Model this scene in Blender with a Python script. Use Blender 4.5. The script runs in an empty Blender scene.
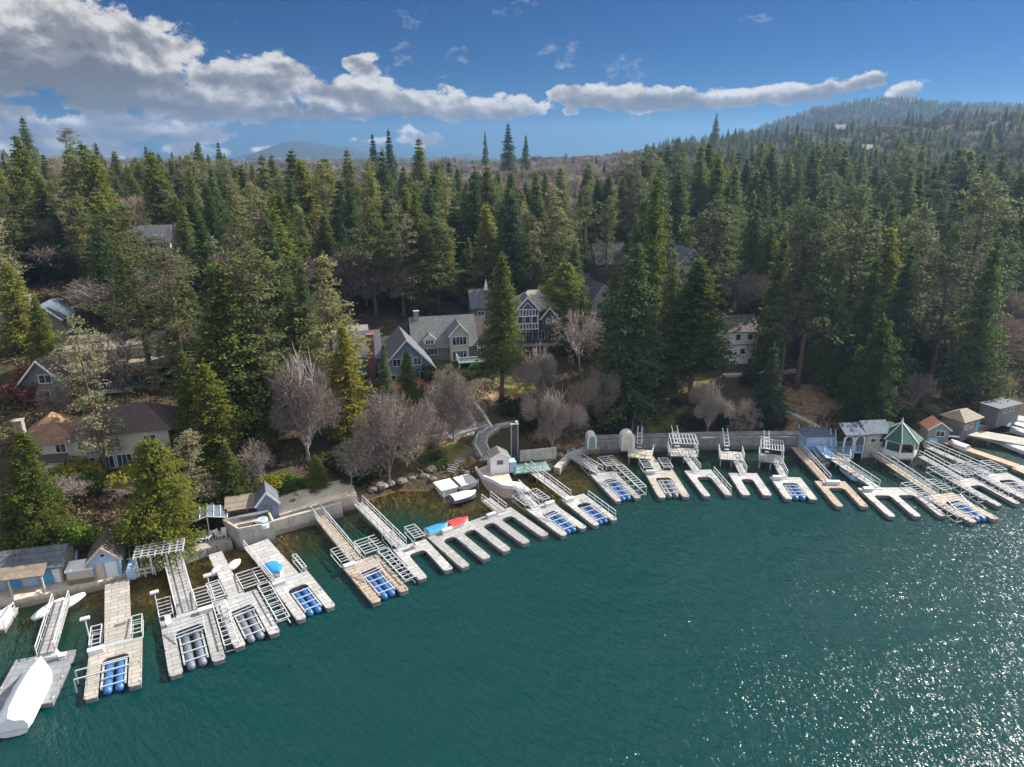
import bpy, math, random
import numpy as np
from mathutils import Vector
PI = math.pi
R = math.radians
scene = bpy.context.scene
col = scene.collection

# ------------------------------------------------------------------ camera
CH, PITCH, F = 45.0, R(18.7), 683.0
SP, CP = math.sin(PITCH), math.cos(PITCH)
cd = bpy.data.cameras.new('camera')
cam = bpy.data.objects.new('camera', cd)
col.objects.link(cam)
cam.location = (0, 0, CH)
cam.rotation_euler = (PI/2 - PITCH, 0, 0)
cd.sensor_width = 36.0
cd.lens = F/1024*36
cd.clip_start = 0.5
cd.clip_end = 20000
scene.camera = cam

def ray(u, v):
    a = (u-512)/F; b = (383.5-v)/F
    return Vector((a, CP + b*SP, -SP + b*CP))
def W(u, v, z=0.0):
    """point where the sight line of a measured photo position meets height z"""
    d = ray(u, v)
    t = (z-CH)/d.z
    return Vector((d.x*t, d.y*t, z))
def proj(x, y, z):
    dz = z-CH
    w = y*CP - dz*SP
    if w < 0.1: return (-9999, -9999, w)
    return (512 + F*x/w, 383.5 - F*(y*SP + dz*CP)/w, w)

# ------------------------------------------------------------------ tagging
def tag(o, label=None, cat=None, group=None, kind=None):
    if label: o['label'] = label
    if cat: o['category'] = cat
    if group: o['group'] = group
    if kind: o['kind'] = kind
    return o
def empty(name, loc, label, cat, group=None, rz=0.0):
    o = bpy.data.objects.new(name, None)
    col.objects.link(o)
    o.empty_display_size = 0.3
    o.location = loc
    o.rotation_euler = (0, 0, rz)
    return tag(o, label, cat, group)

# ------------------------------------------------------------------ mesh builder
class MB:
    def __init__(s): s.v = []; s.f = []; s.m = []
    def add(s, vs, fs, m=0):
        n = len(s.v)
        s.v += [tuple(p) for p in vs]
        s.f += [tuple(i+n for i in f) for f in fs]
        s.m += [m]*len(fs)
        return s
    def box(s, c, size, rz=0.0, m=0, taper=1.0):
        hx, hy, hz = size[0]/2, size[1]/2, size[2]/2
        ca, sa = math.cos(rz), math.sin(rz)
        vs = []
        for z, t in ((-hz, 1.0), (hz, taper)):
            for x, y in ((-hx, -hy), (hx, -hy), (hx, hy), (-hx, hy)):
                x *= t; y *= t
                vs.append((c[0]+x*ca-y*sa, c[1]+x*sa+y*ca, c[2]+z))
        return s.add(vs, [(0,3,2,1),(4,5,6,7),(0,1,5,4),(1,2,6,5),(2,3,7,6),(3,0,4,7)], m)
    def bar(s, a, b, w=0.1, h=0.1, m=0):
        """square bar between two points; h measured upward-ish"""
        a = Vector(a); b = Vector(b); d = b-a
        if d.length < 1e-6: return s
        d.normalize()
        up = Vector((0,0,1)) if abs(d.z) < 0.95 else Vector((0,1,0))
        x = d.cross(up).normalized()*w/2; y = x.cross(d).normalized()*h/2
        vs = [a-x-y, a+x-y, a+x+y, a-x+y, b-x-y, b+x-y, b+x+y, b-x+y]
        return s.add(vs, [(0,1,2,3),(7,6,5,4),(0,4,5,1),(1,5,6,2),(2,6,7,3),(3,7,4,0)], m)
    def tube(s, pts, rad, n=8, m=0, cap=True):
        pts = [Vector(p) for p in pts]
        if not hasattr(rad, '__len__'): rad = [rad]*len(pts)
        vs = []; fs = []
        for i, p in enumerate(pts):
            d = (pts[min(i+1, len(pts)-1)] - pts[max(i-1, 0)]).normalized()
            up = Vector((0,0,1)) if abs(d.z) < 0.9 else Vector((1,0,0))
            x = d.cross(up).normalized(); y = d.cross(x)
            for k in range(n):
                a = 2*PI*k/n
                vs.append(p + (x*math.cos(a)+y*math.sin(a))*rad[i])
        for i in range(len(pts)-1):
            for k in range(n):
                k2 = (k+1) % n
                fs.append((i*n+k, i*n+k2, (i+1)*n+k2, (i+1)*n+k))
        if cap:
            fs.append(tuple(range(n-1, -1, -1)))
            fs.append(tuple((len(pts)-1)*n+k for k in range(n)))
        return s.add(vs, fs, m)
    def prism(s, poly, z0, z1, m=0, mtop=None):
        n = len(poly)
        vs = [(p[0], p[1], z0) for p in poly] + [(p[0], p[1], z1) for p in poly]
        fs = [(i, (i+1) % n, n+(i+1) % n, n+i) for i in range(n)]
        s.add(vs, fs, m)
        s.add(vs, [tuple(range(n-1, -1, -1))], m)
        s.add(vs, [tuple(range(n, 2*n))], m if mtop is None else mtop)
        return s
    def face(s, pts, m=0): return s.add(pts, [tuple(range(len(pts)))], m)
    def slab(s, pts, t, m=0):
        """roof slab: planar polygon thickened downward by t"""
        n = len(pts)
        vs = [tuple(p) for p in pts] + [(p[0], p[1], p[2]-t) for p in pts]
        fs = [tuple(range(n)), tuple(range(2*n-1, n-1, -1))] + [(i, n+i, n+(i+1) % n, (i+1) % n) for i in range(n)]
        return s.add(vs, fs, m)
    def build(s, name, mats, parent=None, smooth=False, loc=None):
        me = bpy.data.meshes.new(name)
        me.from_pydata(s.v, [], s.f)
        if not isinstance(mats, (list, tuple)): mats = [mats]
        for mt in mats: me.materials.append(mt)
        if len(mats) > 1: me.polygons.foreach_set('material_index', s.m)
        if smooth: me.polygons.foreach_set('use_smooth', [True]*len(s.f))
        me.update()
        o = bpy.data.objects.new(name, me)
        col.objects.link(o)
        if parent: o.parent = parent
        if loc: o.location = loc
        return o

# ------------------------------------------------------------------ materials
def nt(m): return m.node_tree
class NG:
    """tiny node-graph helper"""
    def __init__(s, tree): s.t = tree; s.n = tree.nodes; s.l = tree.links
    def node(s, typ, **kw):
        nd = s.n.new(typ)
        ins = kw.pop('ins', {})
        for k, v in kw.items(): setattr(nd, k, v)
        for k, v in ins.items(): s.set(nd, k, v)
        return nd
    def set(s, nd, k, v):
        i = nd.inputs[k]
        if isinstance(v, bpy.types.NodeSocket): s.l.new(v, i)
        else: i.default_value = v
    def math(s, op, a, b=None, c=None, clamp=False):
        nd = s.n.new('ShaderNodeMath'); nd.operation = op; nd.use_clamp = clamp
        for i, x in enumerate((a, b, c)):
            if x is not None: s.set(nd, i, x)
        return nd.outputs[0]
    def mix(s, f, a, b, blend='MIX'):
        nd = s.n.new('ShaderNodeMix'); nd.data_type = 'RGBA'; nd.blend_type = blend
        s.set(nd, 0, f)
        s.set(nd, 6, a if not isinstance(a, tuple) else (*a[:3], 1))
        s.set(nd, 7, b if not isinstance(b, tuple) else (*b[:3], 1))
        return nd.outputs[2]
    def noise(s, vec, scale, detail=3, rough=0.55, dist=0.0):
        nd = s.node('ShaderNodeTexNoise', ins={'Scale': scale, 'Detail': detail, 'Roughness': rough, 'Distortion': dist})
        if vec is not None: s.l.new(vec, nd.inputs['Vector'])
        return nd.outputs[0]
    def ramp(s, f, stops, interp='LINEAR'):
        nd = s.n.new('ShaderNodeValToRGB'); nd.color_ramp.interpolation = interp
        e = nd.color_ramp.elements
        while len(e) < len(stops): e.new(0.5)
        for k, (p, c) in enumerate(stops):
            e[k].position = p
            e[k].color = (*c, 1) if len(c) == 3 else c
        s.set(nd, 0, f)
        return nd.outputs[0]
    def coord(s, which='Object'):
        return s.n.new('ShaderNodeTexCoord').outputs[which]
    def mapping(s, vec, scale=(1,1,1), rot=(0,0,0), loc=(0,0,0)):
        nd = s.node('ShaderNodeMapping'); s.l.new(vec, nd.inputs[0])
        nd.inputs['Scale'].default_value = scale; nd.inputs['Rotation'].default_value = rot; nd.inputs['Location'].default_value = loc
        return nd.outputs[0]
def new_mat(name):
    m = bpy.data.materials.new(name); m.use_nodes = True
    g = NG(m.node_tree)
    g.n.clear()
    out = g.n.new('ShaderNodeOutputMaterial')
    return m, g, out
def mat(name, c, rough=0.7, var=0.18, scale=1.2, metal=0.0, spec=0.5, bump=0.0, bscale=None, dirt=None, tide=False):
    """plain painted / wooden / stone surface with patchy wear"""
    m, g, out = new_mat(name)
    b = g.n.new('ShaderNodeBsdfPrincipled')
    co = g.coord('Object')
    n1 = g.noise(co, scale, 5, 0.6)
    n2 = g.noise(co, scale*9, 3, 0.6)
    f = g.math('ADD', g.math('MULTIPLY', n1, 0.65), g.math('MULTIPLY', n2, 0.35))
    lo = tuple(x*(1-var) for x in c); hi = tuple(min(1, x*(1+var)) for x in c)
    cc = g.ramp(f, [(0.35, lo), (0.65, hi)])
    if dirt:
        cc = g.mix(g.ramp(g.noise(co, scale*0.6, 6, 0.7), [(0.5, (0,0,0)), (0.68, (0.75,)*3)]), cc, dirt)
    if tide:   # weed and lime stain left by the changing lake level, plus vertical run marks and joints
        ps = g.node('ShaderNodeSeparateXYZ', ins={0: g.n.new('ShaderNodeNewGeometry').outputs['Position']})
        hgt_ = g.math('ADD', ps.outputs[2], g.math('MULTIPLY', g.noise(co, 1.4, 4, 0.6), -0.9))
        cc = g.mix(g.ramp(hgt_, [(0.0, (0.75,)*3), (0.35, (0,)*3)]), cc, tuple(x*0.35 for x in c))
        run = g.noise(g.mapping(co, scale=(2.2, 2.2, 0.12)), 1.6, 4, 0.6)
        cc = g.mix(g.ramp(run, [(0.54, (0,)*3), (0.68, (0.55,)*3)]), cc, tuple(x*0.5 for x in c))
        jx = g.math('LESS_THAN', g.math('FRACT', g.math('DIVIDE', ps.outputs[0], 3.1)), 0.02)
        cc = g.mix(g.math('MULTIPLY', jx, 0.6), cc, tuple(x*0.35 for x in c))
    g.l.new(cc, b.inputs['Base Color'])
    b.inputs['Roughness'].default_value = rough
    b.inputs['Metallic'].default_value = metal
    b.inputs['Specular IOR Level'].default_value = spec
    if bump:
        bp = g.node('ShaderNodeBump', ins={'Strength': 1.0, 'Distance': bump, 'Height': g.noise(co, bscale or scale*6, 4)})
        g.l.new(bp.outputs[0], b.inputs['Normal'])
    g.l.new(b.outputs[0], out.inputs[0])
    return m
def plank_mat(name, c, seam=(0.09, 0.08, 0.07), bw=1.25, rh=0.3, var=0.15, rough=0.75, rot=0.0, mortar=0.03):
    m, g, out = new_mat(name)
    b = g.n.new('ShaderNodeBsdfPrincipled')
    co = g.mapping(g.coord('Object'), rot=(0, 0, rot))
    br = g.node('ShaderNodeTexBrick', ins={'Scale': 1.0, 'Mortar Size': mortar, 'Mortar Smooth': 0.3, 'Bias': 0.0,
        'Brick Width': bw, 'Row Height': rh, 'Vector': co,
        'Color1': (*[x*(1-var) for x in c], 1), 'Color2': (*[min(1, x*(1+var)) for x in c], 1), 'Mortar': (*seam, 1)})
    br.offset = 0.5
    n = g.noise(co, 0.7, 6, 0.65)
    cc = g.mix(g.ramp(n, [(0.42, (0,0,0)), (0.7, (0.5,)*3)]), br.outputs[0], tuple(x*0.55 for x in c))
    g.l.new(cc, b.inputs['Base Color'])
    b.inputs['Roughness'].default_value = rough
    g.l.new(b.outputs[0], out.inputs[0])
    return m
def row_mat(name, c, seam, row=0.25, var=0.12, axis='Z', rough=0.8, patch=0.35):
    """courses: clapboard, shingles, tiles"""
    m, g, out = new_mat(name)
    b = g.n.new('ShaderNodeBsdfPrincipled')
    co = g.coord('Object')
    sep = g.node('ShaderNodeSeparateXYZ', ins={0: co})
    z = g.math('DIVIDE', sep.outputs[axis], row)
    fr = g.math('FRACT', z)
    line = g.math('LESS_THAN', fr, 0.16)
    wn = g.node('ShaderNodeTexWhiteNoise', noise_dimensions='3D')
    q = g.node('ShaderNodeCombineXYZ', ins={0: g.math('FLOOR', g.math('MULTIPLY', sep.outputs['X'], 3.2)), 1: g.math('FLOOR', g.math('MULTIPLY', sep.outputs['Y'], 3.2)), 2: g.math('FLOOR', z)})
    g.l.new(q.outputs[0], wn.inputs['Vector'])
    cc = g.mix(wn.outputs[0], tuple(x*(1-var) for x in c), tuple(min(1, x*(1+var)) for x in c))
    cc = g.mix(g.math('MULTIPLY', line, 0.6), cc, seam)
    cc = g.mix(g.ramp(g.noise(co, 0.5, 6, 0.65), [(0.42, (0,0,0)), (0.66, (patch,)*3)]), cc, tuple(x*0.5 for x in c))
    g.l.new(cc, b.inputs['Base Color'])
    b.inputs['Roughness'].default_value = rough
    g.l.new(b.outputs[0], out.inputs[0])
    return m
def leaf_mat(name, c1, c2, c3, trans=0.5, varr=0.25):
    """c1..c3 leaf colours mixed from tree to tree and clump to clump"""
    m, g, out = new_mat(name)
    oi = g.n.new('ShaderNodeObjectInfo')
    co = g.coord('Object')
    n = g.noise(co, 0.55, 3, 0.6)
    n2 = g.noise(co, 3.0, 2, 0.6)
    f = g.math('ADD', g.math('MULTIPLY', oi.outputs['Random'], 0.45), g.math('ADD', g.math('MULTIPLY', n, 0.45), g.math('MULTIPLY', n2, 0.35)))
    cc = g.ramp(f, [(0.3, c1), (0.58, c2), (0.88, c3)])
    d = g.node('ShaderNodeBsdfDiffuse', ins={'Color': cc})
    t = g.node('ShaderNodeBsdfTranslucent', ins={'Color': cc})
    gl = g.node('ShaderNodeBsdfGlossy', ins={'Roughness': 0.45, 'Color': (0.5, 0.5, 0.5, 1)})
    a = g.node('ShaderNodeMixShader', ins={0: trans, 1: d.outputs[0], 2: t.outputs[0]})
    a2 = g.node('ShaderNodeMixShader', ins={0: 0.0, 1: a.outputs[0], 2: gl.outputs[0]})
    g.l.new(a2.outputs[0], out.inputs[0])
    return m

M = {}
# ------------------------------------------------------------------ light & air
SUN_AZ, SUN_EL = R(60), R(36)
sd = bpy.data.lights.new('sun', 'SUN'); sd.energy = 4.8; sd.angle = R(0.5); sd.color = (1.0, 0.94, 0.84)
so = bpy.data.objects.new('sun', sd); col.objects.link(so)
sdir = Vector((math.sin(SUN_AZ)*math.cos(SUN_EL), math.cos(SUN_AZ)*math.cos(SUN_EL), math.sin(SUN_EL)))
so.rotation_euler = sdir.to_track_quat('Z', 'Y').to_euler()
so.location = sdir*300
scene.view_settings.view_transform = 'Standard'
scene.view_settings.look = 'None'
scene.view_settings.exposure = 1.05
scene.view_settings.gamma = 1.0
scene.view_settings.use_curve_mapping = False
scene.cycles.use_denoising = True
scene.cycles.max_bounces = 6
scene.cycles.diffuse_bounces = 2
scene.cycles.glossy_bounces = 2
scene.cycles.transmission_bounces = 3
scene.cycles.transparent_max_bounces = 8
scene.cycles.volume_bounces = 0
scene.cycles.use_adaptive_sampling = True
scene.cycles.adaptive_threshold = 0.02
scene.cycles.sample_clamp_direct = 3.5
scene.cycles.sample_clamp_indirect = 4.0

world = bpy.data.worlds.new('World'); scene.world = world; world.use_nodes = True
world.cycles.sampling_method = 'MANUAL'; world.cycles.sample_map_resolution = 512
g = NG(world.node_tree); g.n.clear()
wout = g.n.new('ShaderNodeOutputWorld')
bg = g.node('ShaderNodeBackground', ins={'Strength': 0.12})
sky = g.n.new('ShaderNodeTexSky'); sky.sky_type = 'NISHITA'; sky.sun_disc = False
sky.sun_elevation = SUN_EL; sky.sun_rotation = SUN_AZ; sky.altitude = 1500
sky.air_density = 1.0; sky.dust_density = 0.6; sky.ozone_density = 2.0
dirv = g.coord('Generated')
sp = g.node('ShaderNodeSeparateXYZ', ins={0: dirv})
AZ = g.math('ARCTAN2', sp.outputs[0], sp.outputs[1])
EL = g.math('ARCSINE', sp.outputs[2])
def azel(u, v):
    d = ray(u, v).normalized()
    return math.atan2(d.x, d.y), math.asin(d.z)
# clouds: ellipses in azimuth / elevation, broken up by noise
blobs = [ # u, v, ru, rv, tilt(slope), strength
 (40, 46, 158, 56, 0.05, 1.3), (-60, 60, 120, 60, 0, 1.1), (120, 84, 95, 36, 0.1, 1.1), (230, 108, 120, 22, 0.0, 1.0),
 (262, 78, 85, 26, 0.0, 1.15), (345, 96, 90, 22, 0.05, 1.1), (440, 104, 80, 20, 0.05, 1.1), (505, 108, 50, 16, 0, 1.05), (300, 112, 110, 14, 0.0, 1.0),
 (366, 66, 24, 13, 0.2, 0.72), (374, 60, 12, 8, 0, 0.6), (40, 134, 120, 22, 0.0, 1.0), (130, 130, 90, 18, 0.0, 1.05), (-10, 112, 70, 22, 0, 0.9), (205, 136, 60, 13, 0, 0.9), (230,100,60,14,0,0.8),
 (425, 137, 36, 14, 0, 0.95), (375, 143, 40, 8, 0, 0.9), (262, 150, 40, 7, 0, 0.75), (172,40,22,7,0,0.55),
 (572, 110, 16, 8, 0, 0.85), (600, 96, 60, 14, 0.05, 1.15), (680, 98, 85, 12, -0.03, 1.15), (765, 95, 85, 12, -0.06, 1.15), (838, 87, 54, 11, -0.18, 1.1),
 (905, 97, 34, 15, -0.12, 0.78), (918, 92, 18, 10, 0, 0.6), (935, 105, 20, 7, 0.1, 0.6), (1090, 70, 40, 14, 0, 0.7), (-170,100,90,25,0,1.0), (-120,135,80,12,0,0.9), (70, 152, 130, 11, 0.0, 0.95), (200, 152, 60, 8, 0, 0.8)]
warp = g.node('ShaderNodeTexNoise', ins={'Scale': 7.0, 'Detail': 4.0, 'Roughness': 0.6}); g.l.new(dirv, warp.inputs['Vector'])
wsep = g.node('ShaderNodeSeparateColor', ins={0: warp.outputs['Color']})
AZw = g.math('ADD', AZ, g.math('MULTIPLY', g.math('SUBTRACT', wsep.outputs[0], 0.5), 0.10))
ELw = g.math('ADD', EL, g.math('MULTIPLY', g.math('SUBTRACT', wsep.outputs[1], 0.5), 0.028))
def field():
    acc = None; hacc = None
    for (u, v, ru, rv, tl, st) in blobs:
        a0, e0 = azel(u, v)
        k = 1/F*math.cos(a0)
        ra, re = ru/F*1.08*math.cos(a0), rv/F*1.12*math.cos(a0)
        dx = g.math('SUBTRACT', AZw, a0)
        dy = g.math('SUBTRACT', g.math('MULTIPLY_ADD', dx, tl, ELw), e0)
        nx = g.math('DIVIDE', dx, ra); ny = g.math('DIVIDE', dy, re)
        r2 = g.math('ADD', g.math('POWER', g.math('ABSOLUTE', nx), 2.4), g.math('POWER', g.math('ABSOLUTE', ny), 2.0))
        w = g.math('MULTIPLY', g.math('SUBTRACT', 1.0, r2, clamp=True), st)
        hv = g.math('MULTIPLY', w, ny)
        acc = w if acc is None else g.math('SMOOTH_MAX', acc, w, 0.25)
        hacc = hv if hacc is None else g.math('ADD', hacc, hv)
    return acc, hacc
fld, hgt = field()
mp = g.mapping(dirv, scale=(1, 1, 1.5))
def puff(vec):
    vo = g.node('ShaderNodeTexVoronoi', feature='F1', ins={'Vector': vec, 'Scale': 11.0, 'Detail': 2.0, 'Roughness': 0.55, 'Lacunarity': 2.2})
    return g.math('ADD', g.math('MULTIPLY', g.noise(vec, 9.0, 9, 0.62, 0.3), 0.95), g.math('MULTIPLY_ADD', vo.outputs['Distance'], -0.24, 0.12))
nz = puff(mp)
mp2 = g.mapping(dirv, scale=(1, 1, 1.5), loc=(-0.006, 0.0, -0.012))
nzb = puff(mp2)
fine = g.noise(g.mapping(dirv, scale=(1, 1, 1.6)), 30.0, 8, 0.65, 0.4)
dens = g.math('ADD', g.math('MULTIPLY_ADD', fld, 2.1, -0.55), g.math('MULTIPLY', g.math('SUBTRACT', nz, 0.5), 4.2))
dens = g.math('ADD', dens, g.math('MULTIPLY', g.math('SUBTRACT', fine, 0.5), 3.3))
dens = g.math('MULTIPLY', dens, g.ramp(fld, [(0.12, (0,)*3), (0.30, (1,)*3)]))
cmask = g.ramp(dens, [(0.0, (0,0,0)), (0.12, (0.22,)*3), (0.30, (0.75,)*3), (0.55, (1,1,1))])
relief = g.math('ADD', g.math('MULTIPLY', g.math('SUBTRACT', nz, nzb), 3.6), g.math('MULTIPLY', g.math('SUBTRACT', fine, 0.5), 0.7))
hn = g.math('MULTIPLY', hgt, 0.72)
thick = g.math('MULTIPLY', g.math('SUBTRACT', dens, 0.55), -0.42)
shade = g.math('ADD', g.math('ADD', g.math('ADD', relief, hn), thick), 0.62, clamp=True)
ccol = g.ramp(shade, [(0.10, (0.62, 0.66, 0.74)), (0.5, (1.12, 1.15, 1.22)), (0.95, (2.9, 2.85, 2.75))])
skyc = g.mix(1.0, sky.outputs[0], (0.022, 0.098, 0.20), 'MULTIPLY')
# bright broken cloud added out of view, behind the camera and overhead, to fill shadows
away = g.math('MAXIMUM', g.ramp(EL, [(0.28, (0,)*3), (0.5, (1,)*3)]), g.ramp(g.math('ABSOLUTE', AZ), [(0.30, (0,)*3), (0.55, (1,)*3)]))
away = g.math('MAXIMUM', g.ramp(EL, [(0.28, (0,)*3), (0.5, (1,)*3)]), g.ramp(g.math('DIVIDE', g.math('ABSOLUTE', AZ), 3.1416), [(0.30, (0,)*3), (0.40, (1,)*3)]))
fill_cloud = g.math('MULTIPLY', g.ramp(g.noise(g.mapping(dirv, scale=(1, 1, 1.8)), 3.2, 6, 0.6), [(0.40, (0,)*3), (0.56, (1,)*3)]), away)
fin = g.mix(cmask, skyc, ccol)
fin = g.mix(g.math('MULTIPLY', fill_cloud, 0.9), fin, (6.0, 6.2, 6.6))
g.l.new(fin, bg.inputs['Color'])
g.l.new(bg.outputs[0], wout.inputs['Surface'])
# ------------------------------------------------------------------ terrain
SHORE_PX = [(-80,640),(0,606),(60,594),(108,583),(146,571),(172,562),(200,553),(232,546),(274,527),(342,509),(357,503),(380,494),(425,488),(445,494),(470,492),(500,486),(530,478),(560,470),(580,460),(596,448),(640,446),(700,445),(760,444),(830,446),(880,446),(925,440),(960,434),(1000,425),(1060,412),(1150,398)]
SH = [W(u, v, 0.0) for u, v in SHORE_PX]
a = np.array([(p.x, p.y) for p in SH])
a = np.vstack([[a[0] + (a[0]-a[1])/np.linalg.norm(a[0]-a[1])*1800], a, [a[-1] + np.array([0.94, 0.34])*2500]])
SHN = a
def shore_d(X, Y):
    """signed distance to the waterline, inland positive"""
    X = np.asarray(X, float); Y = np.asarray(Y, float)
    best = np.full(X.shape, 1e9); sgn = np.zeros(X.shape)
    for i in range(len(SHN)-1):
        p, q = SHN[i], SHN[i+1]
        d = q-p; L2 = d@d
        t = np.clip(((X-p[0])*d[0] + (Y-p[1])*d[1])/L2, 0, 1)
        dx = X-(p[0]+t*d[0]); dy = Y-(p[1]+t*d[1])
        r = dx*dx+dy*dy
        s = np.sign(d[0]*dy - d[1]*dx)
        k = r < best
        best = np.where(k, r, best); sgn = np.where(k, s, sgn)
    return np.sqrt(best)*sgn
PROF_D = [-400, -60, -30, -12, -4, -0.4, 0.0, 0.5, 3, 8, 22, 45, 80, 120, 190, 260, 330, 420, 600, 900, 5000]
PROF_Z = [-14, -12, -9, -4.8, -2.2, -0.7, 0.1, 0.85, 0.95, 2.2, 5.6, 10.8, 16.0, 21, 25.0, 26.5, 26.0, 23, 18, 12, 8]
SHALLOW = [(215, 574, 5.5, 4.2), (190, 570, 5, 3.2), (240, 556, 4, 3.4), (150, 582, 4, 1.6), (390, 492, 3, 1.6), (440, 495, 3.5, 2.0), (480, 498, 4.5, 3.4), (500, 492, 4, 2.6), (545, 482, 5, 3.6), (575, 470, 5, 3.6), (600, 460, 4, 2.4)]
SHW = [(W(u, v, -0.4), r, h) for u, v, r, h in SHALLOW]
def sstep(a, b, x):
    t = np.clip((x-a)/(b-a), 0, 1); return t*t*(3-2*t)
def vnoise(X, Y, s, seed):
    """cheap smooth value noise"""
    rs = np.random.RandomState(seed); T = rs.rand(64, 64)
    x = X/s; y = Y/s
    xi = np.floor(x).astype(int); yi = np.floor(y).astype(int)
    fx = x-xi; fy = y-yi; fx = fx*fx*(3-2*fx); fy = fy*fy*(3-2*fy)
    g00 = T[xi % 64, yi % 64]; g10 = T[(xi+1) % 64, yi % 64]; g01 = T[xi % 64, (yi+1) % 64]; g11 = T[(xi+1) % 64, (yi+1) % 64]
    return (g00*(1-fx)+g10*fx)*(1-fy) + (g01*(1-fx)+g11*fx)*fy - 0.5
def terr(X, Y):
    X = np.asarray(X, float); Y = np.asarray(Y, float)
    d = shore_d(X, Y)
    z = np.interp(d, PROF_D, PROF_Z)
    for p, r, h in SHW:
        b = np.exp(-((X-p.x)**2+(Y-p.y)**2)/(2*r*r))*h
        z = np.where(d < 0, np.minimum(z+b, -0.28), z)
    land = sstep(12, 60, d)
    z = z + land*(vnoise(X, Y, 38, 1)*5.0 + vnoise(X, Y, 15, 2)*1.6) + sstep(2, 12, d)*vnoise(X, Y, 5, 3)*0.5
    G = lambda cx, cy, sx, sy, h: h*np.exp(-((X-cx)/sx)**2/2 - ((Y-cy)/sy)**2/2)
    far = sstep(60, 260, d)
    z = z + far*(G(440, 620, 190, 150, 24) + G(640, 520, 160, 190, 26) + G(260, 780, 170, 150, 24)
                 + G(760, 900, 260, 160, 34) + G(690, 1500, 190, 170, 92) + G(950, 1350, 260, 190, 20) + G(1350, 1400, 330, 260, 122)
                 + G(-260, 300, 110, 70, 9) + vnoise(X, Y, 120, 5)*7*sstep(200, 500, d))
    # distant range
    z = z + G(-900, 3000, 62, 130, 76) + G(-760, 3000, 70, 140, 56) + G(-1010, 3000, 60, 120, 40) + G(-640, 3000, 60, 120, 34) + G(-520, 3000, 50, 90, 20) + G(-1120, 3000, 40, 90, 14) + G(-230, 3050, 130, 120, 22)
    z = z + sstep(2000, 2700, Y)*(vnoise(X, Y, 90, 7)*16 + vnoise(X, Y, 40, 8)*8)
    return z
def tz(x, y): return float(terr(np.array([x]), np.array([y]))[0])
def G3(u, v, lift=0.0):
    """where the sight line of a photo position meets the ground"""
    d = ray(u, v)
    ts = np.concatenate([np.arange(30, 400, 1.5), np.arange(400, 2600, 8)])
    X = d.x*ts; Y = d.y*ts; Z = CH + d.z*ts
    k = np.nonzero(Z < terr(X, Y)+lift)[0]
    if len(k) == 0: return None
    i = k[0]
    t0, t1 = ts[max(i-1, 0)], ts[i]
    for _ in range(8):
        tm = (t0+t1)/2
        if CH+d.z*tm < tz(d.x*tm, d.y*tm)+lift: t1 = tm
        else: t0 = tm
    return Vector((d.x*t1, d.y*t1, tz(d.x*t1, d.y*t1)))

xs = np.concatenate([-np.geomspace(2600, 130, 34)[:-1], np.arange(-130, 200, 2.0), np.geomspace(200, 3400, 60)])
ys = np.concatenate([[-1500, -700, -300, -100, -20], np.arange(20, 190, 1.6), np.geomspace(190, 3600, 120)])
GX, GY = np.meshgrid(xs, ys)
GZ = terr(GX, GY)
GD = shore_d(GX, GY)
def grid_mesh(name, X, Y, Z, mt):
    ny, nx = X.shape
    me = bpy.data.meshes.new(name)
    v = np.stack([X, Y, Z], -1).reshape(-1, 3)
    idx = np.arange(nx*ny).reshape(ny, nx)
    f = np.stack([idx[:-1, :-1], idx[:-1, 1:], idx[1:, 1:], idx[1:, :-1]], -1).reshape(-1, 4)
    me.from_pydata(v.tolist(), [], f.tolist())
    me.materials.append(mt)
    me.polygons.foreach_set('use_smooth', [True]*len(f))
    o = bpy.data.objects.new(name, me); col.objects.link(o)
    return o
# lawns and bare sunny banks, as centre, radii, kind(0 tan earth, 1 lawn)
OPEN = [(505, 360, 22, 9, 1), (515, 385, 30, 12, 1), (500, 400, 28, 9, 0), (655, 405, 34, 16, 1), (690, 385, 28, 12, 1), (650, 425, 30, 10, 1), (820, 400, 40, 16, 0), (800, 425, 34, 9, 0), (440, 455, 40, 14, 1), (430, 440, 30, 9, 0), (455, 425, 24, 9, 0), (955, 395, 26, 9, 0), (860, 385, 20, 8, 0), (40, 545, 30, 10, 0), (210, 500, 30, 12, 0), (330, 495, 30, 8, 0), (760, 408, 30, 8, 1), (560, 440, 30, 8, 0)]
lawn = np.zeros(GX.shape); tan = np.zeros(GX.shape)
for (u, v, ru, rv, k) in OPEN:
    p = G3(u, v)
    if p is None: continue
    q = G3(u+ru, v); s = G3(u, v-rv)
    rx = max(3, abs(q.x-p.x)); ry = max(3, (s-p).length)
    w = np.exp(-(((GX-p.x)/rx)**2 + ((GY-p.y)/ry)**2)*0.9)
    if k: lawn = np.maximum(lawn, w)
    else: tan = np.maximum(tan, w)
m, g, out = new_mat('forest_floor')
co = g.coord('Object')
n1 = g.noise(co, 0.12, 6, 0.62); n2 = g.noise(co, 1.1, 5, 0.65); n3 = g.noise(co, 0.5, 4, 0.6); n4 = g.noise(co, 4.0, 3, 0.7)
base = g.ramp(g.math('ADD', g.math('MULTIPLY', n1, 0.5), g.math('MULTIPLY', n2, 0.5)), [(0.36, (0.035, 0.030, 0.020)), (0.5, (0.075, 0.056, 0.036)), (0.62, (0.05, 0.055, 0.022)), (0.74, (0.14, 0.10, 0.065))])
at = g.node('ShaderNodeAttribute', attribute_name='lawn'); at2 = g.node('ShaderNodeAttribute', attribute_name='bare')
lc = g.ramp(n3, [(0.36, (0.075, 0.095, 0.024)), (0.5, (0.16, 0.15, 0.045)), (0.64, (0.25, 0.18, 0.08))])
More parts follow.
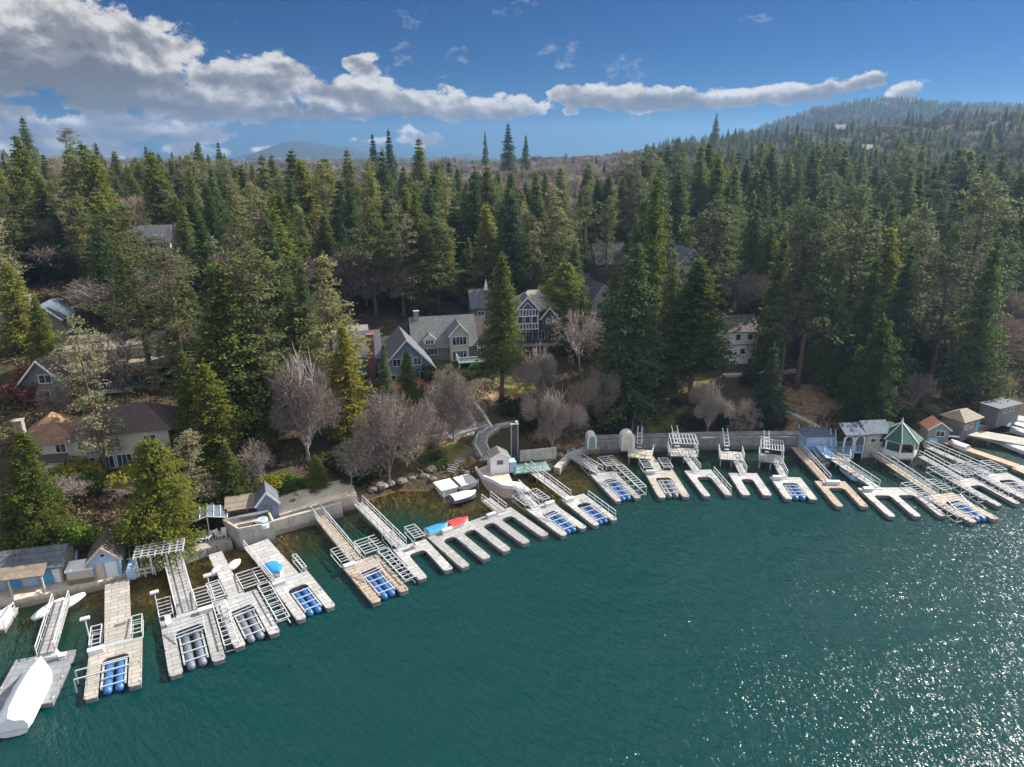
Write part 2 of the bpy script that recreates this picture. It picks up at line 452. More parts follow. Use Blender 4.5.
tc = g.ramp(n2, [(0.35, (0.15, 0.095, 0.055)), (0.55, (0.27, 0.18, 0.105)), (0.72, (0.34, 0.24, 0.15))])
fl = g.math('ADD', at.outputs['Fac'], g.math('MULTIPLY', g.math('SUBTRACT', n2, 0.5), 0.9))
ft = g.math('ADD', at2.outputs['Fac'], g.math('MULTIPLY', g.math('SUBTRACT', n2, 0.5), 0.9))
base = g.mix(g.ramp(ft, [(0.35, (0,)*3), (0.6, (0.9,)*3)]), base, tc)
base = g.mix(g.ramp(fl, [(0.35, (0,)*3), (0.6, (0.9,)*3)]), base, lc)
# lake bed: weed and stones
bed = g.ramp(g.math('ADD', g.math('MULTIPLY', n2, 0.6), g.math('MULTIPLY', n4, 0.4)), [(0.36, (0.08, 0.055, 0.018)), (0.5, (0.21, 0.13, 0.045)), (0.66, (0.34, 0.22, 0.09))])
sz = g.node('ShaderNodeSeparateXYZ', ins={0: co})
base = g.mix(g.ramp(g.math('DIVIDE', sz.outputs[1], 1000.0), [(0.30, (0,)*3), (0.45, (1.0,)*3)]), base, (0.030, 0.032, 0.022))
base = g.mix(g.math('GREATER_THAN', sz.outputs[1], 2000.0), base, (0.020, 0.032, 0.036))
base = g.mix(g.math('LESS_THAN', sz.outputs[2], 0.05), base, bed)
b = g.n.new('ShaderNodeBsdfPrincipled'); b.inputs['Roughness'].default_value = 0.95; b.inputs['Specular IOR Level'].default_value = 0.1
g.l.new(base, b.inputs['Base Color'])
bp = g.node('ShaderNodeBump', ins={'Strength': 1.0, 'Distance': 0.25, 'Height': g.math('ADD', n2, g.math('MULTIPLY', n4, 0.35))})
g.l.new(bp.outputs[0], b.inputs['Normal'])
g.l.new(b.outputs[0], out.inputs[0])
ground = grid_mesh('ground', GX, GY, GZ, m)
tag(ground, kind='structure')
for nm, arr in (('lawn', lawn), ('bare', tan)):
    at_ = ground.data.attributes.new(nm, 'FLOAT', 'POINT'); at_.data.foreach_set('value', arr.reshape(-1).astype(np.float32))

# ------------------------------------------------------------------ water
wx = np.concatenate([-np.geomspace(2600, 100, 16)[:-1], np.arange(-100, 190, 2.5), np.geomspace(190, 3400, 18)])
wy = np.concatenate([[-1500, -600, -200, 0, 20], np.arange(30, 180, 2.5), [220, 300, 500, 1200]])
WX, WY = np.meshgrid(wx, wy)
WD = shore_d(WX, WY)
WZ = terr(WX, WY)
m, g, out = new_mat('lake_water')
co = g.coord('Object')
dp = g.node('ShaderNodeAttribute', attribute_name='depth').outputs['Fac']
# two crossing trains of wind ripples plus gust patches
mA = g.mapping(g.mapping(co, rot=(0, 0, R(-42))), scale=(1.0, 0.33, 1))
mB = g.mapping(g.mapping(co, rot=(0, 0, R(-8))), scale=(1.0, 0.5, 1))
wa = g.noise(mA, 1.7, 3, 0.55, 0.4)
wb = g.noise(mB, 3.6, 2, 0.5, 0.3)
wc = g.noise(g.mapping(g.mapping(co, rot=(0, 0, R(-50))), scale=(1, 0.4, 1)), 0.24, 2, 0.5)
gust = g.ramp(g.noise(g.mapping(co, scale=(0.6, 1.0, 1), rot=(0,0,R(20))), 0.035, 4, 0.6), [(0.36, (0.45,)*3), (0.62, (1.35,)*3)])
hh = g.math('ADD', g.math('MULTIPLY', wa, 0.34), g.math('ADD', g.math('MULTIPLY', wb, 0.10), g.math('MULTIPLY', wc, 0.30)))
calm = g.ramp(dp, [(0.0, (0.35,)*3), (0.9, (1.0,)*3)])
hh = g.math('MULTIPLY', g.math('MULTIPLY', hh, gust), calm)
bp = g.node('ShaderNodeBump', ins={'Strength': 1.0, 'Distance': 1.0, 'Height': hh})
deep = g.mix(g.ramp(dp, [(0.1, (0,)*3), (0.9, (1,)*3)]), (0.010, 0.036, 0.015), (0.0002, 0.0295, 0.0285))
dif = g.node('ShaderNodeBsdfDiffuse', ins={'Color': deep})
tr = g.node('ShaderNodeBsdfTransparent', ins={'Color': (0.86, 0.92, 0.74, 1)})
body = g.node('ShaderNodeMixShader', ins={0: g.ramp(dp, [(0.0, (0.0,)*3), (0.07, (0.06,)*3), (0.2, (0.38,)*3), (0.45, (0.85,)*3), (0.8, (1,)*3)]), 1: tr.outputs[0], 2: dif.outputs[0]})
gl = g.node('ShaderNodeBsdfGlossy', ins={'Roughness': 0.19, 'Normal': bp.outputs[0], 'Color': (1, 1, 1, 1)})
fr = g.node('ShaderNodeFresnel', ins={'IOR': 1.33, 'Normal': bp.outputs[0]})
ms = g.node('ShaderNodeMixShader', ins={0: fr.outputs[0], 1: body.outputs[0], 2: gl.outputs[0]})
g.l.new(ms.outputs[0], out.inputs[0])
water = grid_mesh('lake_water', WX, WY, WX*0, m)
tag(water, kind='structure')
at_ = water.data.attributes.new('depth', 'FLOAT', 'POINT')
at_.data.foreach_set('value', np.clip(-WZ/7.0, 0, 1).reshape(-1).astype(np.float32))

# ------------------------------------------------------------------ haze
hz = MB().box(((3700-2900)/2, 1000, (-18+172)/2), (6400, 5400, 190))
hm, g, out = new_mat('air')
vol = g.node('ShaderNodeVolumePrincipled', ins={'Density': 0.00016, 'Anisotropy': 0.3, 'Color': (0.34, 0.55, 0.90, 1)})
g.l.new(vol.outputs[0], out.inputs['Volume'])
haze = hz.build('haze', hm)
tag(haze, kind='stuff')
# ------------------------------------------------------------------ docks and landings
EXCL = []
M['deck_grey'] = plank_mat('deck_grey', (0.31, 0.305, 0.30), bw=1.3, rh=0.62)
M['deck_pale'] = plank_mat('deck_pale', (0.385, 0.378, 0.37), bw=1.4, rh=0.7)
M['deck_tan'] = plank_mat('deck_tan', (0.36, 0.285, 0.215), bw=1.2, rh=0.6, mortar=0.05)
M['deck_sand'] = plank_mat('deck_sand', (0.36, 0.33, 0.29), bw=1.4, rh=0.6)
M['deck_dark'] = plank_mat('deck_dark', (0.21, 0.225, 0.24), bw=1.4, rh=0.8)
M['deck_red'] = plank_mat('deck_red', (0.46, 0.27, 0.17), bw=1.2, rh=0.5)
M['float'] = mat('float_side', (0.16, 0.155, 0.15), 0.7, 0.3)
M['pipe'] = mat('white_pipe', (0.50, 0.51, 0.53), 0.4, 0.06, spec=0.5)
M['galv'] = mat('grey_pipe', (0.46, 0.48, 0.50), 0.4, 0.12, metal=0.3)
M['blue_tank'] = mat('blue_tank', (0.035, 0.125, 0.33), 0.35, 0.15)
M['grey_tank'] = mat('grey_tank', (0.13, 0.15, 0.185), 0.45, 0.2)
M['white_p'] = mat('white_paint', (0.62, 0.62, 0.62), 0.5, 0.07, dirt=(0.6, 0.58, 0.53))
M['wrap'] = mat('shrink_wrap', (0.72, 0.73, 0.76), 0.3, 0.04, spec=0.6, bump=0.03, bscale=3)
M['conc'] = mat('concrete', (0.40, 0.375, 0.33), 0.9, 0.16, 0.9, dirt=(0.26, 0.24, 0.20), bump=0.02, tide=True)
M['conc_sand'] = mat('sandy_concrete', (0.56, 0.49, 0.38), 0.9, 0.14, 0.8, dirt=(0.38, 0.32, 0.25), bump=0.02, tide=True)
M['conc_dark'] = mat('old_concrete', (0.25, 0.25, 0.235), 0.9, 0.25, 0.9, dirt=(0.12, 0.12, 0.10), bump=0.03, tide=True)
M['wood_dark'] = mat('dark_wood', (0.14, 0.09, 0.06), 0.85, 0.3)
M['wood_red'] = mat('red_brown_wood', (0.27, 0.115, 0.075), 0.8, 0.25)
M['rubber'] = mat('black_rubber', (0.03, 0.03, 0.03), 0.8)
M['light_blue'] = mat('pale_blue_paint', (0.30, 0.44, 0.60), 0.5, 0.1)
M['mid_blue'] = mat('blue_paint', (0.05, 0.30, 0.52), 0.5, 0.15)
M['teal'] = mat('teal_paint', (0.17, 0.27, 0.245), 0.6, 0.18)
M['glass'] = None
_m, _g, _o = new_mat('window_glass')
_b = _g.n.new('ShaderNodeBsdfPrincipled')
_cc = _g.ramp(_g.noise(_g.coord('Object'), 1.3, 2), [(0.4, (0.015, 0.02, 0.03)), (0.65, (0.06, 0.09, 0.13))])
_g.l.new(_cc, _b.inputs['Base Color']); _b.inputs['Roughness'].default_value = 0.08; _b.inputs['Specular IOR Level'].default_value = 0.8
_g.l.new(_b.outputs[0], _o.inputs[0]); M['glass'] = _m

def rail(mb, a, b, h=0.95, step=1.6, r=0.042, mid=True):
    a = Vector(a); b = Vector(b); L = (b-a).length; n = max(1, int(L/step))
    up = Vector((0, 0, h))
    mb.bar(a+up, b+up, r*2, r*2)
    if mid: mb.bar(a+up*0.5, b+up*0.5, r*1.3, r*1.3)
    for i in range(n+1):
        p = a.lerp(b, i/n); mb.bar(p, p+up, r*1.6, r*1.6)
def strip(a, b, w, t):
    """deck plank box oriented along a->b in plan, may slope"""
    a = Vector(a); b = Vector(b); d = (b-a); dn = Vector((d.x, d.y, 0)).normalized()
    s = Vector((-dn.y, dn.x, 0))*w/2; dz = Vector((0, 0, t))
    vs = [a-s-dz, b-s-dz, b+s-dz, a+s-dz, a-s, b-s, b+s, a+s]
    return vs, [(0,3,2,1),(4,5,6,7),(0,1,5,4),(1,2,6,5),(2,3,7,6),(3,0,4,7)]

def walkway(parent, name, a, b, w, mt, rails='LR', t=0.16, rh=0.95, rm='pipe', step=1.6):
    o_ = bpy.data.objects.new(name, None) if False else None
    mb = MB(); v, f = strip(a, b, w, t); mb.add(v, f)
    ob = mb.build(name, mt, parent)
    a = Vector(a); b = Vector(b); dn = Vector((b.x-a.x, b.y-a.y, 0)).normalized(); s = Vector((-dn.y, dn.x, 0))*(w/2-0.04)
    for k in rails:
        m2 = MB(); sg = 1 if k == 'L' else -1
        rail(m2, a+s*sg, b+s*sg, rh, step)
        m2.build('handrail', M[rm], ob)
    return ob
def piles(parent, a, b, n, w, top, name='piling'):
    a = Vector(a); b = Vector(b); dn = (b-a).normalized(); s = Vector((-dn.y, dn.x, 0))*w/2
    for i in range(n):
        p = a.lerp(b, (i+0.5)/n)
        for sg in (1, -1):
            q = p+s*sg
            MB().tube([(q.x, q.y, -3.5), (q.x, q.y, p.z+top)], 0.11, 7).build(name, M['wood_dark'], parent)

def dock(A, B, C, D, label, nf=2, deck='deck_grey', S=None, G=None, zs=1.15, fw=None, hd=None, gw=1.3, cage='', ch=1.0, rails='LR', lift=None, lights=0, group='boat docks along the shore', round_=0.5, landing=None, pier=None, liftlab=None, roofbars=False):
    z0 = 0.55
    a, b, c, d = (W(*q, z0) for q in (A, B, C, D))
    v1 = (c-a); v2 = (d-b)
    ey = (v1/v1.length + v2/v2.length); ey.normalize()
    ex = Vector((ey.y, -ey.x, 0))
    if (b-a).dot(ex) < 0: ex = -ex
    wd = 0.5*((b-a).dot(ex) + (d-c).dot(ex)); L = 0.5*(v1.length+v2.length)
    ctr = (a+b)/2
    ctr = ctr + ey*0.0
    rz = math.atan2(ex.y, ex.x)
    o = empty('boat_dock', (ctr.x, ctr.y, 0), label, 'dock', group, rz)
    flip = 1 if ex.x*ey.y-ex.y*ey.x > 0 else -1
    # local frame: x across (ex), y = outward towards open water is +flip
    def loc(p):
        q = Vector(p)-ctr
        return Vector((q.dot(ex), q.dot(Vector((-ex.y, ex.x, 0))), p[2]))
    sgn = 1 if Vector((-ex.y, ex.x, 0)).dot(ey) > 0 else -1
    fw = fw or max(0.75, min(1.35, wd*0.24/(nf/2)))
    hd = hd or max(1.2, min(2.3, L*0.28))
    slips = nf-1
    sw = (wd-nf*fw)/slips
    # outline of the comb-shaped deck
    pl = [(-wd/2, 0), (wd/2, 0)]
    x = wd/2
    for i in range(nf):
        xo, xi = x, x-fw
        cc = min(0.25, fw*0.25)
        pl += [(xo, L-cc), (xo-cc, L), (xi+cc, L), (xi, L-cc)]
        if i < nf-1:
            r = min(round_, sw*0.35)
            pl += [(xi, hd+r), (xi-r*0.3, hd+r*0.3), (xi-r, hd)]
            pl += [(xi-sw+r, hd), (xi-sw+r*0.3, hd+r*0.3), (xi-sw, hd+r)]
        x = xi-sw
    pl = [(p[0], p[1]*sgn) for p in pl]
    if sgn < 0: pl = pl[::-1]
    md = MB().prism(pl, z0-0.12, z0)
    md.build('deck', M[deck], o)
    # floats under each arm
    fl = MB(); fl.box((0, sgn*hd/2, 0.16), (wd-0.16, hd-0.16, 0.54)); fl.build('float', M['float'], o)
    for i in range(nf):
        xc = wd/2-fw/2-i*(fw+sw)
        MB().box((xc, sgn*(L/2+hd/2), 0.16), (fw-0.16, L-hd-0.2, 0.54)).build('float', M['float'], o)
        for yy in (L*0.55, L-0.5):
            MB().box((xc+(fw/2-0.12)*(1 if i == 0 else -1), sgn*yy, z0+0.05), (0.09, 0.28, 0.09)).build('cleat', M['galv'], o)
    # white pipe frame round the landward side and flanks
    if cage:
        def frame(p, q, out, hh=ch, dep=1.9, stepb=0.72):
            mb = MB(); p = Vector(p); q = Vector(q); out = Vector(out)
            n = max(2, int((q-p).length/stepb))
            for zz, off in ((hh, dep), (hh*1.0, 0.15), (0.18, dep)):
                mb.bar(p+out*off+Vector((0,0,zz)), q+out*off+Vector((0,0,zz)), 0.09, 0.09)
            nb = max(1, int(dep/0.62))
            if dep > 1.6:
                for i in range(1, nb): mb.bar(p+out*(0.15+(dep-0.15)*i/nb)+Vector((0,0,hh-0.05)), q+out*(0.15+(dep-0.15)*i/nb)+Vector((0,0,hh-0.05)), 0.065, 0.065)
            for i in range(n+1):
                r = p.lerp(q, i/n)
                if dep <= 1.6 or i % 2 == 0: mb.bar(r+out*0.15+Vector((0,0,hh)), r+out*dep+Vector((0,0,hh)), 0.08, 0.075)
                if i % 2 == 0:
                    mb.bar(r+out*dep+Vector((0,0,hh)), r+out*dep+Vector((0,0,-0.6)), 0.08, 0.08)
                    mb.bar(r+out*0.15+Vector((0,0,z0)), r+out*0.15+Vector((0,0,hh)), 0.07, 0.07)
                    mb.bar(r+out*0.15+Vector((0,0,0.25)), r+out*dep+Vector((0,0,0.2)), 0.07, 0.07)
            mb.build('pipe_frame', M['pipe'], o)
        gwx = gw/2+0.15
        if 'B' in cage:
            dd = min(3.3, 0.34*L+0.7)
            frame((-wd/2-(1.1 if 'L' in cage else 0), 0, 0), (-gwx, 0, 0), (0, -sgn, 0), dep=dd)
            frame((gwx, 0, 0), (wd/2+(1.35 if 'R' in cage else 0), 0, 0), (0, -sgn, 0), dep=dd)
        if 'R' in cage: frame((wd/2, sgn*0.2, 0), (wd/2, sgn*L*0.86, 0), (1, 0, 0), dep=1.35)
        if 'L' in cage: frame((-wd/2, sgn*0.2, 0), (-wd/2, sgn*L*0.86, 0), (-1, 0, 0), dep=1.1)
        if 'r' in cage:
            m2 = MB(); rail(m2, (wd/2-0.08, sgn*L*0.15, z0), (wd/2-0.08, sgn*L*0.95, z0), 1.0, 1.5); m2.build('handrail', M['pipe'], o)
        if 'l' in cage:
            m2 = MB(); rail(m2, (-wd/2+0.08, sgn*L*0.15, z0), (-wd/2+0.08, sgn*L*0.8, z0), 1.0, 1.5); m2.build('handrail', M['pipe'], o)
        if 'T' in cage:   # overhead hoops across the slip
            m2 = MB()
            for j in range(5):
                yy = sgn*(hd+0.2+j*0.42)
                m2.bar((-sw/2-0.1, yy, z0+0.75-0.08*j), (sw/2+0.1, yy, z0+0.95-0.08*j), 0.08, 0.08)
            m2.bar((-sw/2-0.1, sgn*hd, z0+0.7), (-sw/2-0.1, sgn*(hd+2.2), z0+0.05), 0.08, 0.08)
            m2.bar((sw/2+0.1, sgn*hd, z0+0.9), (sw/2+0.1, sgn*(hd+2.2), z0+0.05), 0.08, 0.08)
            m2.build('bow_frame', M['pipe'], o)
        if 'E' in cage:   # rail frame across the open end
            m2 = MB()
            for yy, hh in ((L*0.55, 0.9), (L*0.72, 0.9)):
                m2.bar((-wd/2-0.7, sgn*yy, z0+hh), (wd/2*0.6, sgn*yy, z0+hh), 0.09, 0.09)
                m2.bar((-wd/2-0.7, sgn*yy, z0+hh), (-wd/2-0.7, sgn*yy, -0.4), 0.08, 0.08)
                m2.bar((-wd/2+0.2, sgn*yy, z0), (-wd/2+0.2, sgn*yy, z0+hh), 0.08, 0.08)
            m2.build('end_frame', M['pipe'], o)
    for j in range(lights):
        m2 = MB(); xx = (-wd/2 if j == 0 else wd/2)
        m2.tube([(xx, -sgn*1.2, 0.2), (xx, -sgn*1.2, 3.2)], 0.06, 6); m2.box((xx, -sgn*1.2, 3.28), (0.8, 0.45, 0.16))
        m2.build('light_post', M['pipe'], o)
    if S:
        s = W(*S, zs); e = W(*G, z0+0.1) if G else ctr + Vector((0, 0, z0+0.1))
        s, e = loc(s), loc(e); e.z = z0+0.1; s.z = zs
        gwy = walkway(o, 'gangway', s, e, gw, M[deck if deck != 'deck_dark' else 'deck_grey'], rails)
        if pier:
            piles(o, s, s.lerp(e, pier), max(2, int((e-s).length*pier/3)), gw*0.8, -0.05)
        # hinge plate
        MB().box((e.x, e.y+sgn*0.25, z0+0.03), (gw+0.2, 0.7, 0.05)).build('hinge_plate', M['galv'], o)
    # boat lifts in the slips
    if lift:
        for i in range(slips):
            kd = lift if isinstance(lift, str) else lift[i]
            if not kd: continue
            xc = wd/2-fw-sw/2-i*(fw+sw)
            wp = ctr + ex*xc + Vector((-ex.y, ex.x, 0))*sgn*(hd+ (L-hd)*0.5)
            lf = empty('boat_lift', (wp.x, wp.y, 0), (('blue' if kd == 'b' else 'grey')+'-tank lift, '+' '.join(label.split()[:11])), 'boat lift', 'empty boat lifts in the slips', rz)
            Ll = (L-hd)*0.92
            tr = min(0.36, sw*0.16)
            for sx in (-1, 1):
                mb = MB(); xx = sx*sw*0.20
                y0 = -sgn*Ll*0.42; y1 = sgn*Ll*0.46
                mb.tube([(xx, y0, 0.25), (xx, y0+sgn*0.15, 0.25), (xx, y1-sgn*0.2, 0.25), (xx, y1, 0.25)], [tr*0.6, tr, tr, tr*0.55], 12)
                mb.build('pontoon', M['blue_tank' if kd == 'b' else 'grey_tank'], lf, smooth=True)
                MB().box((sx*sw*0.40, 0, 0.5), (0.16, Ll*0.75, 0.12)).build('bunk', M['galv'], lf)
            mb = MB()
            for t_ in (-0.34, -0.12, 0.1, 0.32):
                mb.bar((-sw*0.44, t_*Ll, 0.25+tr+0.05), (sw*0.44, t_*Ll, 0.25+tr+0.05), 0.09, 0.09)
            mb.build('lift_frame', M['pipe'], lf)
    return dict(o=o, ctr=ctr, ex=ex, ey=ey, w=wd, L=L, sgn=sgn, rz=rz, fw=fw, hd=hd, z0=z0)

# ---- the docks, west to east (positions measured on the photograph)
DK = {}
DK[1] = dock((20,660),(72,649),(-10,702),(55,713), 'wide grey dock carrying the white shrink-wrapped boat', deck='deck_dark', S=(62,600), zs=1.2, fw=1.6, hd=1.6, gw=1.5)
DK[2] = dock((90,650),(142,636),(83,699),(142,685), 'weathered tan dock with blue lift and rails, right of the wrapped boat', deck='deck_sand', S=(117,581), G=(118,640), gw=2.3, cage='BE', lift='b', rails='', lights=1)
DK[3] = dock((160,622),(211,606),(169,676),(226,659), 'broad weathered grey dock below the white pergola, beside the bushy cedar', deck='deck_grey', S=(172,556), G=(187,612), gw=1.9, cage='BRT', lift='g', lights=1)
DK[4] = dock((214,603),(256,589),(234,648),(281,632), 'pale dock with dark brown-red frame bay, third from the wrapped boat', deck='deck_pale', S=(215,553), G=(235,594), gw=1.5, cage='BRT', lift='g', rails='', lights=1)
DK[5] = dock((270,583),(308,571),(297,620),(336,606), 'pale dock with two thick blue tanks below the raised patio', deck='deck_pale', S=(256,543), G=(286,578), gw=2.9, cage='B', lift='b', rails='R')
DK[6] = dock((340,566),(378,554),(374,603),(408,590), 'reddish tan dock with white pipe frame on its right', deck='deck_tan', S=(316,512), G=(356,561), gw=1.3, cage='BRT', lift='b', pier=0.5)
DK[7] = dock((390,549),(428,539),(420,579),(452,569), 'light grey dock at the end of the long gangway on piles', deck='deck_pale', S=(358,503), G=(402,547), gw=1.3, cage='B', pier=0.75, fw=1.1)
DK[8] = dock((424,534),(513,509),(460,567),(551,535), 'long light grey dock with five fingers and four empty slips', nf=5, deck='deck_grey', S=(486,499), G=(502,512), gw=1.5, zs=0.9, fw=1.15, hd=1.9)
DK[9] = dock((525,509),(551,501),(561,535),(588,528), 'white dock with blue lift joined to the pinkish terrace', deck='deck_pale', S=(515,487), G=(535,507), gw=1.3, cage='BT', lift='b')
DK[10] = dock((561,500),(584,493),(594,525),(618,520), 'pale grey dock with blue lift reached from the small teal deck', deck='deck_pale', S=(528,468), G=(568,498), gw=1.1, cage='r', lift='b', pier=0.4)
DK[11] = dock((590,475),(614,470),(616,501),(641,498), 'dock with a high white pipe frame over its right side and blue lift', deck='deck_grey', S=(570,455), G=(600,473), gw=1.2, cage='BRT', ch=1.4, lift='b')
DK[12] = dock((645,472),(672,469),(658,497),(691,497), 'cream dock with grey lift below the arched white shed', deck='deck_sand', S=(650,457), G=(659,471), gw=1.3, cage='B', lift='g', rails='')
DK[13] = dock((684,472),(711,468),(705,496),(731,495), 'cream dock with an empty slip, left of the frame-topped white landing', deck='deck_pale', S=(685,455), G=(697,471), gw=1.1, cage='r')
DK[14] = dock((729,474),(756,472),(742,495),(772,495), 'white U-shaped dock with curved line across its empty slip', deck='deck_pale', S=(736,459), G=(743,473), gw=1.1, fw=1.2)
DK[15] = dock((771,478),(799,476),(785,499),(818,499), 'white U-shaped dock with two blue tanks, left of the tan dock', deck='deck_pale', S=(777,463), G=(784,477), gw=1.0, lift='b')
DK[16] = dock((815,482),(844,480),(837,507),(868,506), 'tan two-fingered dock below the pale blue boathouse', deck='deck_tan', S=(795,447), G=(826,481), gw=1.3, pier=0.5, rails='L')
DK[17] = dock((856,489),(913,486),(892,517),(943,515), 'cream three-fingered dock with two empty slips', nf=3, deck='deck_pale', S=(834,459), G=(876,487), gw=1.2, cage='', fw=1.0)
DK[18] = dock((925,497),(952,491),(972,522),(998,519), 'tan dock with blue lift and long railed gangway from the arched boathouse', deck='deck_tan', S=(872,452), G=(934,494), gw=1.2, cage='BLT', lift='b', pier=0.5)
DK[19] = dock((952,481),(972,476),(1000,507),(1018,502), 'grey dock with large white pipe frame, reached from the green gazebo', deck='deck_grey', S=(921,456), G=(962,479), gw=1.1, cage='BL', pier=0.4)
DK[20] = dock((982,476),(1004,471),(1024,500),(1050,495), 'grey dock with pipe frame at the right edge, beside the gazebo dock', deck='deck_grey', S=(926,446), G=(990,474), gw=1.1, cage='BL', lift='g', pier=0.5)
DK[21] = dock((1012,468),(1034,464),(1052,486),(1076,482), 'orange-brown deck and dock leading from the orange-roofed cabin', deck='deck_red', S=(942,440), G=(1018,466), gw=1.6, pier=0.8, rails='')
DK[22] = dock((1018,450),(1040,446),(1060,466),(1084,461), 'narrow white gangway dock right of the orange-brown deck', deck='deck_pale', S=(968,434), G=(1024,448), gw=1.1, pier=0.5, rails='')

# ---- shrink-wrapped boat in the slip of the first dock
def wrapped_boat():
    k = DK[1]
    p = W(28, 695, 0.8)
    d = (W(44,664,0.8)-W(14,722,0.8)); rz = math.atan2(d.y, d.x)
    o = empty('wrapped_boat', (p.x, p.y, 0), 'motor boat sealed in white shrink wrap, lying on the wide grey dock', 'boat', None, rz)
    L, Wd = 7.6, 2.7
    secs = []
    n = 15
    for i in range(n):
        t = i/(n-1); x = -L/2+L*t
        w = Wd/2*(1-max(0, (t-0.62)/0.38)**2.2*0.92)*(0.92 if i == 0 else 1)
        ridge = 2.55 - 0.5*abs(t-0.35) - max(0, t-0.7)*1.4
        if i == 0: ridge -= 0.5
        pts = [(x, -w, 0.55), (x, -w*1.04, 1.0), (x, -w*0.86, 1.45-0.06*(i % 3)), (x, -w*0.36, ridge-0.34), (x, 0, ridge), (x, w*0.36, ridge-0.34), (x, w*0.86, 1.45-0.06*((i+1) % 3)), (x, w*1.04, 1.0), (x, w, 0.55)]
        secs.append(pts)
    mb = MB(); m_ = 9
    vs = [q for s in secs for q in s]
    fs = [(i*m_+j, (i+1)*m_+j, (i+1)*m_+j+1, i*m_+j+1) for i in range(n-1) for j in range(m_-1)]
    fs += [tuple(range(m_)), tuple((n-1)*m_+j for j in range(m_-1, -1, -1))]
    mb.add(vs, fs); mb.build('shrink_wrap', M['wrap'], o)
    hb = MB(); hs = []
    for i in range(n):
        t = i/(n-1); x = -L/2+L*t
        w = Wd/2*(1-max(0, (t-0.62)/0.38)**2.2*0.92)*0.97
        hs.append([(x, -w, 0.6), (x, -w*0.8, 0.15), (x, 0, -0.15+0.5*max(0, t-0.7)), (x, w*0.8, 0.15), (x, w, 0.6)])
    vs = [q for s in hs for q in s]
    fs = [(i*5+j, i*5+j+1, (i+1)*5+j+1, (i+1)*5+j) for i in range(n-1) for j in range(4)] + [(4, 3, 2, 1, 0)]
    hb.add(vs, fs); hb.build('hull', M['white_p'], o)
wrapped_boat()

def hull_boat(u, v, u2, v2, label, color='white_p', wd=1.9, z=0.1, cover=None, cat='boat', name='moored_boat', inner='deck_grey', ht=0.75):
    """small open boat, stern at u,v, bow at u2,v2"""
    a = W(u, v, z+0.4); b = W(u2, v2, z+0.4); L = (b-a).length; rz = math.atan2(b.y-a.y, b.x-a.x)
    o = empty(name, (a.x, a.y, z), label, cat, None, rz)
    n = 11; secs = []; rim = []
    for i in range(n):
        t = i/(n-1); x = L*t; w = wd/2*(1-max(0, (t-0.45)/0.55)**2.4*0.97)
        k = 0.12*t*t
        secs.append([(x, -w, ht+k), (x, -w*0.82, 0.15), (x, 0, -0.12+0.3*max(0, t-0.7)), (x, w*0.82, 0.15), (x, w, ht+k)])
        rim.append((x, w, ht+k))
    vs = [q for s in secs for q in s]
    fs = [(i*5+j, i*5+j+1, (i+1)*5+j+1, (i+1)*5+j) for i in range(n-1) for j in range(4)] + [(4, 3, 2, 1, 0)]
    MB().add(vs, fs).build('hull', M[color], o)
    if cover:
        vs = []; fs = []
        for i in range(n):
            x, w, zz = rim[i]; vs += [(x, -w*1.02, zz+0.02), (x, -w*0.4, zz+0.22), (x, w*0.4, zz+0.22), (x, w*1.02, zz+0.02)]
        fs = [(i*4+j, (i+1)*4+j, (i+1)*4+j+1, i*4+j+1) for i in range(n-1) for j in range(3)]
        MB().add(vs, fs).build('boat_cover', M[cover], o)
    else:
        vs = []
        for i in range(n-1):
            x, w, zz = rim[i]; vs += [(x, -w*0.9, zz-0.22), (x, w*0.9, zz-0.22)]
        fs = [(i*2, i*2+1, i*2+3, i*2+2) for i in range(n-2)]
        MB().add(vs, fs).build('floor', M[inner], o)
        for t in (0.25, 0.5):
            MB().box((L*t, 0, ht-0.08), (0.32, wd*0.8, 0.12)).build('bench', M['wood_dark'], o)
    return o
M['red_cover'] = mat('red_canvas', (0.62, 0.035, 0.03), 0.6, 0.15)
M['blue_cover'] = mat('blue_canvas', (0.03, 0.22, 0.48), 0.55, 0.12)
M['teal_cover'] = mat('teal_canvas', (0.04, 0.28, 0.26), 0.6, 0.15)
M['white_cover'] = mat('white_canvas', (0.62, 0.62, 0.63), 0.6, 0.06)
hull_boat(427, 534, 448, 527, 'small boat with blue cover tied behind the five-fingered dock', cover='blue_cover', wd=1.7)
hull_boat(449, 527, 468, 521, 'small boat with red cover tied behind the five-fingered dock', cover='red_cover', wd=1.7)
hull_boat(270, 566, 280, 577, 'bright blue covered skiff beside the gangway below the raised patio', cover='blue_cover', wd=1.6, z=0.3)
hull_boat(452, 500, 476, 494, 'dark hull showing under the white twin-roofed boat float', color='grey_tank', cover='white_cover', wd=2.0)
hull_boat(1040, 456, 996, 441, 'white boat hull moored at the right edge beside the white gangway dock', cover='white_cover', wd=2.2)
hull_boat(1010, 424, 983, 417, 'boat with teal cover on the slipway below the tiny bright conifer', cover='teal_cover', wd=2.4, z=0.8)
hull_boat(856, 478, 840, 466, 'pale blue skiff pulled up at the blue-railed landing', color='light_blue', wd=1.6, z=0.2)
hull_boat(826, 466, 806, 456, 'tan wooden rowing boat lying behind the tan dock', color='deck_sand', wd=1.5)
hull_boat(968, 449, 950, 443, 'white dinghy lying on the bank end of the white gangway', cover='white_cover', wd=1.6, z=0.7)
hull_boat(1036, 430, 1002, 421, 'long white boat moored at the far right below the lakeside house', cover='white_cover', wd=2.3)
hull_boat(1050, 440, 1010, 430, 'second long white boat at the far right, nearer the water', cover='white_cover', wd=2.0)
hull_boat(-16, 636, 12, 610, 'white covered boat at the left edge beside the railed float', cover='white_cover', wd=2.0)

